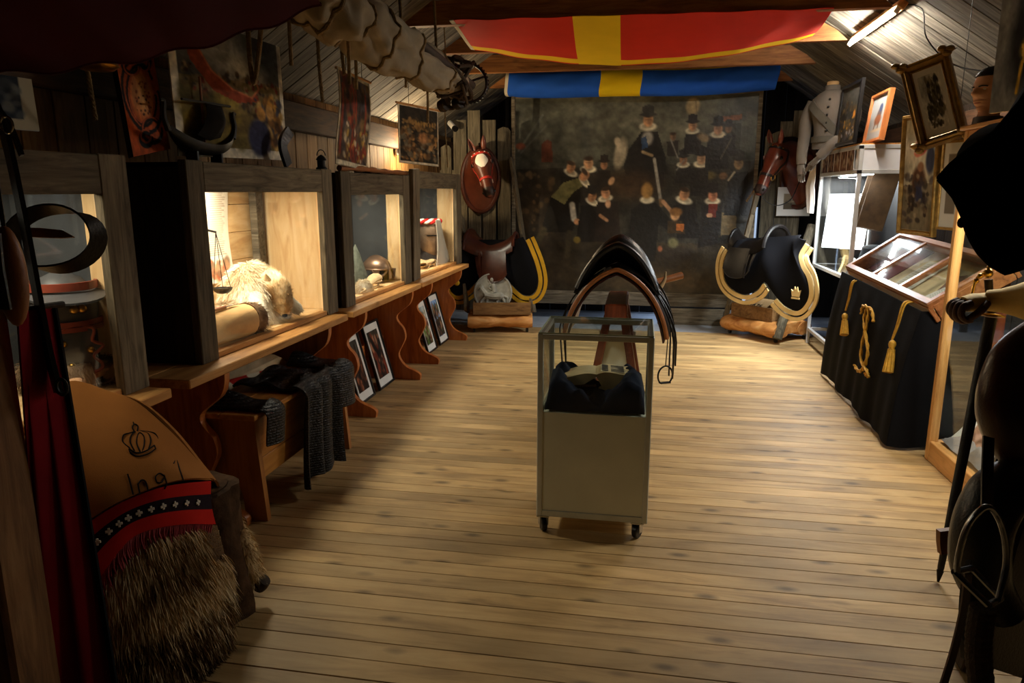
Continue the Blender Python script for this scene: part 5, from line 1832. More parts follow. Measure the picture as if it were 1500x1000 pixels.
def horse_head(label, poll, muzzle_dir, brow_dir, neck_base, neck_r, coat, bridle, trim, blaze, group):
    """head lofted from poll to muzzle, neck from the wall board to the head; ears, eyes, nostrils, bridle"""
    poll = Vector(poll)
    A = Vector(muzzle_dir).normalized()
    N = Vector(brow_dir)
    N = (N - A * N.dot(A)).normalized()
    S = A.cross(N)
    Ln = 0.58
    t = thing('horse_head', label, 'horse head', neck_base, 0, group)

    def hp(s, ang, k=1.0):
        w, tp, bt = interp(HW, s), interp(HT, s), interp(HB, s)
        c, sn = math.cos(ang), math.sin(ang)
        mid = (tp + bt) / 2
        hh = (tp - bt) / 2
        wz = w * abs(c) ** 0.85 * (1 if c > 0 else -1)
        if sn < 0:
            wz *= lerp(1, 0.62, abs(sn) ** 1.5)
        eye = 0.012 * math.exp(-((s - 0.27) / 0.05) ** 2 - ((ang % math.pi - (0.55 if c > 0 else math.pi - 0.55)) / 0.3) ** 2)
        return poll + A * (s * Ln) + S * ((wz + eye * (1 if c > 0 else -1)) * k) + N * (mid * 1.0 + hh * sn * k)

    n = 28
    rings = [[hp(s, 2 * math.pi * q / n) for q in range(n)] for s in (0, 0.05, 0.12, 0.2, 0.27, 0.34, 0.42, 0.5, 0.58, 0.66, 0.74, 0.81, 0.87, 0.92, 0.96, 1.0)]
    hd = MB().loft(rings, True).build('head', coat, t, True, 70)
    # dark muzzle tip
    M_ = MB().loft([[hp(s, 2 * math.pi * q / n, 1.015) for q in range(n)] for s in (0.82, 0.87, 0.92, 0.96, 0.995)], True)
    M_.build('muzzle', M['horse_muzzle'], t, True, 70)
    for sg in (-1, 1):
        an = 0.42 if sg > 0 else math.pi - 0.42
        MB().ell(hp(0.9, an, 1.02), (0.018, 0.018, 0.013), 10, 7, Matrix((A, S, N)).transposed()).build('nostril', M['black_frame'], t, True)
        an = 0.5 if sg > 0 else math.pi - 0.5
        e = hp(0.27, an, 1.0)
        MB().ell(e, (0.024, 0.018, 0.018), 12, 8, Matrix((A, S, N)).transposed()).build('eye', M['eye_glass'], t, True)
        MB().tube([hp(0.225, an + 0.12 * sg, 1.03), hp(0.265, an + 0.2 * sg, 1.07), hp(0.31, an + 0.10 * sg, 1.03)], 0.008, 7).build('brow_ridge', coat, t, True)
        # ear: cupped leaf
        b = poll + S * (0.058 * sg) + N * 0.055 + A * 0.01
        upd = (N * 0.55 - A * 0.75 + S * 0.18 * sg).normalized()
        sd = S * sg
        fd = upd.cross(sd).normalized()

        def ear(u, v, b=b, upd=upd, sd=sd, fd=fd):
            w = 0.034 * math.sin(math.pi * (0.16 + 0.82 * v)) ** 0.8 * (1 - 0.35 * v)
            a = lerp(-2.0, 2.0, u)
            return b + upd * (0.145 * v) + sd * (w * math.sin(a)) - fd * (w * 0.8 * (math.cos(a) - 0.3))
        MB().cloth(ear, 10, 10, 0.006).build('ear', coat, t, True, 80)
    # neck
    nb = Vector(neck_base)
    thr = poll - N * 0.075 + A * 0.07
    wall_n = Vector((thr.x - nb.x, thr.y - nb.y, 0)).normalized()
    side = Vector((-wall_n.y, wall_n.x, 0))
    rn = []
    for i in range(12):
        k = i / 11
        c = nb.lerp(thr, k) + Vector((0, 0, 0.06 * math.sin(math.pi * k)))
        ry = lerp(neck_r[1], 0.15, k ** 0.8)
        rx = lerp(neck_r[0], 0.085, k ** 0.7)
        up = Vector((0, 0, 1)).lerp((N - A * 0.35).normalized(), k).normalized()
        if up.dot(Vector((0, 0, 1))) < 0.2:
            up = (up + Vector((0, 0, 0.6))).normalized()
        rn.append([c + side * rx * math.cos(2 * math.pi * q / 26) + up * ry * math.sin(2 * math.pi * q / 26) for q in range(26)])
    MB().loft(rn, True).build('neck', coat, t, True, 70)
    MB().tube([nb + side * neck_r[0] * 1.02 * math.cos(a) + Vector((0, 0, neck_r[1] * 1.02 * math.sin(a))) + wall_n * 0.015 for a in ls(0, 2 * math.pi, 40)], 0.028, 8).build('neck_roll', M['brown_leather'], t, True)
    # mane along the crest
    MB().strap([nb.lerp(thr, k) + Vector((0, 0, 0.06 * math.sin(math.pi * k))) + Vector((0, 0, lerp(neck_r[1], 0.13, k ** 0.8))) for k in ls(0.05, 1, 10)], 0.05, 0.05, side).build('mane', M['mane'], t, True)
    if blaze:
        def bz(u, v):
            a = lerp(math.pi / 2 - 0.62 * math.sin(math.pi * (0.12 + 0.8 * v)), math.pi / 2 + 0.62 * math.sin(math.pi * (0.12 + 0.8 * v)), u)
            return hp(lerp(0.13, 0.40, v), a, 1.012)
        MB().cloth(bz, 10, 10, 0.003).build('blaze', M['horse_white'], t, True, 80)

    # bridle
    def band(s0, s1, w, m, nm, a0=0.0, a1=2 * math.pi):
        pts = [hp(lerp(s0, s1, 0.5 - 0.5 * math.sin(a)), a, 1.045) for a in ls(a0, a1, 36)]
        return MB().strap(pts, w, 0.006, A).build(nm, m, t, True)
    band(0.62, 0.60, 0.028, bridle, 'nose_band')
    band(0.10, 0.06, 0.026, bridle, 'brow_band', 0.1, math.pi - 0.1)
    for sg in (-1, 1):
        an = -0.05 if sg > 0 else math.pi + 0.05
        pts = [hp(lerp(0.06, 0.78, k), an - 0.25 * sg * k, 1.06) for k in ls(0, 1, 12)]
        MB().strap(pts, 0.018, 0.005, N).build('cheek_strap', bridle, t, True)
        c = hp(0.62, an - 0.2 * sg, 1.1)
        MB().tube([c + A * 0.03 * math.cos(a) + N * 0.03 * math.sin(a) for a in ls(0, 2 * math.pi, 18)], 0.005, 6).build('bit_ring', trim, t, True)
    for k in range(5):
        MB().ell(hp(0.085, lerp(0.6, math.pi - 0.6, k / 4), 1.10), (0.009, 0.009, 0.006), 8, 6).build('rosette', trim, t, True)
    return t, hp, A, N, S


M['horse_muzzle'] = plain('horse_muzzle', srgb(38, 24, 20), 0.45, 0, 0.4, 0.2, 20)
M['eye_glass'] = plain('eye_glass', srgb(16, 10, 8), 0.08, 0, 0.7, 0.1)
M['mane'] = plain('mane', srgb(40, 20, 12), 0.7, 0, 0.2, 0.4, 50, 0.5, 80)
M['horse_white'] = plain('horse_white', srgb(226, 218, 206), 0.6, 0, 0.3, 0.05)
M['chestnut'] = plain('chestnut', srgb(84, 38, 22), 0.4, 0, 0.45, 0.25, 8, 0.08, 90)
M['bay'] = plain('bay', srgb(96, 40, 22), 0.28, 0, 0.55, 0.35, 7, 0.06, 90)
M['red_strap'] = plain('red_strap', srgb(170, 44, 34), 0.6, 0, 0.3, 0.3, 60)
M['crate_wood'] = wood('crate_wood', srgb(96, 66, 36), srgb(142, 104, 62), srgb(164, 126, 80), 'X', 3, 9, 0.6, 0.2, 0.4, 0.25)
G_ST = 'log-footed saddle stands at the back wall'

# ---------------------------------------------------------------- left stand (brown saddle)
YS = 8.12
ls0, ls1 = gz(683, 489, 0.0), gz(786, 481, 0.0)
ls0, ls1 = Vector((-1.93, 7.98, 0)), Vector((-1.20, 8.12, 0))
Al = (ls1 - ls0).normalized()
Nl = Vector((Al.y, -Al.x, 0))                     # outwards, towards the room
st = thing('saddle_stand', 'wheeled saddle stand on a split log with grey upright planks, brown saddle', 'stand', (ls0 + ls1) / 2, 0, G_ST)


def split_log(parent, p, q, r, z0):
    d = (q - p).normalized()
    nn = Vector((d.y, -d.x, 0))
    rings = []
    m = 16
    for i in range(m + 1):
        t_ = i / m
        c = p.lerp(q, t_)
        k = 1 + 0.10 * math.sin(t_ * 9) + 0.05 * math.sin(t_ * 23)
        rings.append([c + nn * (r * k * math.cos(a)) + Vector((0, 0, z0 + r * 0.62 + r * 0.62 * k * math.sin(a) * (1 + 0.06 * math.sin(a * 5 + t_ * 13)))) for a in ls(0, 2 * math.pi * 15 / 16, 16)])
    return MB().loft(rings, True).build('log', M['log_x'], parent, True, 60)


def caster(parent, p, r=0.028):
    p = Vector(p)
    MB().lathe([(0.004, -0.012), (r, -0.012), (r, 0.012), (0.004, 0.012)], 16, (p.x, p.y, r), frame_to((1, 0.3, 0))).build('wheel', M['black_frame'], parent, True)
    MB().box((p.x, p.y, r * 1.9), (0.03, 0.03, r * 0.7), None, 0.003).build('caster_fork', M['steel'], parent)


split_log(st, ls0, ls1, 0.13, 0.055)
split_log(st, ls0 - Nl * 0.42, ls1 - Nl * 0.42, 0.11, 0.055)
for p in (ls0 + Al * 0.07 + Nl * 0.03, ls1 - Al * 0.06 + Nl * 0.03, ls0 - Nl * 0.42, ls1 - Nl * 0.42):
    caster(st, p)
# upright planks behind the head
for (xa, xb, yt) in ((646, 661, 212), (664, 683, 176), (685, 703, 162), (707, 726, 176), (729, 748, 186)):
    a_, b_ = gy(xa, yt, 8.60), gy(xb, yt, 8.60)
    g = MB()
    zt = a_.z
    rnd = yt in (212, 186)
    pts = [(a_.x, 0.15), (b_.x, 0.15), (b_.x, zt - (0.05 if rnd else 0))]
    if rnd:
        pts += [(lerp(a_.x, b_.x, 0.8), zt - 0.012), (lerp(a_.x, b_.x, 0.4), zt), (a_.x, zt - 0.03)]
    else:
        pts += [(a_.x, zt)]
    g.prism(pts, 0.025, Matrix(((1, 0, 0, 0), (0, 0, 1, 8.60), (0, 1, 0, 0), (0, 0, 0, 1)))).build('plank', M['grey_z'], st)
MB().bx(gy(646, 300, 8.63).x, gy(748, 300, 8.63).x, 8.614, 8.65, 1.75, 1.85).build('cross_batten', M['grey_z'], st)
MB().bx(gy(646, 300, 8.63).x, gy(748, 300, 8.63).x, 8.614, 8.65, 0.55, 0.65).build('cross_batten', M['grey_z'], st)
MB().beam(gy(749, 232, 8.55), ls1 + Vector((0.02, 0.0, 0.22)) - Nl * 0.05, 0.035, 0.14, (0, 1, 0.2), 0.004).build('leg_board', M['frame_z'], st)
MB().beam(gy(752, 140, 8.66), gy(752, 300, 8.66), 0.04, 0.05, (0, 1, 0), 0.004).build('leg_board', M['old_grey'], st)
MB().beam(Vector((-2.12, 8.5, 1.3)), ls0 + Vector((-0.02, 0.02, 0.22)) - Nl * 0.05, 0.035, 0.12, (0, 1, 0.2), 0.004).build('leg_board', M['frame_z'], st)
# saddle tree bar carrying the saddle
SC0 = gy(722, 362, 8.27)
MB().beam(SC0 + Vector((-0.5, 0.12, -0.16)), SC0 + Vector((0.42, 0.06, -0.16)), 0.14, 0.10, (0, 0, 1), 0.01).build('saddle_bar', M['frame_z'], st)

horse_head('chestnut horse head with white blaze and red patterned bridle on grey planks', gy(702, 222, 8.16), (0.30, -0.42, -0.86), (0.12, -0.95, 0.35), gy(704, 264, 8.55), (0.215, 0.36), M['chestnut'], M['red_strap'], M['white_cloth'], True, 'horse heads above the saddles')

# wooden tray on the log and the stone relief in it
tr0 = (ls0 + ls1) / 2 + Vector((0.02, 0, 0.218))


def tray(parent, c, d, n, L_, W_, h, mat):
    R = Matrix((d, -n, Vector((0, 0, 1)))).transposed()
    MB().box(c + Vector((0, 0, 0.008)), (L_, W_, 0.016), R).build('bottom', mat, parent)
    MB().box(c + n * (W_ / 2) + Vector((0, 0, h / 2)), (L_, 0.018, h), R, 0.003).build('front', mat, parent)
    MB().box(c - n * (W_ / 2) + Vector((0, 0, h / 2)), (L_, 0.018, h), R, 0.003).build('back', mat, parent)
    for s in (-1, 1):
        MB().box(c + d * (s * (L_ / 2 - 0.009)) + Vector((0, 0, h / 2)), (0.018, W_ - 0.018, h), R, 0.003).build('side', mat, parent)


ty = thing('wooden_tray', 'shallow brown wooden tray on the log holding the round relief', 'tray', tr0, 0)
tray(ty, tr0, Al, Nl, 0.66, 0.22, 0.14, M['crate_wood'])
rc = gy(722, 420, 8.02)
rc = Vector((rc.x, 8.02, tr0.z + 0.018 + 0.225))
Rr = frame_to(Vector((0.05, -1, 0.12)), (0, 0, 1))
rel = thing('round_relief', 'round grey stone relief of rider on horse standing in wooden tray', 'relief', (rc.x, rc.y, tr0.z + 0.018))
M['relief_stone'] = plain('relief_stone', srgb(150, 148, 138), 0.75, 0, 0.3, 0.25, 14, 0.2, 60)
MB().lathe([(0.001, -0.02), (0.22, -0.02), (0.225, -0.008), (0.222, 0.006), (0.21, 0.008), (0.205, 0.0), (0.001, 0.0)], 44, rc, Rr).build('disc', M['relief_stone'], rel, True)


def rl(x, y, z=0.0):
    return rc + Rr @ Vector((x, y, z))


def rlt(nm, pts, rad, par=rel):
    P = catmull([rl(a, b, 0.004) for a, b in pts], 6)
    n_ = len(P) - 1
    return MB().tube(P, [interp([(i / (len(rad) - 1), r) for i, r in enumerate(rad)], k / n_) for k in range(n_ + 1)], 8, True).build(nm, M['relief_stone'], par, True)


sgn = 1 if (Rr @ Vector((1, 0, 0))).x > 0 else -1
hb_ = rlt('horse_body', [(-0.09 * sgn, -0.03), (0.0, -0.045), (0.09 * sgn, -0.04), (0.13 * sgn, -0.05)], [0.035, 0.042, 0.045, 0.02])
rlt('horse_neck', [(-0.08 * sgn, -0.02), (-0.13 * sgn, 0.045), (-0.125 * sgn, 0.08)], [0.034, 0.026, 0.018])
rlt('horse_muzzle', [(-0.125 * sgn, 0.082), (-0.155 * sgn, 0.06), (-0.175 * sgn, 0.03)], [0.018, 0.015, 0.01])
for x0, x1, x2 in ((-0.09, -0.14, -0.10), (-0.06, -0.07, -0.12), (0.08, 0.05, 0.10), (0.11, 0.14, 0.11)):
    rlt('horse_leg', [(x0 * sgn, -0.06), (x1 * sgn, -0.11), (x2 * sgn, -0.165)], [0.02, 0.013, 0.009])
rlt('horse_tail', [(0.13 * sgn, -0.04), (0.17 * sgn, -0.06), (0.165 * sgn, -0.11)], [0.015, 0.014, 0.008])
rlt('rider_torso', [(0.02 * sgn, 0.0), (0.01 * sgn, 0.06), (-0.005 * sgn, 0.10)], [0.026, 0.03, 0.02])
MB().ell(rl(-0.012 * sgn, 0.145, 0.008), (0.022, 0.026, 0.016), 12, 8, Rr).build('rider_head', M['relief_stone'], rel, True)
rlt('rider_arm', [(0.0, 0.09), (-0.045 * sgn, 0.06), (-0.02 * sgn, 0.03)], [0.014, 0.012, 0.01])
rlt('rider_leg', [(0.015 * sgn, 0.0), (-0.035 * sgn, -0.02), (-0.03 * sgn, -0.085)], [0.024, 0.018, 0.012])
rlt('spear', [(-0.06 * sgn, 0.15), (0.03 * sgn, 0.0), (0.09 * sgn, -0.09)], [0.006, 0.006, 0.006])
rlt('ground_line', [(-0.16 * sgn, -0.155), (0.0, -0.175), (0.16 * sgn, -0.155)], [0.01, 0.014, 0.01])


def saddle(label, c, d, n, sc, m_seat, m_flap, m_pad, group=None, cantle=0.14, pommel=0.12, flap=0.32):
    """riding saddle: dipped seat, raised pommel and cantle, flap on each side, padded panel, girth buckles"""
    c, d, n = Vector(c), Vector(d).normalized(), Vector(n).normalized()
    Z_ = Vector((0, 0, 1))
    t = thing('saddle', label, 'saddle', c, 0, group)

    def seat(u, v):
        x = lerp(-0.26, 0.26, u)
        k = lerp(-1, 1, v)
        e = 2 * u - 1
        rise = (cantle * max(0, e) ** 2.2 + pommel * max(0, -e) ** 2.6)
        w = 0.15 + 0.06 * max(0, e) - 0.05 * max(0, -e)
        return c + d * (x * sc) + n * (w * sc * math.sin(k * 1.45)) + Z_ * ((0.02 + rise * (1 - 0.45 * k * k) - 0.15 * (1 - math.cos(k * 1.45))) * sc)
    MB().cloth(seat, 22, 20, 0.028 * sc).build('seat', m_seat, t, True, 80)
    for s in (-1, 1):
        def flp(u, v, s=s):
            x = lerp(-0.20, 0.16, u) - 0.05 * v
            w = 0.145 + 0.055 * math.sin(v * 1.4) + 0.015 * math.sin(u * math.pi)
            cut = 1 - 0.30 * abs(2 * u - 1) ** 3
            return c + d * (x * sc * (1 - 0.08 * v)) + n * (s * w * sc) + Z_ * ((-0.05 - flap * v * cut) * sc)
        MB().cloth(flp, 14, 16, 0.012 * sc).build('flap', m_flap, t, True, 80)
        MB().tube([Vector(flp(u, 1)) for u in ls(0, 1, 14)], 0.008 * sc, 6).build('flap_edge', m_pad, t, True)
        q = [c + d * (0.08 * sc) + n * (s * 0.20 * sc) + Z_ * (-0.06 * sc), c + d * (0.07 * sc) + n * (s * 0.222 * sc) + Z_ * (-0.2 * sc), c + d * (0.06 * sc) + n * (s * 0.228 * sc) + Z_ * (-0.34 * sc)]
        MB().strap(q, 0.026 * sc, 0.006, d).build('girth_strap', m_pad, t)
    MB().tube([Vector(seat(1, v)) for v in ls(0, 1, 16)], 0.022 * sc, 8).build('cantle_roll', m_pad, t, True)
    MB().tube([Vector(seat(0, v)) for v in ls(0.08, 0.92, 14)], 0.020 * sc, 8).build('pommel_roll', m_pad, t, True)
    return t, seat


saddle('glossy brown leather saddle with high cantle below the chestnut horse head', SC0 + Vector((0, 0, 0.02)), (-0.97, 0.16, 0), (0.16, 0.97, 0), 1.08, M['brown_leather'], M['brown_leather'], M['brown_leather'], 'saddles on the log stands')


# shabracks: black cloths with wide braid, lobed at both lower corners
def shabrack(label, P, pn, braid, top_l, top_r, group, emblem=None, thick=0.012, cat='saddle cloth', bands=((0.0, 1.0),)):
    """P(u, v) -> point; braid follows the lower edge"""
    o = thing('saddle_cloth', label, cat, P(0.5, 0.6), 0, group)
    MB().cloth(P, 44, 16, thick).build('cloth', M['black_cloth'], o, True, 80)
    for (b0, b1) in bands:
        for off, wd in ((0.035, 0.045), (0.095, 0.038)):
            pts, sides = [], []
            for k in ls(b0, b1, 60):
                e = Vector(P(k, 1.0))
                e2 = Vector(P(min(1, k + 0.01), 1.0)) - Vector(P(max(0, k - 0.01), 1.0))
                tg = e2.normalized()
                inw = tg.cross(pn)
                inw = (inw - tg * inw.dot(tg)).normalized()
                nn = pn
                pts.append((e + inw * off, inw, nn))
            MB().strap([p + n_ * 0.0 for p, i_, n_ in pts], wd, thick + 0.008, [i_ for p, i_, n_ in pts]).build('braid', braid, o, True, 80)
    return o


Yc = 8.14


def outline_fn(px_pts, plane_o, plane_n, top_px, bulge):
    """lower edge from the photo outline, upper edge a straight ridge; mapped on an upright plane"""
    low = [gplane(a, b, plane_o, plane_n) for a, b in px_pts]
    low = catmull(low, 6)
    tp = [gplane(a, b, plane_o, plane_n) for a, b in top_px]
    n_ = Vector(plane_n)

    def fn(u, v):
        x = min(u * (len(low) - 1), len(low) - 1 - 1e-6)
        i = int(x)
        lo = low[i].lerp(low[i + 1], x - i)
        hi = tp[0].lerp(tp[1], u)
        p = hi.lerp(lo, v)
        return p + n_ * (bulge * math.sin(math.pi * min(1, v * 0.9 + 0.05)) + 0.02 * math.sin(u * 17) * v - 0.10 * (1 - v) ** 2)
    return fn


fnL = outline_fn([(674, 352), (664, 378), (660, 405), (661, 425), (672, 432), (686, 424), (699, 412), (722, 405), (743, 409), (754, 421), (768, 432), (782, 429), (788, 412), (784, 389), (775, 366), (766, 347)], (0, Yc, 0), (0, -1, 0), [(690, 352), (748, 352)], 0.05)
shl = shabrack('black saddle cloth with yellow braid and flaming ball badge under brown saddle', fnL, Vector((0, -1, 0)), M['gold_braid'], None, None, 'braided saddle cloths', bands=((0.18, 0.98),))
em = gy(669, 414, Yc - 0.085)
MB().ell(em, (0.035, 0.012, 0.035), 14, 8).build('badge_ball', M['gold_braid'], shl, True)
MB().prism([(-0.015, 0.03), (0.015, 0.03), (0.05, 0.075), (0.02, 0.07), (0.028, 0.1), (-0.01, 0.075)], 0.012, Matrix.Translation(em) @ Matrix.Rotation(math.pi / 2, 4, 'X')).build('badge_flame', M['gold_braid'], shl)

# wall camera
cc = gy(664, 186, 8.5)
cam_o = thing('wall_camera', 'small white security camera fixed on the grey planks', 'camera', cc)
MB().tube([cc + Vector((-0.05, 0.03, 0.05)), cc + Vector((0.03, -0.06, -0.02))], 0.032, 14).build('housing', M['white_card'], cam_o, True)
MB().tube([cc + Vector((0.028, -0.058, -0.019)), cc + Vector((0.05, -0.08, -0.032))], 0.034, 14).build('lens_hood', M['black_frame'], cam_o, True)
MB().tube([cc + Vector((-0.03, 0.03, 0.03)), cc + Vector((-0.03, 0.09, 0.03))], 0.014, 10).build('bracket', M['white_card'], cam_o, True)

# ---------------------------------------------------------------- right stand (black saddle)
rs0, rs1 = Vector((1.03, 8.47, 0)), Vector((1.53, 7.93, 0))
Ar = (rs1 - rs0).normalized()
Nr = Vector((Ar.y, -Ar.x, 0))
if Nr.y > 0:
    Nr = -Nr
st2 = thing('saddle_stand', 'wheeled saddle stand on a split log with A-frame poles, black saddle', 'stand', (rs0 + rs1) / 2, 0, G_ST)
split_log(st2, rs0, rs1, 0.13, 0.05)
split_log(st2, rs0 - Nr * 0.40, rs1 - Nr * 0.40, 0.12, 0.05)
MB().beam(rs1 - Ar * 0.05 + Vector((0, 0, 0.15)) - Nr * 0.02, rs1 - Ar * 0.05 + Vector((0, 0, 0.15)) - Nr * 0.38, 0.09, 0.13, (0, 0, 1), 0.01).build('cross_log', M['log_x'], st2)
for p in (rs0 + Ar * 0.06 + Nr * 0.02, rs1 - Ar * 0.05 + Nr * 0.02, rs0 - Nr * 0.4, rs1 - Nr * 0.4):
    caster(st2, p)
lgt = gy(1118, 250, 8.72)
MB().beam(rs0 + Vector((-0.02, 0, 0.1)) + Nr * 0.03, lgt, 0.05, 0.09, (0, 1, 0), 0.006).build('pole', M['frame_z'], st2)
MB().tube([rs1 + Nr * 0.10 + Vector((0.02, 0, 0.06)), gy(1190, 330, 8.25)], 0.05, 10).build('pole', M['grey_z'], st2)
for (xa, xb, yt) in ((1122, 1142, 192), (1144, 1162, 178), (1164, 1183, 162)):
    a_, b_ = gy(xa, yt, 8.9), gy(xb, yt, 8.9)
    zt = a_.z
    pts = [(a_.x, 0.15), (b_.x, 0.15), (b_.x, zt), (a_.x, zt - (0.06 if yt == 192 else 0))]
    MB().prism(pts, 0.025, Matrix(((1, 0, 0, 0), (0, 0, 1, 8.9), (0, 1, 0, 0), (0, 0, 0, 1)))).build('plank', M['grey_z'], st2)
xb0, xb1 = gy(1122, 300, 8.93).x, gy(1183, 300, 8.93).x
MB().bx(xb0, xb1, 8.914, 8.95, 1.6, 1.7).build('cross_batten', M['grey_z'], st2)
MB().bx(xb0, xb1, 8.914, 8.95, 0.6, 0.7).build('cross_batten', M['grey_z'], st2)
SR = gplane(1112, 360, rs0 + Nr * 0.06, Nr)
MB().beam(SR - Ar * 0.35 + Vector((0, 0, -0.14)), SR + Ar * 0.45 + Vector((0, 0, -0.14)), 0.14, 0.1, (0, 0, 1), 0.01).build('saddle_bar', M['frame_z'], st2)

hh, hpf, Ah, Nh, Sh = horse_head('dark bay horse head with black bridle and brass chain bit', gy(1141, 212, 8.30), (-0.36, -0.25, -0.90), (-0.75, -0.62, 0.25), gy(1172, 258, 8.78), (0.20, 0.34), M['bay'], M['black_leather'], M['brass'], False, 'horse heads above the saddles')
r0 = hpf(0.72, -0.35, 1.15)
rein = catmull([r0, r0 + Vector((0.02, -0.05, -0.16)), r0 + Vector((0.16, -0.02, -0.24)), r0 + Vector((0.32, 0.05, -0.18)), r0 + Vector((0.42, 0.15, 0.02))], 8)
MB().strap(rein, 0.018, 0.006, (0, 1, 0.2)).build('rein', M['black_leather'], hh, True)
for k in range(12):
    p = hpf(lerp(0.62, 0.8, k / 11), -0.2, 1.12) + Vector((-0.01 * k, 0, -0.014 * k))
    MB().tube([p + Vector((0.010 * math.cos(a), 0.004 * (k % 2), 0.010 * math.sin(a))) for a in ls(0, 6.283, 9)], 0.003, 5).build('chain_link', M['brass'], hh)

PO = rs0 + Nr * 0.17
fnR = outline_fn([(1082, 352), (1070, 368), (1063, 388), (1064, 410), (1074, 424), (1092, 431), (1110, 424), (1122, 412), (1133, 425), (1142, 438), (1152, 449), (1166, 454), (1178, 446), (1186, 430), (1184, 408), (1174, 390), (1170, 372), (1180, 352)], PO, Nr, [(1088, 350), (1165, 345)], 0.05)
shr = shabrack('black saddle cloth with cream braid and crown badge under black saddle', fnR, Nr, M['pale_braid'], None, None, 'braided saddle cloths', bands=((0.06, 0.40), (0.52, 0.99)))
em = gplane(1166, 427, PO + Nr * 0.08, Nr)
Re = Matrix.Translation(em) @ Matrix((Ar, Vector((0, 0, 1)), Nr)).transposed().to_4x4()
MB().prism([(-0.04, -0.05), (0.04, -0.05), (0.055, 0.02), (0.03, 0.0), (0.015, 0.05), (0.0, 0.02), (-0.015, 0.05), (-0.03, 0.0), (-0.055, 0.02)], 0.014, Re).build('crown_badge', M['pale_braid'], shr)
MB().prism([(-0.045, -0.075), (0.045, -0.075), (0.045, -0.058), (-0.045, -0.058)], 0.014, Re).build('crown_base', M['pale_braid'], shr)
saddle('worn black leather saddle with studded edge on the A-frame stand', SR - Ar * 0.05 + Vector((0, 0, 0.03)), Ar, Nr, 1.06, M['black_leather'], M['black_leather'], M['black_leather'], 'saddles on the log stands', 0.16, 0.10, 0.30)
# crate with numbered board
tc_ = (rs0 + rs1) / 2 + Vector((-0.03, 0.0, 0.212)) - Nr * 0.12
cr2 = thing('wooden_crate', 'open wooden crate on the log with board marked 1676', 'crate', tc_)
tray(cr2, tc_, Ar, Nr, 0.56, 0.24, 0.15, M['crate_wood'])
bo = tc_ - Ar * 0.06 - Nr * 0.03 + Vector((0, 0, 0.155))
nb2 = (Nr * 0.45 + Vector((0, 0, 0.9))).normalized()
Rb = Matrix((Ar, nb2.cross(Ar), nb2)).transposed()
M['pale_board'] = wood('pale_board', srgb(150, 116, 72), srgb(188, 152, 104), srgb(206, 172, 124), 'X', 3, 8, 0.6, 0.1, 0.3, 0.1)
nbd = MB().box(bo, (0.34, 0.2, 0.014), Rb, 0.002).build('numbered_board', M['pale_board'], cr2)


def text_on(name, body, size, o, R, mat, parent, ext=0.002):
    cu = bpy.data.curves.new(name, 'FONT')
    cu.body = body
    cu.size = size
    cu.extrude = ext
    cu.align_x = 'CENTER'
    cu.align_y = 'CENTER'
    ob = bpy.data.objects.new(name, cu)
    COL.objects.link(ob)
    dg = bpy.context.evaluated_depsgraph_get()
    me = bpy.data.meshes.new_from_object(ob.evaluated_get(dg))
    bpy.data.objects.remove(ob)
    Mx = Matrix.Translation(o) @ R.to_4x4()
    inv = MW[parent.name].inverted()
    me.transform(inv @ Mx)
    me.materials.clear()
    me.materials.append(mat)
    o2 = bpy.data.objects.new(name, me)
    COL.objects.link(o2)
    o2.parent = parent
    MW[o2.name] = MW[parent.name]
    return o2


text_on('lettering', '1676', 0.085, bo + nb2 * 0.009 - (nb2.cross(Ar)) * 0.055 + Ar * 0.03, Rb, M['black_frame'], nbd)
# sepia photo in white mount on the planks
c = Canvas(40, 34, (226, 222, 212))
c.poly([(0.2, 0.24), (0.82, 0.24), (0.82, 0.76), (0.2, 0.76)], (150, 136, 112))
c.poly([(0.2, 0.55), (0.82, 0.5), (0.82, 0.76), (0.2, 0.76)], (96, 86, 70))
c.speck(71, 20, (0.25, 0.4, 0.78, 0.7), [(60, 54, 46), (120, 108, 90)], (0.02, 0.05), 2, 0.8)
p0, p1, p2 = gy(1140, 274, 8.78), gy(1189, 275, 8.78), gy(1139, 316, 8.78)
sheet_from('mounted_photo', 'sepia photograph in white mount below the dark bay horse head', 'picture', p0, Vector((p1.x, p0.y, p0.z)), Vector((p0.x, p2.y, p2.z)), c, 0.012)

# ================================================================ GLASS CABINET ON CASTERS
VX0, VX1, VY0, VY1, VZ0, VZ1, VM = -0.44, 0.08, 3.15, 3.60, 0.085, 0.97, 0.60
vt = thing('display_cabinet', 'wheeled metal-framed cabinet with glass top half in the middle of the floor', 'display cabinet', ((VX0 + VX1) / 2, (VY0 + VY1) / 2, 0))
M['frame_grey'] = plain('frame_grey', srgb(206, 208, 198), 0.4, 0.1, 0.5, 0.08)
M['laminate'] = plain('laminate', srgb(224, 224, 204), 0.5, 0, 0.35, 0.05, 6)
pw = 0.026
for xx in (VX0, VX1 - pw):
    for yy in (VY0, VY1 - pw):
        MB().bx(xx, xx + pw, yy, yy + pw, VZ0, VZ1, 0.003).build('post', M['frame_grey'], vt)
for zz, hh_ in ((VZ0, 0.03), (VZ1 - 0.026, 0.024)):
    for yy in (VY0, VY1 - pw):
        MB().bx(VX0 + pw, VX1 - pw, yy + 0.001, yy + pw - 0.001, zz, zz + hh_, 0.002).build('rail', M['frame_grey'], vt)
    for xx in (VX0, VX1 - pw):
        MB().bx(xx + 0.001, xx + pw - 0.001, VY0 + pw, VY1 - pw, zz, zz + hh_, 0.002).build('rail', M['frame_grey'], vt)
MB().bx(VX0 + pw, VX1 - pw, VY0 + 0.006, VY0 + 0.016, VZ0 + 0.031, VM).build('front_panel', M['laminate'], vt)
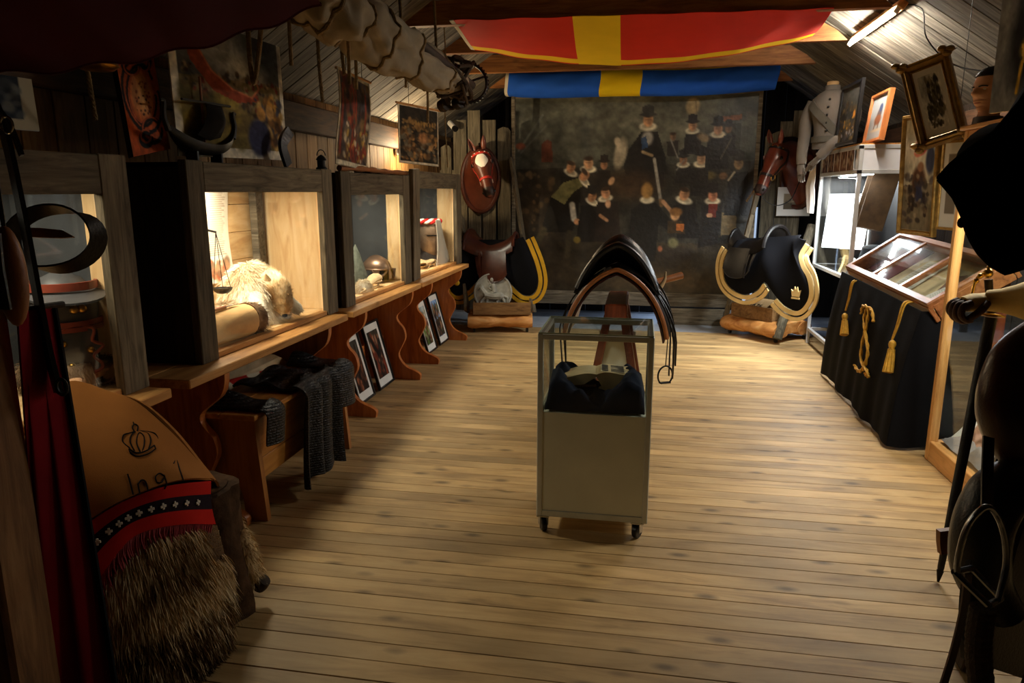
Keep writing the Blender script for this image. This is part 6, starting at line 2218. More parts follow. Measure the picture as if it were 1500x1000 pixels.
MB().bx(VX0 + pw, VX1 - pw, VY1 - 0.016, VY1 - 0.006, VZ0 + 0.031, VM).build('back_panel', M['laminate'], vt)
MB().bx(VX0 + 0.006, VX0 + 0.016, VY0 + pw, VY1 - pw, VZ0 + 0.031, VM).build('side_panel', M['laminate'], vt)
MB().bx(VX1 - 0.016, VX1 - 0.006, VY0 + pw, VY1 - pw, VZ0 + 0.031, VM).build('side_panel', M['laminate'], vt)
MB().bx(VX0 + pw, VX1 - pw, VY0 + pw, VY1 - pw, VM - 0.02, VM - 0.004).build('shelf', M['laminate'], vt)
MB().bx(VX0 + pw, VX1 - pw, VY0 + pw, VY1 - pw, VZ0 + 0.002, VZ0 + 0.018).build('bottom', M['laminate'], vt)
for a in ((VX0 + pw, VX1 - pw, VY0 + 0.010, VY0 + 0.015), (VX0 + pw, VX1 - pw, VY1 - 0.015, VY1 - 0.010), (VX0 + 0.010, VX0 + 0.015, VY0 + pw, VY1 - pw), (VX1 - 0.015, VX1 - 0.010, VY0 + pw, VY1 - pw)):
    MB().bx(*a, VM + 0.001, VZ1 - 0.026).build('glass_pane', M['glass'], vt)
MB().bx(VX0 + 0.004, VX1 - 0.004, VY0 + 0.004, VY1 - 0.004, VZ1, VZ1 + 0.006).build('glass_top', M['glass'], vt)
M['glass_edge'] = plain('glass_edge', srgb(190, 200, 170), 0.2, 0, 0.6, 0.05)
frame_bars(vt, (VX0 + 0.006, VY1 - 0.006, VZ1 + 0.003), (VX1 - VX0 - 0.012, 0, 0), (0, -(VY1 - VY0 - 0.012), 0), 0.003, 0.0065, M['glass_edge'], 'glass_rim')
for xx, rot in ((VX0 + 0.03, 0.4), (VX1 - 0.045, -0.5)):
    for yy in (VY0 + 0.03, VY1 - 0.04):
        c = MB().lathe([(0.008, -0.013), (0.030, -0.013), (0.034, -0.009), (0.034, 0.009), (0.030, 0.013), (0.008, 0.013)], 20, (xx, yy, 0.034), frame_to((math.cos(rot), math.sin(rot), 0))).build('caster_wheel', M['black_frame'], vt, True)
        g = MB()
        d = Vector((math.cos(rot), math.sin(rot), 0))
        s = Vector((-d.y, d.x, 0))
        MB().beam(Vector((xx, yy, 0.03)) + d * 0.02, Vector((xx, yy, 0.076)) + d * 0.02, 0.004, 0.03, s, 0.001).build('fork_plate', M['steel'], c)
        MB().beam(Vector((xx, yy, 0.03)) - d * 0.02, Vector((xx, yy, 0.076)) - d * 0.02, 0.004, 0.03, s, 0.001).build('fork_plate', M['steel'], c)
        MB().box((xx, yy, 0.079), (0.06, 0.05, 0.008), None, 0.002).build('mount_plate', M['steel'], c)
# blue cloth bedding
bcl = thing('blue_cloth', 'crumpled dark blue cloth lying in the glass cabinet', 'cloth', ((VX0 + VX1) / 2, (VY0 + VY1) / 2, VM))


def bed(u, v):
    x = lerp(VX0 + 0.032, VX1 - 0.032, u)
    y = lerp(VY0 + 0.03, VY1 - 0.03, v)
    e = min(u, 1 - u, v * 1.0, (1 - v)) * 8
    nz = mnoise.noise(Vector((x * 9, y * 9, 3.1))) * 0.055 + mnoise.noise(Vector((x * 24, y * 20, 1.7))) * 0.03
    h = 0.06 + 0.04 * math.exp(-((u - 0.85) / 0.12) ** 2) + 0.035 * math.exp(-((u - 0.12) / 0.12) ** 2) + 0.02 * math.sin(u * 9)
    return Vector((x, y, VM + 0.004 + max(0.003, (h + 0.02 + nz) * min(1, e * 3.5))))


MB().cloth(bed, 46, 36, 0.006).build('cloth', M['navy_cloth'], bcl, True, 80)
# open book on it
bkc = gz(868, 548, 0.73)
bkc = Vector((-0.185, 3.40, VM + 0.10))
ob_ = thing('open_book', 'thick old book open at a portrait engraving on blue cloth', 'book', bkc)
M['page'] = plain('page', srgb(206, 188, 146), 0.8, 0, 0.15, 0.12, 12)
M['leather_binding'] = plain('leather_binding', srgb(96, 68, 40), 0.6, 0, 0.3, 0.3, 14)
Rk = Matrix.Rotation(0.06, 3, 'Z')


def bk(x, y, z):
    return bkc + Rk @ Vector((x, y, z))


def page(s, w, h0, h1):
    """block of leaves, curved towards the spine"""
    rings = []
    for i in range(11):
        t_ = i / 10
        x = s * w * t_
        zt = lerp(h0, h1, t_) + 0.018 * math.sin(math.pi * min(1, t_ * 1.15)) * (1 - t_)
        zb = lerp(h0 - 0.012, -0.004 if s < 0 else -0.055, min(1, t_ * 3))
        rings.append([bk(x, -0.085, zb), bk(x, 0.085, zb), bk(x, 0.085, zt), bk(x, -0.085, zt)])
    return MB().loft(rings, True)


page(-1, 0.19, 0.05, 0.02).build('left_leaves', M['page'], ob_, True, 40)
page(1, 0.155, 0.05, 0.052).build('right_leaves', M['page'], ob_, True, 40)
MB().box(bk(0.085, 0, -0.062), (0.17, 0.18, 0.008), Rk, 0.002).build('back_cover', M['leather_binding'], ob_)
MB().box(bk(-0.10, 0, -0.009), (0.20, 0.18, 0.006), Rk, 0.002).build('front_cover', M['leather_binding'], ob_)
c = Canvas(36, 30, (190, 176, 140))
c.poly([(0.04, 0.05), (0.94, 0.05), (0.94, 0.95), (0.04, 0.95)], (74, 68, 58))
c.ell(0.5, 0.5, 0.2, 0.3, (150, 138, 112), 0, 0.5)
c.ell(0.5, 0.75, 0.3, 0.2, (110, 100, 82), 0, 0.5)
c.grain(2, 0.5, 9)
c.panel('engraving', ob_, bk(0.02, 0.07, 0.064), Rk @ Vector((0.12, 0, -0.008)), Rk @ Vector((0, -0.14, 0)), M['print'])
MB().box(bk(0.085, 0.0, -0.035), (0.15, 0.16, 0.04), Rk, 0.004).build('page_block', M['page'], ob_)

# ================================================================ SADDLE ON A TRESTLE BEHIND THE CABINET
CX, CY = -0.135, 4.85
ts = thing('saddle_trestle', 'red-brown wooden saddle trestle behind the glass cabinet', 'stand', (CX, CY, 0))
MB().bx(CX - 0.07, CX + 0.07, CY - 0.32, CY + 0.32, 0.80, 0.90, 0.01).build('top_bar', M['mahogany'], ts)
for sx in (-1, 1):
    for sy in (-1, 1):
        MB().beam((CX + sx * 0.05, CY + sy * 0.24, 0.82), (CX + sx * 0.20, CY + sy * 0.30, 0.0), 0.05, 0.075, (0, 1, 0), 0.006).build('leg', M['mahogany'], ts)
    MB().beam((CX + sx * 0.155, CY - 0.28, 0.25), (CX + sx * 0.155, CY + 0.28, 0.25), 0.04, 0.06, (0, 0, 1), 0.004).build('side_rail', M['mahogany'], ts)
MB().bx(CX - 0.13, CX + 0.13, CY + 0.255, CY + 0.275, 0.30, 0.62, 0.003).build('cross_board', M['laminate'], ts)
cs_ = thing('cavalry_saddle', 'big black cavalry saddle with tan edged arch and hanging straps on trestle', 'saddle', (CX, CY, 0.9))


def arch(a, r=1.0, dz=0.0):
    """cross-section: a in [-1,1] from left skirt over the ridge to right skirt"""
    s = abs(a)
    x = 0.345 * (s * 0.35 + 0.65 * math.sin(s * 1.5)) * (1 if a > 0 else -1)
    z = 1.095 - 0.13 * s - 0.27 * s ** 2.0
    return x * r, z + dz


def skirt(u, v, r=1.0, dz=0.0):
    a = lerp(-1, 1, u)
    x, z = arch(a, r, dz)
    y = lerp(CY - 0.36, CY + 0.36, v)
    e = 2 * v - 1
    return Vector((CX + x * (1 - 0.06 * e * e), y, z + 0.03 * e * e * (1 - a * a)))


MB().cloth(skirt, 40, 16, 0.02).build('skirt', M['black_leather'], cs_, True, 80)
MB().cloth(lambda u, v: skirt(u, lerp(0.02, 0.98, v), 0.93, -0.03), 30, 8, 0.012).build('lining', M['brown_leather'], cs_, True, 80)
MB().tube([skirt(u, 0.0) for u in ls(0, 1, 40)], 0.014, 8).build('tan_edge', M['tan_leather'], cs_, True)


def seat_c(u, v):
    a = lerp(-0.62, 0.62, u)
    x, z = arch(a, 1.02, 0)
    e = 2 * v - 1
    hump = 0.12 * math.exp(-((v - 0.06) / 0.14) ** 2) + 0.14 * math.exp(-((v - 0.94) / 0.12) ** 2) + 0.02
    return Vector((CX + x, lerp(CY - 0.28, CY + 0.28, v), z + 0.015 + hump * (1 - (abs(a) / 0.62) ** 2.2) + 0.03))


MB().cloth(seat_c, 26, 24, 0.03).build('seat', M['black_leather'], cs_, True, 80)
MB().tube([seat_c(u, 0.02) for u in ls(0.03, 0.97, 24)], 0.022, 8).build('cantle_roll', M['black_leather'], cs_, True)
rg = random.Random(9)
for k in range(7):
    yk = CY - 0.30 + k * 0.085
    pts = []
    e0 = -0.2 + 0.1 * (k % 3)
    for a in ls(e0, 1.0, 14):
        x, z = arch(a, 1.05 + 0.012 * (k % 3), 0.03)
        pts.append(Vector((CX + x + 0.012 * (k % 2), yk + 0.02 * math.sin(a * 3 + k), z + 0.02 * math.sin(a * 5 + k))))
    lx = pts[-1]
    low = lx.z - rg.uniform(0.1, 0.42)
    pts += [Vector((lx.x + 0.01, lx.y, lerp(lx.z, low, q))) for q in (0.3, 0.65, 1.0)]
    MB().strap(pts, 0.046, 0.010, (0, 1, 0)).build('strap', M['black_leather'], cs_, True)
for k in range(2):
    yk = CY - 0.25 + 0.2 * k
    pts = []
    for a in ls(-0.2, -1.0, 10):
        x, z = arch(a, 1.05, 0.03)
        pts.append(Vector((CX + x, yk, z)))
    lx = pts[-1]
    pts += [Vector((lx.x + 0.03 * q, lx.y, lx.z - 0.35 * q)) for q in (0.4, 0.8, 1.0)]
    MB().strap(pts, 0.03, 0.008, (0, 1, 0)).build('strap', M['black_leather'], cs_, True)


def stirrup(parent, p, w=0.055, h=0.13, mat='iron', R=None):
    R = R or Matrix.Identity(3)
    p = Vector(p)
    pts = [p + R @ Vector((w * math.sin(a) * (1.0 if abs(a) < 1.6 else 1.0), 0, h * 0.5 + h * 0.5 * math.cos(a))) for a in ls(-2.45, 2.45, 26)]
    MB().tube(pts, 0.006, 8).build('stirrup_bow', M[mat], parent, True)
    MB().box(p + R @ Vector((0, 0, h * 0.115)), (w * 1.45, 0.035, 0.008), R, 0.003).build('stirrup_tread', M[mat], parent)


for sx in (-1, 1):
    xx = CX + sx * 0.345
    q0 = Vector((xx, CY - 0.05, 0.72))
    MB().strap([Vector((CX + sx * 0.30, CY - 0.05, 0.86)), q0, Vector((xx - sx * 0.01, CY - 0.06, 0.45))], 0.024, 0.006, (0, 1, 0)).build('stirrup_leather', M['black_leather'], cs_)
    stirrup(cs_, (xx - sx * 0.01, CY - 0.06, 0.32), 0.055, 0.13, 'iron', Matrix.Rotation(0.5, 3, 'Z'))
hn = gy(975, 405, 5.0)
MB().tube(catmull([hn + Vector((-0.03, 0, -0.07)), hn + Vector((-0.005, 0, -0.02)), hn + Vector((0.0, 0, 0.035))], 6), [lerp(0.018, 0.005, i / 12) for i in range(13)], 9).build('horn_toggle', M['bone'], cs_, True)
sk0, sk1 = gy(962, 413, 5.12), gy(999, 403, 5.2)
MB().tube([sk0 + (sk0 - sk1) * 0.6, sk1], [0.022, 0.026], 10).build('wooden_handle', M['tan_leather'], cs_, True)

# ================================================================ RIGHT SIDE: WHITE ALUMINIUM SHOWCASE
WX0, WX1, WY0, WY1, WT, WH, WS = 1.80, 2.34, 6.66, 8.02, 1.985, 1.745, 0.86
wc = thing('aluminium_showcase', 'tall white aluminium glass showcase with bright cool light inside', 'showcase', ((WX0 + WX1) / 2, (WY0 + WY1) / 2, 0))
M['alu_white'] = plain('alu_white', srgb(206, 206, 204), 0.4, 0.25, 0.5, 0.04)
M['panel_white'] = plain('panel_white', srgb(226, 226, 228), 0.5, 0, 0.3, 0.03)
q = 0.034
for xx in (WX0, WX1 - q):
    for yy in (WY0, WY1 - q):
        MB().bx(xx, xx + q, yy, yy + q, 0.0, WT, 0.004).build('post', M['alu_white'], wc)
for zz in (0.14, WS - q, WH, WT - q):
    for yy in (WY0, WY1 - q):
        MB().bx(WX0 + q, WX1 - q, yy + 0.001, yy + q - 0.001, zz, zz + q, 0.003).build('rail', M['alu_white'], wc)
    for xx in (WX0, WX1 - q):
        MB().bx(xx + 0.001, xx + q - 0.001, WY0 + q, WY1 - q, zz, zz + q, 0.003).build('rail', M['alu_white'], wc)
MB().bx(WX0 + q, WX1 - q, WY0 + 0.010, WY0 + 0.02, WH + q, WT - q).build('header_panel', M['panel_white'], wc)
MB().bx(WX0 + 0.012, WX0 + 0.02, WY0 + q, WY1 - q, WH + q, WT - q).build('header_panel', M['panel_white'], wc)
MB().bx(WX0 + 0.005, WX1 - 0.005, WY0 + 0.005, WY1 - 0.005, WT, WT + 0.012).build('top_board', M['pine_y'], wc)
MB().bx(WX0 + q, WX1 - q, WY0 + q, WY1 - q, WS - 0.02, WS - 0.006).build('shelf', M['black_frame'], wc)
MB().bx(WX1 - 0.02, WX1 - 0.008, WY0 + q, WY1 - q, WS, WH).build('back_wall', M['black_frame'], wc)
MB().bx(WX0 + q, WX1 - q, WY1 - 0.02, WY1 - 0.008, WS, WH).build('end_wall', M['black_frame'], wc)
MB().bx(WX0 + q, WX1 - q, WY0 + q, WY1 - q, WH + 0.014, WH + 0.02).build('ceiling_panel', M['panel_white'], wc)
MB().bx(WX0 + 0.014, WX0 + 0.018, WY0 + q, WY1 - q, WS, WH).build('glass_pane', M['glass'], wc)
MB().bx(WX0 + q, WX1 - q, WY0 + 0.014, WY0 + 0.018, WS, WH).build('glass_pane', M['glass'], wc)
M['cool_emit'] = emit_mat('cool_emit', (0.85, 0.93, 1.0, 1), 10)
MB().bx(WX0 + 0.14, WX0 + 0.20, WY0 + 0.25, WY1 - 0.25, WH - 0.004, WH + 0.012).build('lamp_strip', M['cool_emit'], wc)
area_light('aluminium_showcase_lamp', (WX0 + 0.17, (WY0 + WY1) / 2, WH - 0.012), (WX0 + 0.22, (WY0 + WY1) / 2, 0.8), 0.06, 0.8, 100, (0.92, 0.96, 1.0))
for yy in (WY0 + 0.02, ):
    for zz in (WH + 0.003, WS - q + 0.003, WT - q):
        MB().bx(WX0 - 0.002, WX0 + 0.03, yy - 0.022, yy + 0.012, zz, zz + 0.028, 0.002).build('corner_clip', M['black_frame'], wc)

# contents: document board, standing book, iron tools, cups
c = Canvas(44, 60, (232, 234, 236))
rg = random.Random(6)
for r in range(22):
    if 4 < r < 8 or r in (12, 13):
        continue
    c.line((0.4, 0.14 + r * 0.034), (0.4 + rg.uniform(0.3, 0.45), 0.14 + r * 0.034), 0.008, (176, 178, 180))
for k in range(4):
    c.poly([(0.08, 0.15 + k * 0.19), (0.3, 0.15 + k * 0.19), (0.3, 0.28 + k * 0.19), (0.08, 0.28 + k * 0.19)], (186, 182, 176))
d0, d1, d2 = Vector((WX1 - 0.16, WY1 - 0.06, 1.56)), Vector((WX1 - 0.05, 7.05, 1.56)), Vector((WX1 - 0.26, WY1 - 0.08, WS + 0.002))
d0, d1, d2 = gy(1216, 284, 7.75), gy(1278, 284, 7.45), gy(1203, 362, 7.70)
sheet_from('document_board', 'bright white document board leaning inside the aluminium showcase', 'document', d0, d1, d2, c, 0.006)
bkk = thing('old_ledger', 'tall old leather ledger leaning in the aluminium showcase', 'book', gy(1290, 330, 7.0))
e0, e1 = gy(1268, 335, 7.05), gy(1296, 248, 7.15)
MB().beam(e0, e1, 0.05, 0.24, (1, -0.3, 0), 0.006).build('cover', M['leather_binding'], bkk)
MB().beam(e0 + Vector((0.02, -0.03, 0)), e1 + Vector((0.02, -0.03, -0.01)), 0.03, 0.22, (1, -0.3, 0), 0.003).build('leaves', M['leather_binding'], bkk)
bx0 = gz(1290, 380, WS)
drp = thing('black_stand_cloth', 'black draped pedestal under the leaning ledger in showcase', 'pedestal', (2.12, 6.95, WS))
MB().cloth(lambda u, v: (2.10 + (0.10 + 0.05 * v) * math.cos(u * 2 * math.pi) + 0.012 * math.sin(u * 40) * v, 6.97 + (0.20 + 0.05 * v) * math.sin(u * 2 * math.pi), WS + 0.24 * (1 - v)), 48, 8, 0.006).build('drape', M['black_cloth'], drp, True, 80)
MB().ell((2.10, 6.97, WS + 0.235), (0.11, 0.21, 0.03)).build('cushion', M['black_cloth'], drp, True)
rg = random.Random(12)
labs = [('small silver cup on the showcase shelf beside the document board', 'cup'), ('round iron ball on the dark showcase shelf', 'ball'), ('small brass bell on the showcase shelf by the pedestal', 'bell'), ('white china knob at the front corner of showcase shelf', 'ornament')]
pos = [gz(1206, 375, WS), gz(1219, 380, WS), gz(1251, 362, WS), gz(1249, 387, WS)]
for (lab, cat), p, mm, sc in zip(labs, pos, ('steel', 'iron', 'brass', 'white_card'), (1, 0.8, 0.9, 0.8)):
    p = Vector((min(max(p.x, WX0 + 0.08), WX1 - 0.1), min(max(p.y, WY0 + 0.09), WY1 - 0.1), WS - 0.006))
    t = thing('shelf_' + cat, lab, cat, p)
    if cat == 'cup':
        MB().lathe([(0.02, 0), (0.03, 0.005), (0.012, 0.02), (0.015, 0.035), (0.035, 0.06), (0.04, 0.10), (0.038, 0.10), (0.03, 0.06), (0.002, 0.04)], 20, p).build('bowl', M[mm], t, True)
        MB().tube([p + Vector((0.038 + 0.025 * math.sin(a), 0, 0.075 + 0.025 * math.cos(a))) for a in ls(0, math.pi, 10)], 0.004, 6).build('handle', M[mm], t, True)
    elif cat == 'ball':
        MB().ell(p + Vector((0, 0, 0.046)), (0.042, 0.042, 0.042), 18, 12).build('sphere', M[mm], t, True)
        MB().tube([p + Vector((0.024 * math.cos(a), 0.024 * math.sin(a), 0.004)) for a in ls(0, 6.283, 18)], 0.004, 6).build('ring_foot', M['brass'], t, True)
    elif cat == 'bell':
        MB().lathe([(0.035, 0), (0.034, 0.01), (0.022, 0.03), (0.016, 0.05), (0.004, 0.058)], 18, p).build('bell', M[mm], t, True)
        MB().tube([p + Vector((0, 0, 0.057)), p + Vector((0, 0, 0.10))], [0.006, 0.009], 8).build('handle', M['dark_z'], t, True)
    else:
        MB().ell(p + Vector((0, 0, 0.04)), (0.032, 0.032, 0.036), 16, 10).build('knob', M[mm], t, True)
        MB().lathe([(0.03, 0), (0.03, 0.006), (0.016, 0.012)], 16, p).build('foot', M[mm], t, True)
# strip of small pictures along the header
cst = thing('picture_strip', 'row of small brown pictures along the showcase header', 'pictures', (WX0 - 0.01, 7.2, WH + 0.04))
for k in range(5):
    c = Canvas(14, 20, rg.choice([(96, 70, 60), (84, 64, 66), (110, 80, 66)]))
    c.speck(80 + k, 14, (0.1, 0.1, 0.9, 0.9), [(150, 120, 100), (60, 46, 44), (176, 160, 140)], (0.06, 0.16), 2, 0.8)
    y1_ = 7.90 - k * 0.225
    sheet = c.panel('picture', cst, (WX0 - 0.006, y1_, WT - 0.035), (0, -0.205, 0), (0, 0, -0.17), M['print'])
MB().bx(WX0 - 0.005, WX0 - 0.001, 6.80, 7.92, WH + 0.045, WT - 0.03).build('backing_card', M['white_card'], cst)

# ================================================================ UNIFORM TORSO ON THE SHOWCASE
U0 = Vector((gy(1213, 220, 7.5).x, 7.5, WT + 0.012))
un = thing('uniform_dummy', 'headless dummy in grey uniform coat with crossbelt, standing on aluminium showcase', 'mannequin', U0)
M['uniform'] = weave('uniform', srgb(104, 96, 88), 0.9, 300, 0.2, 0.15)
M['belt_grey'] = weave('belt_grey', srgb(84, 80, 72), 0.8)
fd = Vector((-0.72, -0.69, 0))
sd = Vector((0.69, -0.72, 0))


def ut(x, y, z):
    return U0 + sd * x + fd * y + Vector((0, 0, z))


T = [(-0.02, 0.155, 0.10), (0.05, 0.16, 0.105), (0.12, 0.145, 0.10), (0.20, 0.155, 0.11), (0.30, 0.18, 0.125), (0.38, 0.20, 0.12), (0.44, 0.195, 0.10), (0.485, 0.13, 0.08), (0.51, 0.075, 0.07)]
T = [(z * 1.0 + 0.02, a, b) for z, a, b in T]
rings = [[ut(a * math.cos(2 * math.pi * k / 28), b * math.sin(2 * math.pi * k / 28) + 0.012, z) for k in range(28)] for z, a, b in T]
MB().loft(rings, True).build('coat', M['uniform'], un, True, 70)
MB().lathe([(0.07, 0.0), (0.068, 0.05), (0.062, 0.055), (0.06, 0.01)], 20, ut(0, 0.01, 0.52)).build('collar', M['uniform'], un, True)
MB().lathe([(0.054, 0.0), (0.052, 0.085), (0.045, 0.09), (0.001, 0.09)], 18, ut(0, 0.012, 0.52)).build('neck_block', M['pale_board'], un, True)
for s, pts in ((-1, [(-0.19, 0.0, 0.44), (-0.235, 0.03, 0.28), (-0.235, 0.05, 0.12), (-0.22, 0.09, -0.04), (-0.21, 0.10, -0.14)]), (1, [(0.19, 0.0, 0.44), (0.245, 0.02, 0.28), (0.23, 0.07, 0.12), (0.13, 0.15, 0.03), (0.03, 0.17, -0.08)])):
    P = catmull([ut(*p) for p in pts], 6)
    MB().tube(P, [interp([(0, 0.062), (0.2, 0.066), (0.5, 0.056), (0.8, 0.05), (1, 0.046)], i / (len(P) - 1)) for i in range(len(P))], 14).build('sleeve', M['uniform'], un, True, 70)
    hd_ = P[-1]
    dv = (P[-1] - P[-4]).normalized()
    MB().tube([hd_ - dv * 0.02, hd_ + dv * 0.05, hd_ + dv * 0.10], [0.036, 0.04, 0.03], 10, True, (1, 0.7)).build('glove_palm', M['uniform'], un, True)
    for k in range(4):
        o_ = sd * (0.02 * (k - 1.5))
        b0 = hd_ + dv * 0.09 + o_
        MB().tube([b0, b0 + dv * 0.045 - fd * 0.006, b0 + dv * (0.075 + 0.008 * (1.5 - abs(k - 1.5))) - fd * 0.016], [0.011, 0.010, 0.007], 7).build('glove_finger', M['uniform'], un, True)
    b0 = hd_ + dv * 0.04 - sd * s * 0.03
    MB().tube([b0, b0 + dv * 0.04 - sd * s * 0.016, b0 + dv * 0.06 - sd * s * 0.016], [0.012, 0.011, 0.008], 7).build('glove_thumb', M['uniform'], un, True)


def on_front(a, z, k=1.02):
    for (z0, a0, b0), (z1, a1, b1) in zip(T, T[1:]):
        if z0 <= z <= z1:
            t_ = (z - z0) / (z1 - z0)
            A_, B_ = lerp(a0, a1, t_), lerp(b0, b1, t_)
            break
    else:
        A_, B_ = T[0][1], T[0][2]
    return ut(A_ * k * math.cos(a), B_ * k * math.sin(a) + 0.012, z)


MB().strap([on_front(lerp(2.5, 0.5, k), lerp(0.43, 0.10, k), 1.05) for k in ls(0, 1, 14)], 0.075, 0.008, (sd * 0.5 + Vector((0, 0, 0.85)))).build('crossbelt', M['belt_grey'], un, True)
MB().strap([on_front(a, 0.085, 1.06) for a in ls(0, 2 * math.pi, 30)], 0.055, 0.008, (0, 0, 1)).build('waist_belt', M['belt_grey'], un, True)
for k in range(5):
    MB().ell(on_front(math.pi / 2 - 0.25, 0.16 + 0.07 * k, 1.04), (0.011, 0.011, 0.011), 8, 6).build('button', M['iron'], un, True)


def skirtfn(u, v):
    a = lerp(0.6, 3.6, u)
    return ut((0.155 + 0.05 * v + 0.015 * math.sin(u * 16) * v) * math.cos(a), (0.10 + 0.05 * v) * math.sin(a) + 0.02 + 0.06 * v, -0.0 + 0.02 - 0.02 * v)


# pale cloth hanging down the showcase front below the dummy
wcl = thing('pale_cloth', 'long pale cloth hanging from the uniform dummy down the showcase front', 'cloth', gy(1188, 310, 7.55))
q0, q1, q2 = gx(1196, 232, 1.76), gx(1186, 272, 1.745), gx(1188, 312, 1.74)


def sash(u, v):
    c = q0.lerp(q1, min(1, v * 2)) if v < 0.5 else q1.lerp(q2, v * 2 - 1)
    w = lerp(0.05, 0.22, math.sin(v * 2.2)) * (1 - 0.55 * v * v)
    return c + Vector((-0.012 + 0.014 * math.sin(u * 12 + v * 3), -(u - 0.4) * w * 2.0, 0))


MB().cloth(sash, 20, 20, 0.006).build('cloth', M['white_cloth'], wcl, True, 80)
MB().tube([q0 + Vector((0.02, 0.06, 0.0)), q0 + Vector((0.01, -0.06, 0.01))], 0.02, 8).build('knot', M['white_cloth'], wcl, True)


# ================================================================ PICTURES ON THE RIGHT
def ortho(tl_, tr_, bl_):
    tl_, tr_, bl_ = Vector(tl_), Vector(tr_), Vector(bl_)
    r = tr_ - tl_
    d = bl_ - tl_
    d = d - r * (d.dot(r) / r.dot(r))
    return tl_, r, d


def framed(name, label, cat, tl_, tr_, bl_, wd, dp, fm, cvs, prof=None, matb=0.0, group=None, rest=None):
    tl_, r, d = ortho(tl_, tr_, bl_)
    if rest is not None:
        tl_ = tl_ + Vector((0, 0, rest - min((tl_ + d).z, (tl_ + r + d).z)))
    o = thing(name, label, cat, tl_ + r / 2 + d, 0, group)
    rn, dn = r.normalized(), d.normalized()
    ci = tl_ + rn * wd + dn * wd
    ri, di = r - rn * 2 * wd, d - dn * 2 * wd
    frame_bars(o, ci, ri, di, wd, dp, fm, 'frame', prof)
    sheet_back('backboard', o, ci, ri, di, 0.008, M['white_card'])
    n = r.cross(d).normalized() * -1
    cvs.panel('picture', o, ci + ri * matb + di * matb * 0.75 + n * 0.001, ri * (1 - 2 * matb), di * (1 - 1.5 * matb), M['paint'])
    return o, ci, ri, di, n


c = Canvas(44, 80, (50, 48, 42), (0, 0, 1, 1.9))
c.ell(0.5, 0.4, 0.6, 0.4, (74, 72, 66), 0, 1.2)
c.speck(91, 120, (0.02, 0.5, 0.98, 1.85), [(84, 66, 40), (40, 38, 40), (120, 100, 60), (66, 62, 66), (30, 28, 26)], (0.03, 0.1), 2, 0.8)
c.ell(0.8, 1.0, 0.06, 0.14, (196, 128, 44), 0, 0.6)
c.speck(92, 16, (0.2, 1.1, 0.9, 1.7), [(176, 130, 50), (150, 146, 150)], (0.02, 0.05), 2, 0.9)
c.grain(3, 0.4, 12)
BZ = WT + 0.016
p_tl, p_tr, p_bl = gy(1236, 128, 7.30), gy(1266, 113, 6.70), gy(1223, 221, 7.30)
p_bl = Vector((p_bl.x, p_bl.y, BZ))
framed('black_framed_painting', 'tall dark battle painting in black frame on the aluminium showcase', 'painting', p_tl, p_tr, p_bl, 0.03, 0.03, M['black_frame'], c, rest=BZ)
c = Canvas(36, 60, (168, 172, 172), (0, 0, 1, 1.7))
c.ell(0.55, 0.75, 0.14, 0.3, (96, 84, 84), 12, 0.5)
c.ell(0.6, 0.5, 0.1, 0.16, (60, 74, 110), 0, 0.4)
c.ell(0.52, 0.95, 0.2, 0.2, (140, 86, 56), 20, 0.5)
c.pline([(0.4, 1.0), (0.36, 1.3)], 0.05, (110, 70, 50))
c.pline([(0.62, 1.05), (0.6, 1.3)], 0.05, (110, 70, 50))
c.ell(0.5, 1.35, 0.35, 0.06, (196, 180, 150), 0, 1)
p_tl, p_tr, p_bl = gy(1281, 141, 7.0), gy(1308, 128, 6.55), gy(1266, 214, 6.98)
p_bl = Vector((p_bl.x, p_bl.y, BZ))
M['orange_frame'] = wood('orange_frame', srgb(150, 84, 40), srgb(190, 114, 60), srgb(206, 134, 76), 'Z', 3, 8, 0.4, 0.1, 0.2, 0.1, 0.5)
framed('orange_framed_print', 'rider print in orange wooden frame leaning on the aluminium showcase', 'framed picture', p_tl, p_tr, p_bl, 0.024, 0.045, M['orange_frame'], c, None, 0.0, rest=BZ)

M['gilt'] = plain('gilt', srgb(156, 122, 60), 0.38, 0.55, 0.5, 0.35, 24, 0.3, 60)
GP = [(0, 0), (0, 0.35), (0.1, 0.45), (0.25, 0.4), (0.4, 0.75), (0.55, 1.0), (0.75, 0.9), (0.9, 0.95), (1, 0.7), (1, 0)]
# tall painting with figure in red, narrow gilt frame
c = Canvas(50, 150, (176, 172, 150), (0, 0, 1, 3.2))
c.ell(0.5, 0.6, 0.6, 0.9, (196, 192, 170), 0, 1)
c.poly([(0, 1.9), (1, 1.8), (1, 3.2), (0, 3.2)], (120, 112, 92))
c.ell(0.55, 0.75, 0.2, 0.28, (168, 52, 44), 20, 0.3)
c.ell(0.72, 0.45, 0.1, 0.28, (186, 60, 48), 12, 0.3)
c.ell(0.42, 0.95, 0.12, 0.12, (196, 120, 96), 0, 0.4)
c.ell(0.85, 1.15, 0.14, 0.4, (54, 60, 84), 0, 0.4)
c.ell(0.5, 1.75, 0.22, 0.4, (86, 58, 40), 0, 0.4)
c.ell(0.55, 1.35, 0.1, 0.14, (150, 110, 80), 0, 0.4)
c.ell(0.55, 2.1, 0.18, 0.3, (44, 48, 74), 0, 0.4)
c.pline([(0.4, 2.0), (0.35, 2.6)], 0.09, (56, 42, 32))
c.pline([(0.7, 2.1), (0.78, 2.75)], 0.09, (48, 38, 32))
c.pline([(0.2, 1.9), (0.25, 2.5)], 0.08, (66, 50, 38))
c.speck(95, 50, (0.05, 1.6, 0.95, 3.0), [(90, 74, 56), (60, 54, 60), (150, 140, 116), (40, 34, 32)], (0.03, 0.09), 2, 0.7)
c.grain(5, 0.3, 12)
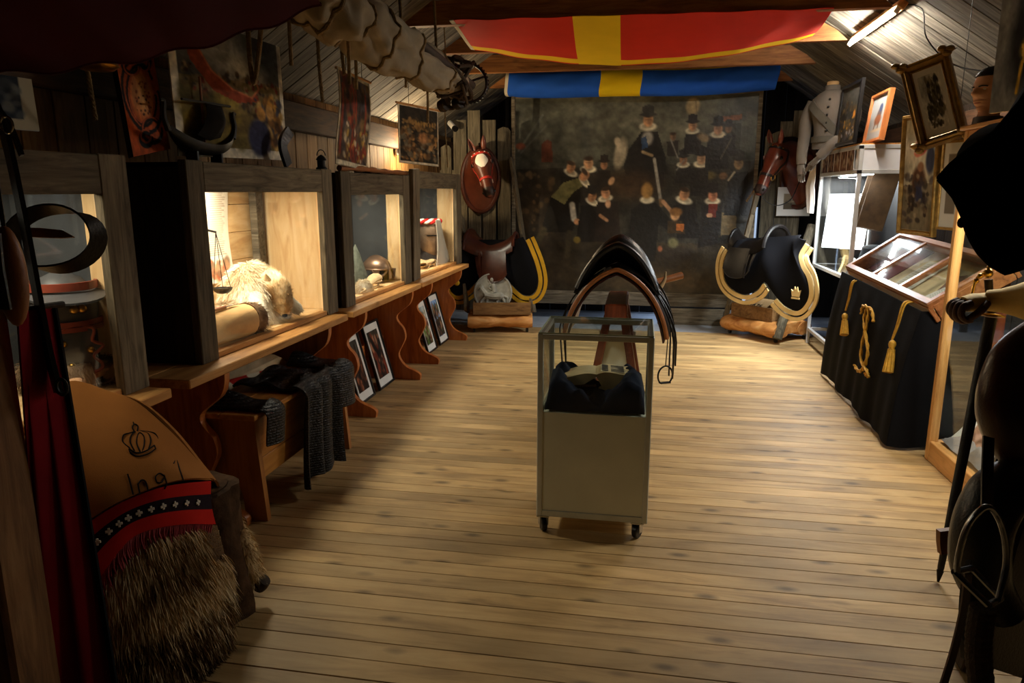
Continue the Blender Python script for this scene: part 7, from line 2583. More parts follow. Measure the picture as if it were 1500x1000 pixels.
p_tl, p_tr, p_bl = gy(1325, 170, 5.78), gy(1380, 163, 5.40), gy(1322, 342, 5.76)
framed('red_figure_painting', 'tall narrow painting of a red clad rider in thin gilt frame', 'painting', p_tl, p_tr, p_bl, 0.035, 0.04, M['gilt'], c, GP)
# tilted painting in heavy gilt frame
c = Canvas(60, 80, (226, 224, 214), (0, 0, 1, 1.35))
c.ell(0.3, 0.3, 0.35, 0.3, (150, 150, 144), 0, 1.2)
c.speck(96, 140, (0.35, 0.1, 0.9, 1.0), [(66, 62, 52), (100, 92, 74), (44, 42, 38), (140, 132, 110)], (0.02, 0.07), 2.2, 0.85)
c.speck(97, 30, (0.15, 0.75, 0.4, 1.1), [(60, 56, 48), (90, 84, 70)], (0.02, 0.06), 2, 0.9)
c.speck(98, 30, (0.2, 1.15, 0.7, 1.3), [(70, 64, 54), (110, 104, 90)], (0.02, 0.06), 1, 0.9)
c.grain(6, 0.25, 14)
p_tl, p_tr, p_bl = gy(1318, 101, 5.12), gy(1390, 73, 5.0), gy(1368, 214, 4.98)
to, ci, ri, di, nn = framed('tilted_gilt_painting', 'grey landscape in heavy gilt frame, hung tilted forward under the roof', 'painting', p_tl, p_tr, p_bl, 0.058, 0.10, M['gilt'], c, GP, 0.12)
for a, b in ((0, 0), (1, 0), (0, 1), (1, 1)):
    p = ci + ri * a + di * b + ri.normalized() * (0.05 if a else -0.05) + di.normalized() * (0.05 if b else -0.05) + nn * 0.05
    for k in range(3):
        MB().ell(p + ri.normalized() * 0.02 * (k - 1) + di.normalized() * 0.018 * ((k * 2) % 3 - 1), (0.028, 0.028, 0.02), 9, 6).build('corner_scroll', M['gilt'], to, True)
hk = gx(1402, 70, 2.0)
MB().tube([ci + ri * 0.9 - di * 0.1, Vector((hk.x, hk.y, min(hk.z, roofz(hk.x) - 0.01)))], 0.003, 5).build('wire', M['iron'], to)
# small gilt frame below it
c = Canvas(24, 60, (206, 204, 196), (0, 0, 1, 2.4))
c.poly([(0.25, 0.3), (0.75, 0.3), (0.75, 2.0), (0.25, 2.0)], (120, 110, 96))
p_tl, p_tr, p_bl = gy(1383, 206, 5.05), gy(1418, 203, 4.85), gy(1378, 336, 5.02)
framed('small_gilt_print', 'small print with white mount in thin gilt frame behind the hat', 'framed picture', p_tl, p_tr, p_bl, 0.018, 0.02, M['gilt'], c, None, 0.0)
sgp = bpy.data.objects['small_gilt_print']
sgt = (p_tl + p_tr) / 2 + Vector((0.0, 0.0, -0.01))
MB().tube([sgt, Vector((sgt.x, sgt.y, roofz(sgt.x) - 0.004))], 0.002, 5).build('hanging_wire', M['iron'], sgp)

# ================================================================ SLOPING DESK SHOWCASE WITH BLACK DRAPE
FL, FR = Vector((1.69, 6.22, 0.985)), Vector((1.745, 4.62, 0.985))
FL, FR = gx(1240, 393, 1.69), gx(1360, 450, 1.745)
BLp = gy(1325, 342, FL.y - 0.05)
BRp = FR + (BLp - FL)
dk = thing('desk_showcase', 'sloping glass-topped desk showcase with mahogany frame and letters inside', 'showcase', (1.95, 5.4, 0))
nrm = (FR - FL).cross(BLp - FL).normalized()
if nrm.z < 0:
    nrm = -nrm
e1, e2 = (FR - FL).normalized(), (BLp - FL).normalized()
fw = 0.05
W_, D_ = (FR - FL).length, (BLp - FL).length
M['desk_wood'] = wood('desk_wood', srgb(110, 62, 34), srgb(160, 100, 58), srgb(184, 124, 76), 'Y', 3, 9, 0.35, 0.08, 0.3, 0.15, 0.5)


def dp(a, b, h=0.0):
    return FL + (FR - FL) * a + (BLp - FL) * b + nrm * h


corner = dp(0, 0) + e1 * fw + e2 * fw
frame_bars(dk, corner, e1 * (W_ - 2 * fw), e2 * (D_ - 2 * fw), fw, 0.05, M['desk_wood'], 'lid_frame') if (e1.cross(e2) * -1).z > 0 else frame_bars(dk, corner + e2 * (D_ - 2 * fw), e1 * (W_ - 2 * fw), -e2 * (D_ - 2 * fw), fw, 0.05, M['desk_wood'], 'lid_frame')
for a in (0.335, 0.665):
    MB().beam(dp(a, 0.07, 0.004), dp(a, 0.93, 0.004), 0.04, 0.035, nrm, 0.003).build('glazing_bar', M['desk_wood'], dk)
Rd = Matrix((e1, e2, e1.cross(e2))).transposed()
MB().box(dp(0.5, 0.5, 0.012), (W_ - 0.09, D_ - 0.09, 0.004), Rd).build('glass_lid', M['glass'], dk)
MB().box(dp(0.5, 0.5, -0.095), (W_ - 0.02, D_ - 0.02, 0.012), Rd).build('tray_floor', M['page'], dk)
for a, b, L_, hor in ((0.5, 0.012, W_, 1), (0.5, 0.988, W_, 1), (0.006, 0.5, D_ - 0.05, 0), (0.994, 0.5, D_ - 0.05, 0)):
    s = (L_, 0.025, 0.11) if hor else (0.025, L_, 0.11)
    MB().box(dp(a, b, -0.06), s, Rd, 0.003).build('side_board', M['desk_wood'], dk)
for a in (0.06, 0.94):
    for b in (0.1, 0.9):
        p = dp(a, b, -0.11)
        MB().bx(p.x - 0.03, p.x + 0.03, p.y - 0.03, p.y + 0.03, 0, p.z, 0.004).build('leg', M['mahogany'], dk)
# contents
rg = random.Random(3)
docs = [(0.5, 0.45, 0.28, 0.34, 0.1, 'large pale map sheet in the middle of the desk showcase', (214, 212, 196)), (0.83, 0.35, 0.22, 0.2, -0.3, 'folded white letter under the desk showcase glass by its near end', (226, 226, 220)), (0.86, 0.72, 0.2, 0.24, 0.2, 'yellowed document under glass near the display case corner', (210, 200, 176)), (0.77, 0.55, 0.12, 0.16, 0.5, 'small brown photograph lying on papers in the desk showcase', (130, 96, 76))]
for a, b, w, h, rot, lab, col in docs:
    c = Canvas(24, 30, col)
    for r in range(12):
        c.line((0.1, 0.1 + r * 0.07), (0.1 + rg.uniform(0.5, 0.8), 0.1 + r * 0.07), 0.02, tuple(x * 0.72 for x in col))
    t = thing('paper_document', lab, 'document', dp(a, b, -0.08))
    rr = e1 * math.cos(rot) + e2 * math.sin(rot)
    dd = -(e2 * math.cos(rot) - e1 * math.sin(rot))
    if (rr.cross(dd) * -1).z < 0:
        dd = -dd
    c.panel('sheet', t, dp(a, b, -0.082) - rr * w / 2 - dd * h / 2, rr * w, dd * h, M['print'])
t = thing('sabre_model', 'small silver dagger lying on red lining in the desk showcase', 'dagger', dp(0.17, 0.5, -0.08))
MB().strap([dp(0.10, 0.2, -0.075), dp(0.2, 0.75, -0.075), dp(0.22, 0.85, -0.075)], [0.03, 0.028, 0.004], 0.006, e1).build('blade', M['steel'], t)
MB().tube([dp(0.10, 0.2, -0.073), dp(0.075, 0.08, -0.073)], 0.014, 8).build('grip', M['bone'], t, True)
MB().beam(dp(0.06, 0.23, -0.073), dp(0.15, 0.19, -0.073), 0.02, 0.014, nrm, 0.003).build('guard', M['brass'], t)
t = thing('red_lining', 'dark red velvet lining in far section of the desk showcase', 'lining', dp(0.17, 0.5, -0.088))
M['red_velvet'] = weave('red_velvet', srgb(96, 40, 36))
MB().box(dp(0.17, 0.5, -0.0855), (W_ * 0.31, D_ * 0.9, 0.004), Rd).build('velvet', M['red_velvet'], t)
MB().tube([dp(0.02, 0.06, -0.08), dp(0.32, 0.06, -0.08)], 0.006, 6).build('piping', M['red_velvet'], t, True)

# black drape with tassels and gold cord emblem
dpv = thing('black_drape', 'black cloth with gold cord emblem and tassels draped over the desk front', 'cloth', (1.66, 5.4, 0.02))
T0, T1 = FL + Vector((-0.012, 0.03, -0.03)), FR + Vector((-0.012, 0.03, -0.03))


def drape(u, v):
    tp = T0.lerp(T1, u)
    lo = Vector((lerp(1.655, 1.60, u), lerp(6.62, 4.66, u), 0.012 + 0.10 * math.exp(-((u - 0.08) / 0.05) ** 2) * 0 + 0.02 * abs(math.sin(u * 9))))
    p = tp.lerp(lo, v)
    f = (0.008 * math.sin(u * 21 + 0.6) + 0.006 * math.sin(u * 47)) * v ** 0.8
    return p + Vector((-0.02 * math.sin(v * math.pi) - f - 0.01, 0, 0))


MB().cloth(drape, 90, 24, 0.008).build('cloth', M['black_cloth'], dpv, True, 80)
MB().cloth(lambda u, v: drape(1, v) + Vector((0.0 + u * 0.42, -0.02 * math.sin(u * 8) * v, 0)), 16, 20, 0.008).build('end_fold', M['black_cloth'], dpv, True, 80)
M['gold_cord'] = plain('gold_cord', srgb(206, 154, 44), 0.5, 0.25, 0.5, 0.25, 40, 0.5, 200)


def on_drape(px_, py_, off=0.02):
    """point of the drape's face seen at a photo pixel"""
    best = None
    d_ = ray(px_, py_)
    for i in range(61):
        for j in range(31):
            p = drape(i / 60, j / 30)
            q_ = (p - EYE)
            k = q_.dot(d_) / d_.dot(d_)
            e = (q_ - d_ * k).length
            if best is None or e < best[0]:
                best = (e, p)
    return best[1] + Vector((-off, -0.004, 0))


for (c0_, c1_, t0_, t1_) in (((1254, 418), (1246, 452), (1244, 458), (1241, 492)), ((1328, 452), (1315, 495), (1314, 500), (1309, 543))):
    a_, b_, c_, d_ = on_drape(*c0_), on_drape(*c1_, 0.03), on_drape(*t0_, 0.035), on_drape(*t1_, 0.03)
    ax = (d_ - c_).normalized()
    tp_ = a_ + Vector((0.05, 0, 0.05))
    tas = MB().tube(catmull([a_ + Vector((0.06, 0.03, 0.05)), a_ + Vector((0.0, 0.02, 0.03)), a_.lerp(b_, 0.5) + Vector((0, 0.012, 0)), b_, b_ + Vector((0.0, -0.008, 0)), a_.lerp(b_, 0.5) + Vector((0, -0.014, 0)), a_ + Vector((0.0, -0.02, 0.03)), a_ + Vector((0.06, -0.02, 0.05))], 6), 0.006, 6).build('tassel_cord', M['gold_cord'], dpv, True)
    L_ = (d_ - c_).length
    MB().lathe([(0.006, 0), (0.02, 0.012), (0.024, 0.03), (0.018, 0.05), (0.016, 0.056), (0.024, 0.062), (0.022, 0.066)], 16, c_, frame_to(ax)).build('tassel_head', M['gold_cord'], dpv, True)
    n_ = 26
    rings = []
    for i in range(6):
        k = i / 5
        rings.append([c_ + ax * (0.064 + (L_ - 0.064) * k) + frame_to(ax) @ Vector(((0.02 + 0.012 * k) * (1 + 0.12 * (q % 2)) * math.cos(2 * math.pi * q / n_), (0.02 + 0.012 * k) * (1 + 0.12 * (q % 2)) * math.sin(2 * math.pi * q / n_), 0)) for q in range(n_)])
    MB().loft(rings, True).build('tassel_skirt', M['gold_cord'], dpv, True, 30)
    MB().beam(c_, c_ + ax * 0.001, 0.001, 0.001).build('tassel_tie', M['gold_cord'], dpv)
em1 = [(1265, 462), (1268, 450), (1276, 452), (1277, 470), (1270, 500), (1267, 525), (1273, 545), (1276, 553), (1272, 548)]
em2 = [(1283, 470), (1282, 455), (1274, 452), (1270, 468), (1274, 490), (1276, 515), (1270, 538), (1262, 543), (1258, 535)]
for em in (em1, em2):
    P = catmull([on_drape(*p, 0.022) for p in em], 6)
    for q in range(2):
        pts = [p + Vector((0.005 * math.cos(i * 0.9 + q * math.pi), 0.008 * math.sin(i * 0.9 + q * math.pi), 0.006 * math.sin(i * 0.9 + q * math.pi))) for i, p in enumerate(P)]
        MB().tube(pts, 0.008, 6).build('emblem_cord', M['gold_cord'], dpv, True)

# ================================================================ TALL PINE GLASS CASE
CX0, CX1, CY0, CY1, CZ = 1.765, 2.38, 3.05, 4.54, 1.93
pc = thing('pine_glass_case', 'tall pine-framed glass case with grey cloth and papers inside', 'showcase', ((CX0 + CX1) / 2, (CY0 + CY1) / 2, 0))
M['pine_bright_z'] = wood('pine_bright_z', srgb(186, 128, 66), srgb(220, 166, 98), srgb(232, 184, 120), 'Z', 3, 9, 0.35, 0.06, 0.15, 0.1, 0.5)
M['pine_bright_y'] = wood('pine_bright_y', srgb(186, 128, 66), srgb(216, 160, 94), srgb(230, 180, 116), 'Y', 3, 9, 0.35, 0.06, 0.15, 0.1, 0.5)
q = 0.05
for xx in (CX0, CX1 - q):
    for yy in (CY0, CY1 - q):
        MB().bx(xx, xx + q, yy, yy + q, 0.0, CZ, 0.006).build('post', M['pine_bright_z'], pc)
MB().bx(CX0 + 0.002, CX0 + 0.03, CY0 + q, CY1 - q, 0.0, 0.125, 0.004).build('plinth', M['pine_bright_y'], pc)
MB().bx(CX0 + q, CX1 - q, CY1 - 0.03, CY1 - 0.002, 0.0, 0.125, 0.004).build('plinth', M['pine_bright_y'], pc)
MB().bx(CX0 + 0.002, CX0 + 0.03, CY0 + q, CY1 - q, CZ - 0.13, CZ - 0.002, 0.004).build('head_rail', M['pine_bright_y'], pc)
MB().bx(CX0 + q, CX1 - q, CY1 - 0.03, CY1 - 0.002, CZ - 0.13, CZ - 0.002, 0.004).build('head_rail', M['pine_bright_y'], pc)
MB().bx(CX0 - 0.02, CX1, CY0, CY1 + 0.02, CZ, CZ + 0.025, 0.006).build('top_board', M['pine_bright_y'], pc)
MB().bx(CX0 + 0.03, CX1, CY0 + 0.01, CY1 - 0.03, 0.10, 0.12).build('floor_board', M['pine_bright_y'], pc)
MB().bx(CX0 + 0.012, CX0 + 0.016, CY0 + q, CY1 - q, 0.12, CZ - 0.13).build('glass_pane', M['glass'], pc)
MB().bx(CX0 + q, CX1 - q, CY1 - 0.018, CY1 - 0.014, 0.12, CZ - 0.13).build('glass_pane', M['glass'], pc)
for xx, yy in ((CX0 + 0.22, 3.75), (CX0 + 0.40, 3.55)):
    MB().tube([(xx, yy, 0.121), (xx, yy, CZ - 0.01)], 0.012, 10).build('shelf_pole', M['alu_white'], pc, True)
MB().bx(CX0 + 0.15, CX1 - 0.02, CY0 + 0.06, CY1 - 0.3, 0.62, 0.627).build('glass_shelf', M['glass'], pc)
MB().bx(CX1 - 0.012, CX1, CY0 + 0.05, CY1 - 0.05, 0.121, CZ - 0.01).build('back_board', M['dark_z'], pc)
MB().bx(CX0 + 0.12, CX0 + 0.18, 3.5, 4.3, CZ - 0.04, CZ - 0.012, 0.003).build('lamp_housing', M['white_card'], pc)
MB().bx(CX0 + 0.13, CX0 + 0.17, 3.55, 4.25, CZ - 0.046, CZ - 0.041).build('lamp_strip', M['warm_emit'], pc)
area_light('pine_case_lamp', (CX0 + 0.15, 3.9, CZ - 0.055), (CX0 + 0.12, 3.9, 0.1), 0.04, 0.7, 38, (1.0, 0.93, 0.80))
gc = thing('grey_cloth', 'crumpled grey cloth lying on the floor of pine glass case', 'cloth', (2.0, 4.2, 0.122))
M['grey_cloth'] = weave('grey_cloth', srgb(130, 130, 132), var=0.2)


def gcl(u, v):
    x, y = lerp(CX0 + 0.06, CX1 - 0.06, u), lerp(3.3, CY1 - 0.06, v)
    h = 0.02 + 0.10 * max(0, mnoise.noise(Vector((x * 5, y * 5, 0.4))) + 0.25) + 0.03 * mnoise.noise(Vector((x * 16, y * 16, 2)))
    return Vector((x, y, 0.126 + max(0.003, h * min(1, min(u, 1 - u, v, 1 - v) * 10 + 0.2))))


MB().cloth(gcl, 40, 50, 0.005).build('cloth', M['grey_cloth'], gc, True, 80)
for k, (px_, py_, w, h, lab, col) in enumerate(((1402, 640, 0.16, 0.22, 'white paper leaning on the grey cloth in pine glass case', (232, 230, 226)), (1432, 655, 0.2, 0.26, 'white bordered brown picture on the grey cloth in pine glass case', (226, 222, 216)))):
    p = gx(px_, py_, 1.98)
    c = Canvas(24, 30, col)
    if k:
        c.poly([(0.12, 0.1), (0.88, 0.1), (0.88, 0.9), (0.12, 0.9)], (150, 110, 90))
        c.speck(3, 30, (0.15, 0.15, 0.85, 0.85), [(90, 60, 48), (190, 150, 130), (120, 84, 66)], (0.05, 0.14), 1.6, 0.8)
    t = thing('paper_print', lab, 'print', p)
    nn_ = Vector((-0.75, -0.3, 0.6)).normalized()
    rr = Vector((0.3, -0.75, 0)).normalized()
    dd = nn_.cross(rr)
    if dd.z > 0:
        dd = -dd
    if (rr.cross(dd) * -1).dot(nn_) < 0:
        rr = -rr
    sheet_tl = p - rr * w / 2 - dd * h / 2 + Vector((0, 0, 0.03))
    c.panel('sheet', t, sheet_tl, rr * w, dd * h, M['print'])
    sheet_back('backing', t, sheet_tl, rr * w, dd * h, 0.004, M['white_card'])
gt = gx(1425, 525, 2.1)
wt_ = thing('pale_scarf', 'pale grey scarf hanging inside the pine glass case', 'cloth', gt)
MB().cloth(lambda u, v: gt + Vector((0.02 * math.sin(u * 9 + v * 3), -0.13 * (u - 0.5) * (1 - 0.7 * v) + 0.06 * v, 0.11 - 0.2 * v + 0.03 * math.sin(u * 6))), 14, 12, 0.004).build('scarf', M['white_cloth'], wt_, True, 80)
MB().tube([gt + Vector((0.0, 0.1, 0.115)), gt + Vector((0.0, -0.1, 0.12))], 0.005, 6).build('rod', M['alu_white'], wt_)

# mannequin head on the case
H0 = gx(1452, 165, 1.93)
H0 = Vector((1.835, 4.44, CZ + 0.025))
mh = thing('mannequin_bust', 'painted mannequin head with dark hair facing left on pine glass case', 'mannequin head', H0)
M['wax_skin'] = plain('wax_skin', srgb(222, 168, 132), 0.42, 0, 0.45, 0.04)
M['hair'] = plain('hair', srgb(24, 18, 14), 0.5, 0, 0.4, 0.3, 60, 0.5, 90)
fdir = Vector((-0.92, -0.38, 0)).normalized()
sdir = Vector((-fdir.y, fdir.x, 0))


def face(u, v):
    """u round the head (0.5 = nose), v from chin 0 to crown 1"""
    a = (u - 0.5) * 2 * math.pi
    z = lerp(0.0, 0.235, v)
    t_ = v * 2 - 1
    prof = math.sqrt(max(0.0, 1 - abs(t_) ** 2.6))
    w = 0.078 * prof * (0.80 + 0.2 * min(1, v * 1.8))
    dep_f = 0.098 * prof * (0.9 + 0.1 * v)
    dep_b = 0.095 * prof * min(1, 0.55 + v * 0.75)
    f = math.cos(a)
    d = dep_f * f if f > 0 else dep_b * f
    x = w * math.sin(a)
    ca = max(0, f)
    g_ = lambda c_, s_, vv: math.exp(-((vv - c_) / s_) ** 2)
    front = ca ** 14
    wide = ca ** 5
    d += front * (0.030 * g_(0.42, 0.055, v) + 0.018 * g_(0.50, 0.05, v) + 0.006 * g_(0.60, 0.04, v))
    d += wide * (0.010 * g_(0.26, 0.022, v) + 0.009 * g_(0.215, 0.02, v) - 0.008 * g_(0.237, 0.010, v) - 0.006 * g_(0.31, 0.02, v) + 0.014 * g_(0.09, 0.06, v) - 0.006 * g_(0.165, 0.02, v))
    eye = math.exp(-((abs(a) - 0.42) / 0.16) ** 2)
    d += -0.012 * eye * g_(0.52, 0.035, v) + 0.006 * eye * g_(0.60, 0.03, v)
    return H0 + fdir * d + sdir * x + Vector((0, 0, 0.055 + z))


MB().cloth(face, 64, 48, 0.003).build('head', M['wax_skin'], mh, True, 80)
MB().lathe([(0.07, 0.0), (0.062, 0.02), (0.052, 0.05), (0.05, 0.12)], 20, H0).build('neck', M['wax_skin'], mh, True)
MB().lathe([(0.073, 0.0), (0.07, 0.035), (0.062, 0.036), (0.06, 0.0)], 20, H0 + Vector((0, 0, 0.004))).build('collar', M['slate_leather'], mh, True)


def hairf(u, v):
    uu = lerp(0.70, 1.30, u)
    vv = lerp(0.25, 1.0, v)
    if uu > 1:
        uu -= 1
    p = face(uu, vv)
    c_ = H0 + Vector((0, 0, 0.055 + 0.13))
    return c_ + (p - c_) * 1.07


MB().cloth(hairf, 30, 20, 0.012).build('hair', M['hair'], mh, True, 80)
MB().cloth(lambda u, v: H0 + Vector((0, 0, 0.185)) + (face(u, lerp(0.80, 1.0, v)) - H0 - Vector((0, 0, 0.185))) * 1.06, 40, 8, 0.01).build('hair_top', M['hair'], mh, True, 80)
for s in (-1, 1):
    e = face(0.5 + s * 0.068, 0.525)
    MB().ell(e + fdir * -0.002, (0.010, 0.010, 0.007), 10, 7).build('eye', M['white_card'], mh, True)
    MB().tube([face(0.5 + s * q_, 0.575 + 0.012 * math.sin((q_ - 0.03) * 40)) + fdir * 0.003 for q_ in ls(0.03, 0.11, 7)], 0.004, 6).build('eyebrow', M['hair'], mh, True)
    ea = face(0.5 + s * 0.26, 0.47)
    MB().ell(ea + sdir * s * 0.006 * (1), (0.012, 0.007, 0.03), 10, 8, Matrix((fdir, sdir, Vector((0, 0, 1)))).transposed()).build('ear', M['wax_skin'], mh, True)
M['lip'] = plain('lip', srgb(176, 96, 84), 0.4, 0, 0.4, 0.05)
MB().tube([face(0.5 + q_, 0.238) + fdir * 0.004 for q_ in ls(-0.06, 0.06, 9)], [0.002, 0.004, 0.0055, 0.006, 0.006, 0.006, 0.0055, 0.004, 0.002], 6).build('lips', M['lip'], mh, True)

# dark portrait leaning at the top right
c = Canvas(50, 100, (136, 138, 144), (0, 0, 1, 2.0))
c.ell(0.3, 0.4, 0.4, 0.6, (150, 152, 156), 0, 1.2)
c.ell(0.62, 0.8, 0.36, 0.9, (46, 48, 54), 8, 0.5)
c.ell(0.55, 0.35, 0.18, 0.22, (74, 84, 96), 0, 0.6)
c.ell(0.62, 0.45, 0.08, 0.2, (96, 80, 54), 0, 0.6)
c.ell(0.6, 1.1, 0.16, 0.2, (150, 128, 56), 10, 0.4)
c.poly([(0.46, 1.05), (0.74, 1.0), (0.72, 1.25), (0.62, 1.45), (0.5, 1.28)], (226, 190, 90))
c.pline([(0.5, 1.3), (0.46, 1.75)], 0.05, (226, 180, 60))
c.grain(4, 0.3, 14)
p_tl, p_tr, p_bl = gy(1472, -30, 3.95), gy(1560, -60, 3.70), gy(1450, 166, 3.92)
p_bl.z = max(p_bl.z, CZ + 0.03)
o = sheet_from('dark_portrait', 'unframed dark portrait canvas with gold glove leaning on pine glass case', 'painting', *(lambda a, r, d: (a, a + r, a + d))(*ortho(p_tl, p_tr, p_bl)), c, 0.02, mat='paint', backmat='old_grey')

# ================================================================ FOREGROUND, LEFT: POST, CLOTHS, CLOAK AND PELT
pp = MB()
pp.bx(-1.88, -1.622, 1.45, 1.60, 0, roofz(-1.90) - 0.04, 0.012)
po = thing('timber_post', 'rough brown upright timber post by the entrance', 'post', (-1.78, 1.53, 0))
pp.build('post', wood('post_wood', srgb(70, 46, 26), srgb(120, 84, 50), srgb(150, 110, 70), 'Z', 2.2, 9, 0.7, 0.35, 0.6, 0.1), po)
MB().bx(-1.90, -1.605, 1.43, 1.62, 0, 0.05, 0.01).build('base_shoe', M['dark_z'], po)
for zz in (0.7, 1.35, 1.9):
    MB().lathe([(0.012, 0), (0.012, 0.004), (0.004, 0.006)], 10, (-1.78, 1.449, zz), frame_to((0, -1, 0))).build('bolt_head', M['iron'], po, True)

rc_ = thing('red_hanging_cloth', 'deep red cloth hanging in folds against the timber post', 'cloth', (-1.45, 1.58, 0.05))
A0_, A1_ = gy(34, 455, 1.60), gy(80, 450, 1.74)
B0_, B1_ = gy(64, 1010, 1.60), gy(178, 1010, 1.72)


def redc(u, v):
    p = A0_.lerp(A1_, u).lerp(B0_.lerp(B1_, u), v)
    return p + Vector((0.0, 0.02 * math.sin(u * 15 + v) - 0.02, 0))


M['crimson'] = weave('crimson', srgb(120, 12, 24), 0.95)
MB().cloth(redc, 40, 24, 0.006).build('cloth', M['crimson'], rc_, True, 80)
MB().strap([redc(1, v) + Vector((0.008, -0.004, 0)) for v in ls(0, 1, 20)], 0.014, 0.01, (1, 0.2, 0)).build('dark_border', M['black_cloth'], rc_, True)
MB().tube([A0_ + Vector((-0.03, -0.02, 0.0)), A1_ + Vector((0.0, 0.03, 0.005))], 0.009, 8).build('hanging_peg', M['dark_z'], rc_, True)

sg_ = thing('leather_sling', 'long black leather sling hanging from the post beside the belt loop', 'sling', gy(85, 575, 1.66))
MB().strap(catmull([gy(-20, 120, 1.66), gy(8, 200, 1.66), gy(34, 320, 1.66), gy(60, 460, 1.66), gy(72, 520, 1.66), gy(86, 575, 1.66)], 6), 0.05, 0.012, (0.8, -0.5, 0.2)).build('sling', M['black_leather'], sg_, True)
MB().strap(catmull([gy(-10, 150, 1.64), gy(15, 185, 1.64), gy(32, 228, 1.64)], 5), 0.022, 0.008, (0.8, -0.5, 0.3)).build('strap_end', M['black_leather'], sg_, True)
bkp = gy(12, 183, 1.63)
MB().tube([bkp + Vector((0.018 * math.cos(a), -0.004, 0.02 * math.sin(a))) for a in ls(0, 6.283, 16)], 0.003, 6).build('buckle', M['steel'], sg_, True)
rk = gy(92, 566, 1.64)
MB().tube([rk + Vector((0.016 * math.cos(a), -0.004, 0.022 * math.sin(a))) for a in ls(0, 6.283, 18)], 0.005, 7).build('hook_ring', M['iron'], sg_, True)
# belt bent into a loop with a wooden dagger through it
bl_ = thing('belt_loop', 'wide black leather belt bent into a loop in front of the helmet showcase', 'belt', gy(84, 392, 1.74))
pts = []
for a in ls(3.7, -2.7, 34):
    q = gy(82 + 43 * math.cos(a), 350 - 44 * math.sin(a), 1.74)
    pts.append(q + Vector((0, 0.05 * math.cos(a), 0)))
MB().strap(pts, 0.048, 0.006, [Vector((0.28, 0.85, -0.38))] * len(pts)).build('band', M['black_leather'], bl_, True)
MB().box(pts[-1] + Vector((-0.01, 0, -0.005)), (0.03, 0.02, 0.05), None, 0.004).build('buckle', M['steel'], bl_)
wd_ = thing('wooden_dagger', 'plain brown wooden dagger stuck through the belt loop', 'dagger', gy(70, 345, 1.70))
MB().strap([gy(38, 340, 1.72), gy(60, 341, 1.72), gy(90, 343, 1.72), gy(108, 347, 1.72)], [0.024, 0.026, 0.022, 0.002], 0.008, (0, 0.3, 1)).build('blade', M['tan_leather'], wd_)
MB().tube([gy(10, 336, 1.72), gy(40, 340, 1.72)], 0.012, 8).build('handle', M['dark_z'], wd_, True)
# tan pouch against the post
tp_ = thing('tan_pouch', 'tan leather pouch with dark flap hanging on the timber post', 'pouch', gy(18, 480, 1.44))
cpt = gy(16, 405, 1.405)
MB().ell(cpt, (0.036, 0.03, 0.115), 18, 12).build('pouch', M['tan_leather'], tp_, True)
MB().strap([cpt + Vector((0.0, -0.034, 0.10)), cpt + Vector((0.0, -0.038, 0.02)), cpt + Vector((0.0, -0.034, -0.07))], 0.045, 0.006, (1, 0, 0)).build('flap', M['black_leather'], tp_)
MB().tube([cpt + Vector((0, 0, 0.1)), cpt + Vector((-0.03, 0.03, 0.35))], 0.005, 6).build('cord', M['black_leather'], tp_)

# the camel cloak over its support
M['camel'] = weave('camel', srgb(150, 94, 40), 0.9, 350, 0.2, 0.1)
topc = catmull([gy(78, 590, 2.10), gy(95, 572, 2.10), (gy(112, 560, 2.12)), gy(155, 574, 2.16), gy(205, 590, 2.20), gy(250, 628, 2.22), gy(288, 674, 2.22), gy(313, 704, 2.20)], 6)
botc = catmull([gy(70, 800, 1.76), gy(90, 792, 1.78), gy(122, 772, 1.80), gy(160, 746, 1.84), gy(195, 728, 1.89), gy(240, 711, 1.97), gy(280, 703, 2.07), gy(312, 701, 2.18)], 6)


def at(P, u):
    x = min(max(u, 0) * (len(P) - 1), len(P) - 1 - 1e-6)
    i = int(x)
    return P[i].lerp(P[i + 1], x - i)


def cloak(u, v):
    p = at(topc, u).lerp(at(botc, u), v)
    b = math.sin(math.pi * (0.08 + 0.84 * v)) * math.sin(math.pi * min(1, 0.12 + 0.76 * u))
    return p + Vector((0, -0.07 * b, 0.035 * b)) + Vector((0, -0.008 * math.sin(u * 12 - v * 5), 0))


ck_ = thing('camel_cloak', 'camel brown cloak printed with black crown, edged with red woven border', 'cloak', (-1.5, 1.95, 0.35))
MB().cloth(cloak, 44, 22, 0.008).build('cloak_body', M['camel'], ck_, True, 80)
MB().cloth(lambda u, v: at(topc, u) + Vector((-0.10 * v * u, 0.24 * v, -0.5 * v * v - 0.04 * v)), 30, 10, 0.008).build('cloak_back', M['camel'], ck_, True, 80)
low2 = catmull([gy(78, 880, 1.74), gy(110, 872, 1.76), gy(148, 846, 1.78), gy(175, 806, 1.82), gy(200, 782, 1.87), gy(240, 768, 1.95), gy(282, 762, 2.05), gy(319, 764, 2.16)], 6)


def border(u, v):
    p = at(botc, u).lerp(at(low2, u), v)
    return p + Vector((0, -0.014 - 0.012 * math.sin(u * 9) - 0.012 * math.sin(v * math.pi), 0))


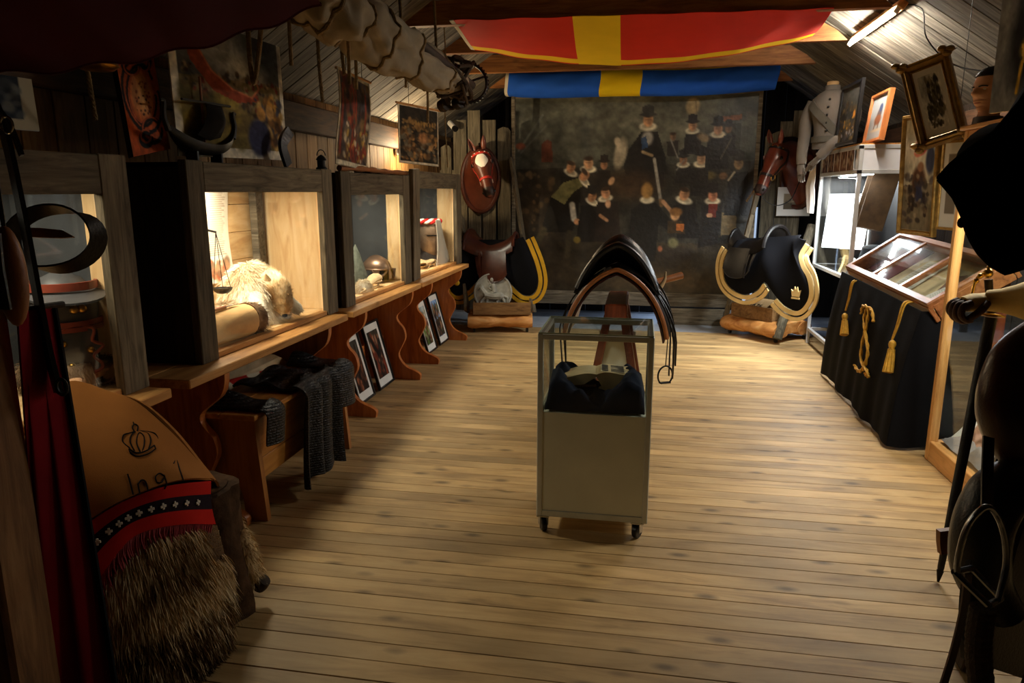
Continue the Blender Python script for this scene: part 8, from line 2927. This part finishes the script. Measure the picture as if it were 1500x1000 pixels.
M['border_red'] = weave('border_red', srgb(196, 34, 26))
M['border_dark'] = weave('border_dark', srgb(34, 22, 34))
for a, b, mm, nm in ((0.0, 0.28, 'border_red', 'red_band'), (0.28, 0.62, 'border_dark', 'dark_band'), (0.62, 1.0, 'border_red', 'red_band')):
    MB().cloth(lambda u, v, a=a, b=b: border(u, lerp(a, b, v)), 44, 4, 0.010).build(nm, M[mm], ck_, True, 80)
for k in range(11):
    u = 0.30 + k * 0.062
    for du, dv, s1, s2 in ((0, 0, 0.020, 0.007), (0, 0, 0.007, 0.018)):
        p = border(u, 0.45) + Vector((0, -0.009, 0))
        tg = (border(u + 0.01, 0.45) - border(u - 0.01, 0.45)).normalized()
        nb_ = tg.cross(border(u, 0.55) - border(u, 0.35)).normalized()
        nb_ = nb_ if nb_.y < 0 else -nb_
        p = border(u, 0.45) + nb_ * 0.008
        R_ = frame_to(nb_, Vector((0, 0, 1)))
        MB().box(p, (s1, s2 * 1.2, 0.004), R_, 0.001).build('white_cross', M['white_cloth'], ck_)
M['fringe'] = weave('fringe', srgb(170, 78, 84))
rg = random.Random(2)
fv, ff_ = MB(), []
for k in range(90):
    u = lerp(0.30, 0.985, k / 89)
    p = border(u, 1.0)
    L_ = rg.uniform(0.035, 0.075)
    sx = rg.uniform(-0.012, 0.012)
    fv.strap([p, p + Vector((sx * 0.5, -0.008, -L_ * 0.5)), p + Vector((sx, -0.004, -L_))], [0.006, 0.006, 0.002], 0.002, (1, 0, 0))
fo = fv.build('fringe', M['fringe'], ck_)
fo['kind'] = 'stuff'
M['ink'] = plain('ink', srgb(18, 14, 12), 0.8, 0, 0.1, 0.1)
_ck = [(cloak(i / 70, j / 36)) for i in range(71) for j in range(37)]


def on_cloak(px_, py_):
    d_ = ray(px_, py_)
    best = min(_ck, key=lambda p: ((p - EYE) - d_ * ((p - EYE).dot(d_) / d_.dot(d_))).length)
    k = (best - EYE).dot(d_) / d_.dot(d_)
    return EYE + d_ * (k - 0.006)


def ink(nm, pts, r=0.0024, smooth=True):
    P = [on_cloak(*p) for p in pts]
    MB().tube(catmull(P, 4) if smooth else P, r, 6).build(nm, M['ink'], ck_, True)


ink('crown_band', [(189, 657), (200, 663), (214, 660), (226, 652)])
ink('crown_band', [(191, 663), (201, 668), (216, 665), (228, 657)])
ink('crown_end', [(189, 657), (191, 663)], smooth=False)
ink('crown_end', [(226, 652), (228, 657)], smooth=False)
ink('crown_arch', [(190, 656), (180, 647), (181, 637), (190, 634), (197, 632)])
ink('crown_arch', [(227, 652), (231, 643), (227, 635), (217, 632), (205, 631)])
ink('crown_arch', [(197, 660), (191, 648), (192, 638), (198, 632)])
ink('crown_arch', [(218, 657), (221, 645), (217, 635), (205, 631)])
ink('crown_arch', [(205, 661), (200, 648), (202, 636), (206, 634), (211, 640), (211, 652), (208, 661)])
ink('crown_orb', [(197, 632), (194, 626), (197, 621), (202, 624), (201, 631)])
ink('crown_cross', [(196, 622), (195, 618)], smooth=False)
ink('letter_stroke', [(187, 694), (191, 708), (195, 724)])
ink('letter_stroke', [(205, 724), (202, 708)], smooth=False)
ink('letter_stroke', [(202, 709), (207, 703), (213, 705), (217, 718)])
ink('letter_stroke', [(241, 697), (234, 693), (228, 698), (230, 706), (237, 706), (241, 698)])
ink('letter_stroke', [(240, 695), (244, 708), (241, 716)])
ink('letter_stroke', [(254, 679), (258, 673), (264, 690), (269, 704)])

# stump carrying the cloak
sm = thing('bark_stump', 'tall dark bark-covered log standing under the camel cloak', 'log', (-1.56, 2.26, 0))
M['bark'] = plain('bark', srgb(70, 50, 34), 0.95, 0, 0.1, 0.4, 18, 0.9, 25)
rings = []
for i in range(15):
    z = 0.52 * i / 14
    rings.append([Vector((-1.62 + (0.19 - 0.05 * z + 0.012 * math.sin(a * 5 + z * 9) + 0.008 * math.sin(a * 11 - z * 20)) * math.cos(a), 2.26 + (0.17 - 0.03 * z + 0.010 * math.sin(a * 6 + z * 7)) * math.sin(a), z)) for a in ls(0, 2 * math.pi * 27 / 28, 28)])
MB().loft(rings, True).build('trunk', M['bark'], sm, True, 60)
MB().lathe([(0.001, 0), (0.13, 0), (0.13, 0.004), (0.001, 0.005)], 24, (-1.62, 2.26, 0.521)).build('cut_top', M['bark'], sm, True)

# long haired pelt hanging below
gp_ = thing('goat_pelt', 'long haired cream and brown goat pelt hanging below the cloak fringe', 'fur pelt', (-1.45, 1.85, 0.05))
ptop = catmull([gy(150, 850, 1.80), gy(200, 790, 1.90), (gy(245, 772, 1.98)), gy(290, 766, 2.08), gy(318, 768, 2.18)], 6)
pbot = catmull([gy(165, 1030, 1.74), gy(205, 1040, 1.78), gy(255, 1040, 1.84), gy(300, 1010, 1.94), gy(342, 940, 2.10)], 6)


def peltf(u, v):
    p = at(ptop, u).lerp(at(pbot, u), v)
    return p + Vector((0.03 * math.sin(v * math.pi) * u, -0.07 * math.sin(math.pi * (0.15 + 0.75 * u)) * math.sin(math.pi * (0.1 + 0.6 * v)), 0))


MB().cloth(peltf, 26, 22, 0.008).build('hide', M['goat_dark'], gp_, True, 80)
sam = surf_samples(peltf, 15000, 77, (0.15, -0.1, -1))
sam = [(p, (n if n.y < 0 else -n), f) for p, n, f in sam]
hi = [s for s in sam if (s[0].z > 0.22 and s[0].x > -1.62) or random.random() < 0.22]
hs = set(id(s) for s in hi)
lo = [s for s in sam if id(s) not in hs]
fur('cream_hair', gp_, hi, 0.075, 0.0024, M['goat_fur'], 5, 0.5, 0.45, 0.5)
fur('brown_hair', gp_, lo, 0.07, 0.0018, M['goat_dark'], 6, 0.5, 0.45, 0.5)
# second pelt's leg sticking out behind the stump
pl_ = thing('pelt_leg', 'tan furry pelt leg sticking out from behind the bark stump', 'fur pelt', gy(370, 850, 2.42))
lf = tube_fn([gy(330, 760, 2.36), gy(352, 800, 2.36), gy(366, 832, 2.36), gy(376, 850, 2.36)], [(0, 0.05), (0.4, 0.048), (0.8, 0.036), (1, 0.026)])
furry(pl_, 'leg', lf, 14, 14, M['goat_fur'], 1800, 0.04, 0.0016, 55, (0.3, 0, -1))
hb0 = gy(377, 848, 2.36)
MB().lathe([(0.03, 0), (0.032, 0.02), (0.026, 0.045), (0.002, 0.05)], 14, hb0 + Vector((0, 0, -0.03)), frame_to((0.6, 0, 0.6))).build('hoof', M['dark_z'], pl_, True)

# ================================================================ FOREGROUND, RIGHT: SABRE WITH GAUNTLETS
tip = gz(1374, 852, 0.004)
grd = gy(1452, 462, 3.22)
pom = gy(1447, 400, 3.24)
sb = thing('cavalry_sabre', 'long sabre in black scabbard with brass hilt leaning by pine glass case', 'sabre', tip)
ax = (grd - tip).normalized()
S_ = MB()
P = [tip + ax * 0.01, tip + ax * 0.06, tip.lerp(grd, 0.3), tip.lerp(grd, 0.65), grd - ax * 0.01]
MB().tube(P, [0.004, 0.013, 0.019, 0.022, 0.024], 12, True, (1, 0.5)).build('scabbard', M['black_leather'], sb, True)
MB().tube([tip, tip + ax * 0.05], [0.004, 0.013], 10, True, (1.1, 0.6)).build('chape', M['iron'], sb, True)
MB().lathe([(0.026, -0.006), (0.05, -0.004), (0.052, 0.0), (0.05, 0.004), (0.02, 0.008)], 22, grd, frame_to(ax), 1, 0.7).build('guard', M['brass'], sb, True)
MB().tube([grd, grd.lerp(pom, 0.85)], [0.014, 0.016], 10).build('grip', M['dark_z'], sb, True)
MB().ell(pom, (0.02, 0.02, 0.02), 14, 10).build('pommel', M['brass'], sb, True)
MB().ell(pom + ax * 0.024, (0.009, 0.009, 0.009), 10, 7).build('pommel_button', M['brass'], sb, True)
MB().tube(catmull([grd + Vector((-0.045, -0.01, 0.0)), grd.lerp(pom, 0.4) + Vector((-0.07, -0.01, 0)), grd.lerp(pom, 0.85) + Vector((-0.045, 0, 0)), pom + Vector((-0.012, 0, 0))], 6), 0.006, 8).build('knuckle_bow', M['brass'], sb, True)
for k in range(2):
    MB().ell(pom + Vector((-0.03 - 0.012 * k, -0.005, -0.012 - 0.02 * k)), (0.012, 0.012, 0.012), 10, 7).build('bow_knob', M['brass'], sb, True)

M['buff'] = plain('buff', srgb(206, 176, 104), 0.7, 0, 0.25, 0.12, 10, 0.1, 80)
M['glove_brown'] = plain('glove_brown', srgb(74, 46, 24), 0.6, 0, 0.3, 0.3, 16, 0.2, 80)


def gauntlet(label, wrist, hand_dir, cuff_dir, curl_to, sc=1.0):
    t = thing('gauntlet', label, 'gauntlet', wrist, 0, 'gauntlets on the sabre hilt')
    hd_, cd = Vector(hand_dir).normalized(), Vector(cuff_dir).normalized()
    F = frame_to(cd)
    rings = []
    outer = [(0.0, 0.040), (0.25, 0.046), (0.5, 0.060), (0.75, 0.080), (1.0, 0.098)]
    seq = [(a, r) for a, r in outer] + [(1.0, 0.094)] + [(a, r - 0.005) for a, r in reversed(outer[1:-1])] + [(0.12, 0.037)]
    for a, r in seq:
        rings.append([wrist + cd * (a * 0.17 * sc) + F.col[0] * r * sc * math.cos(b) + F.col[1] * r * sc * 0.92 * math.sin(b) for b in ls(0, 2 * math.pi * 27 / 28, 28)])
    MB().loft(rings, False).build('cuff', M['buff'], t, True, 60)
    MB().ell(wrist + cd * 0.03 * sc, (0.036 * sc, 0.036 * sc, 0.01), 14, 7, F).build('inner_dark', M['black_cloth'], t, True)
    # palm
    dn = Vector((0, 0, -1))
    pc_ = wrist + hd_ * 0.05 * sc
    MB().tube([wrist - hd_ * 0.02, wrist + hd_ * 0.02 * sc, pc_, wrist + hd_ * 0.09 * sc], [0.038 * sc, 0.04 * sc, 0.045 * sc, 0.036 * sc], 14, True, (1.0, 0.72)).build('palm', M['buff'], t, True)
    sdv = hd_.cross(Vector((0, 0, 1))).normalized()
    for k in range(4):
        b = wrist + hd_ * (0.085 * sc) + sdv * (0.022 * (k - 1.5) * sc) + Vector((0, 0, 0.008))
        L_ = (0.9, 1.0, 0.97, 0.8)[k] * sc
        P = [b, b + hd_ * 0.032 * L_ + dn * 0.010, b + hd_ * 0.036 * L_ + dn * 0.042 * L_, b + hd_ * 0.012 * L_ + dn * 0.066 * L_, b - hd_ * 0.010 * L_ + dn * 0.068 * L_]
        MB().tube(catmull(P, 4), [lerp(0.0135, 0.010, i / 16) * sc for i in range(17)], 9).build('finger', M['glove_brown'], t, True)
    b = wrist + hd_ * 0.03 * sc - sdv * 0.036 * sc
    P = [b, b + hd_ * 0.03 * sc - sdv * 0.016 * sc + dn * 0.02, b + hd_ * 0.055 * sc - sdv * 0.006 * sc + dn * 0.045, b + hd_ * 0.06 * sc + sdv * 0.012 * sc + dn * 0.058]
    MB().tube(catmull(P, 4), [lerp(0.015, 0.011, i / 12) * sc for i in range(13)], 9).build('thumb', M['glove_brown'], t, True)
    return t


gauntlet('buff leather gauntlet with wide cuff and brown fingers gripping the sabre hilt', gy(1446, 440, 3.12), (-0.9, -0.25, -0.12), (0.80, -0.55, 0.10), grd, 1.12)
gauntlet('second buff gauntlet hanging lower behind the wide cuffed one', gy(1512, 485, 3.12), (-0.6, 0.2, -0.7), (0.75, -0.4, 0.4), grd, 1.0)

# ================================================================ FOREGROUND, RIGHT: HAT ON ITS STAND, SADDLE WITH STIRRUP
HY = 1.78
hatc = gy(1492, 245, HY)
hat = thing('black_hat', 'large black felt cocked hat with pointed brim on a stand', 'hat', hatc)
out_px = [(1362, 262), (1383, 242), (1410, 221), (1444, 196), (1476, 154), (1506, 100), (1545, 62), (1590, 70), (1615, 140), (1612, 240), (1575, 325), (1530, 362), (1495, 374), (1476, 388), (1457, 396), (1440, 385), (1424, 368), (1411, 350), (1400, 334), (1393, 316), (1381, 288)]
outl = [gy(a, b, HY) for a, b in out_px]


def hatf(u, v):
    n = len(outl)
    x = (u % 1.0) * n
    i = int(x) % n
    o = outl[i].lerp(outl[(i + 1) % n], x - int(x))
    p = hatc.lerp(o, v)
    return p + Vector((0, 0.10 * (1 - v * v) - 0.05 * v ** 4 + 0.015 * math.sin(u * 2 * math.pi * 3) * v, 0))


M['felt'] = weave('felt', srgb(7, 7, 8), 0.95, 500, 0.1, 0.2, 0.0)
MB().cloth(hatf, 84, 14, 0.010).build('brim', M['felt'], hat, True, 80)
MB().tube([hatf(k / 84, 1.0) for k in range(85)], 0.006, 6).build('edge_binding', M['felt'], hat, True)
MB().lathe([(0.105, 0), (0.10, 0.05), (0.092, 0.10), (0.06, 0.125), (0.001, 0.13)], 26, hatc + Vector((0.03, 0.08, 0)), frame_to((0, 1, 0.2))).build('crown', M['felt'], hat, True)
MB().ell(gy(1409, 326, HY - 0.05), (0.010, 0.008, 0.012), 10, 7).build('button', M['felt'], hat, True)

st_x, st_y = 1.27, 1.45
hs_ = thing('hat_stand', 'dark turned wooden hat stand pole beside the foreground saddle', 'stand', (st_x, st_y, 0))
MB().lathe([(0.16, 0), (0.16, 0.02), (0.12, 0.03), (0.03, 0.06), (0.022, 0.2), (0.022, 1.4), (0.03, 1.45), (0.02, 1.5), (0.02, 1.62)], 18, (st_x, st_y, 0)).build('pole', M['dark_z'], hs_, True)
MB().tube([(st_x, st_y, hatc.z - 0.02), (hatc.x + 0.02, hatc.y + 0.17, hatc.z)], 0.016, 10).build('arm', M['dark_z'], hs_, True)

SF = gy(1600, 640, 2.15)
fs_, seatF = saddle('dark brown riding saddle with hanging straps on stand beside the sabre', SF, (0.25, 0.97, 0), (0.97, -0.25, 0), 0.95, M['brown_leather'], M['brown_leather'], M['black_leather'], None, 0.20, 0.16, 0.42)
# rolled blanket behind the cantle: the rounded glossy outline
r0, r1 = gy(1500, 505, 2.1), gy(1462, 600, 2.1)
MB().tube(catmull([gy(1530, 470, 2.1), gy(1490, 520, 2.08), gy(1472, 580, 2.06), gy(1482, 640, 2.06), gy(1515, 690, 2.08)], 8), [interp([(0, 0.03), (0.3, 0.062), (0.6, 0.07), (1, 0.05)], i / 32) for i in range(33)], 14).build('cantle_pad', M['brown_leather'], fs_, True)
MB().tube(catmull([gy(1520, 680, 2.04), gy(1470, 715, 2.02), gy(1440, 770, 2.0), gy(1438, 840, 2.0), gy(1475, 900, 2.0)], 8), [interp([(0, 0.04), (0.3, 0.075), (0.7, 0.075), (1, 0.05)], i / 32) for i in range(33)], 14).build('knee_roll', M['black_leather'], fs_, True)


def bigflap(u, v):
    t0, t1 = gy(1462, 690, 2.02), gy(1580, 660, 2.3)
    b0, b1 = gy(1408, 960, 1.94), gy(1560, 1010, 2.2)
    p = t0.lerp(t1, u).lerp(b0.lerp(b1, u), v)
    return p + Vector((-0.05 * math.sin(math.pi * v) * (1 - u), -0.04 * math.sin(math.pi * (0.2 + 0.7 * v)), 0))


MB().cloth(bigflap, 18, 18, 0.014).build('side_flap', M['black_leather'], fs_, True, 80)
M['dark_steel'] = plain('dark_steel', srgb(150, 152, 156), 0.25, 1.0, 0.5, 0.1)
# stirrup: wide bow and ribbed tread
sp_ = [gy(1414, 852, 1.70), gy(1402, 835, 1.70), gy(1410, 790, 1.70), gy(1424, 760, 1.70), gy(1446, 742, 1.70), gy(1462, 758, 1.72), gy(1472, 790, 1.74), gy(1473, 830, 1.74), gy(1462, 880, 1.72)]
MB().tube(catmull(sp_, 6), 0.0075, 9).build('stirrup_bow', M['dark_steel'], fs_, True)
t0_, t1_ = gy(1398, 838, 1.70), gy(1448, 886, 1.66)
t2_, t3_ = gy(1424, 832, 1.80), gy(1466, 876, 1.76)
for a_, b_ in ((t0_, t1_), (t2_, t3_), (t0_, t2_), (t1_, t3_)):
    MB().tube([a_, b_], 0.008, 8).build('stirrup_tread', M['dark_steel'], fs_, True)
MB().strap([gy(1448, 640, 1.84), gy(1446, 700, 1.78), gy(1446, 744, 1.71)], 0.026, 0.006, (1, 0.2, 0)).build('stirrup_leather', M['black_leather'], fs_)
MB().strap(catmull([gy(1418, 840, 1.92), gy(1412, 890, 1.92), gy(1398, 950, 1.92), gy(1378, 1015, 1.92)], 6), 0.022, 0.006, (1, 0.3, 0)).build('hanging_strap', M['brown_leather'], fs_, True)
tz = gy(1388, 792, 2.3)
MB().strap([gy(1386, 775, 2.2), gy(1386, 792, 2.2), gy(1388, 808, 2.2)], 0.05, 0.02, (1, 0.2, 0)).build('strap_keeper', M['tan_leather'], fs_)
MB().strap([gy(1388, 790, 2.2), gy(1430, 788, 2.1)], 0.03, 0.008, (0, 0, 1)).build('cross_strap', M['brown_leather'], fs_)
# woven girth hanging below
P = catmull([gy(1440, 890, 1.84), gy(1434, 930, 1.84), gy(1434, 970, 1.84), gy(1440, 1020, 1.84)], 8)
MB().tube(P, [0.03 + 0.002 * (i % 2) for i in range(len(P))], 14).build('woven_girth', M['dark_rope'], fs_, True, 20)
# stand below the saddle
sst = thing('saddle_rack', 'dark wooden rack carrying the foreground riding saddle', 'stand', (SF.x, SF.y, 0))
MB().beam(SF + Vector((-0.05, -0.3, -0.10)), SF + Vector((0.09, 0.3, -0.10)), 0.12, 0.10, (0, 0, 1), 0.01).build('top_bar', M['dark_z'], sst)
for sx in (-1, 1):
    for sy in (-1, 1):
        MB().beam((SF.x + sx * 0.04 + sy * 0.05, SF.y + sy * 0.24, SF.z - 0.13), (SF.x + sx * 0.17 + sy * 0.06, SF.y + sy * 0.27, 0), 0.05, 0.07, (0, 1, 0), 0.005).build('leg', M['dark_z'], sst)
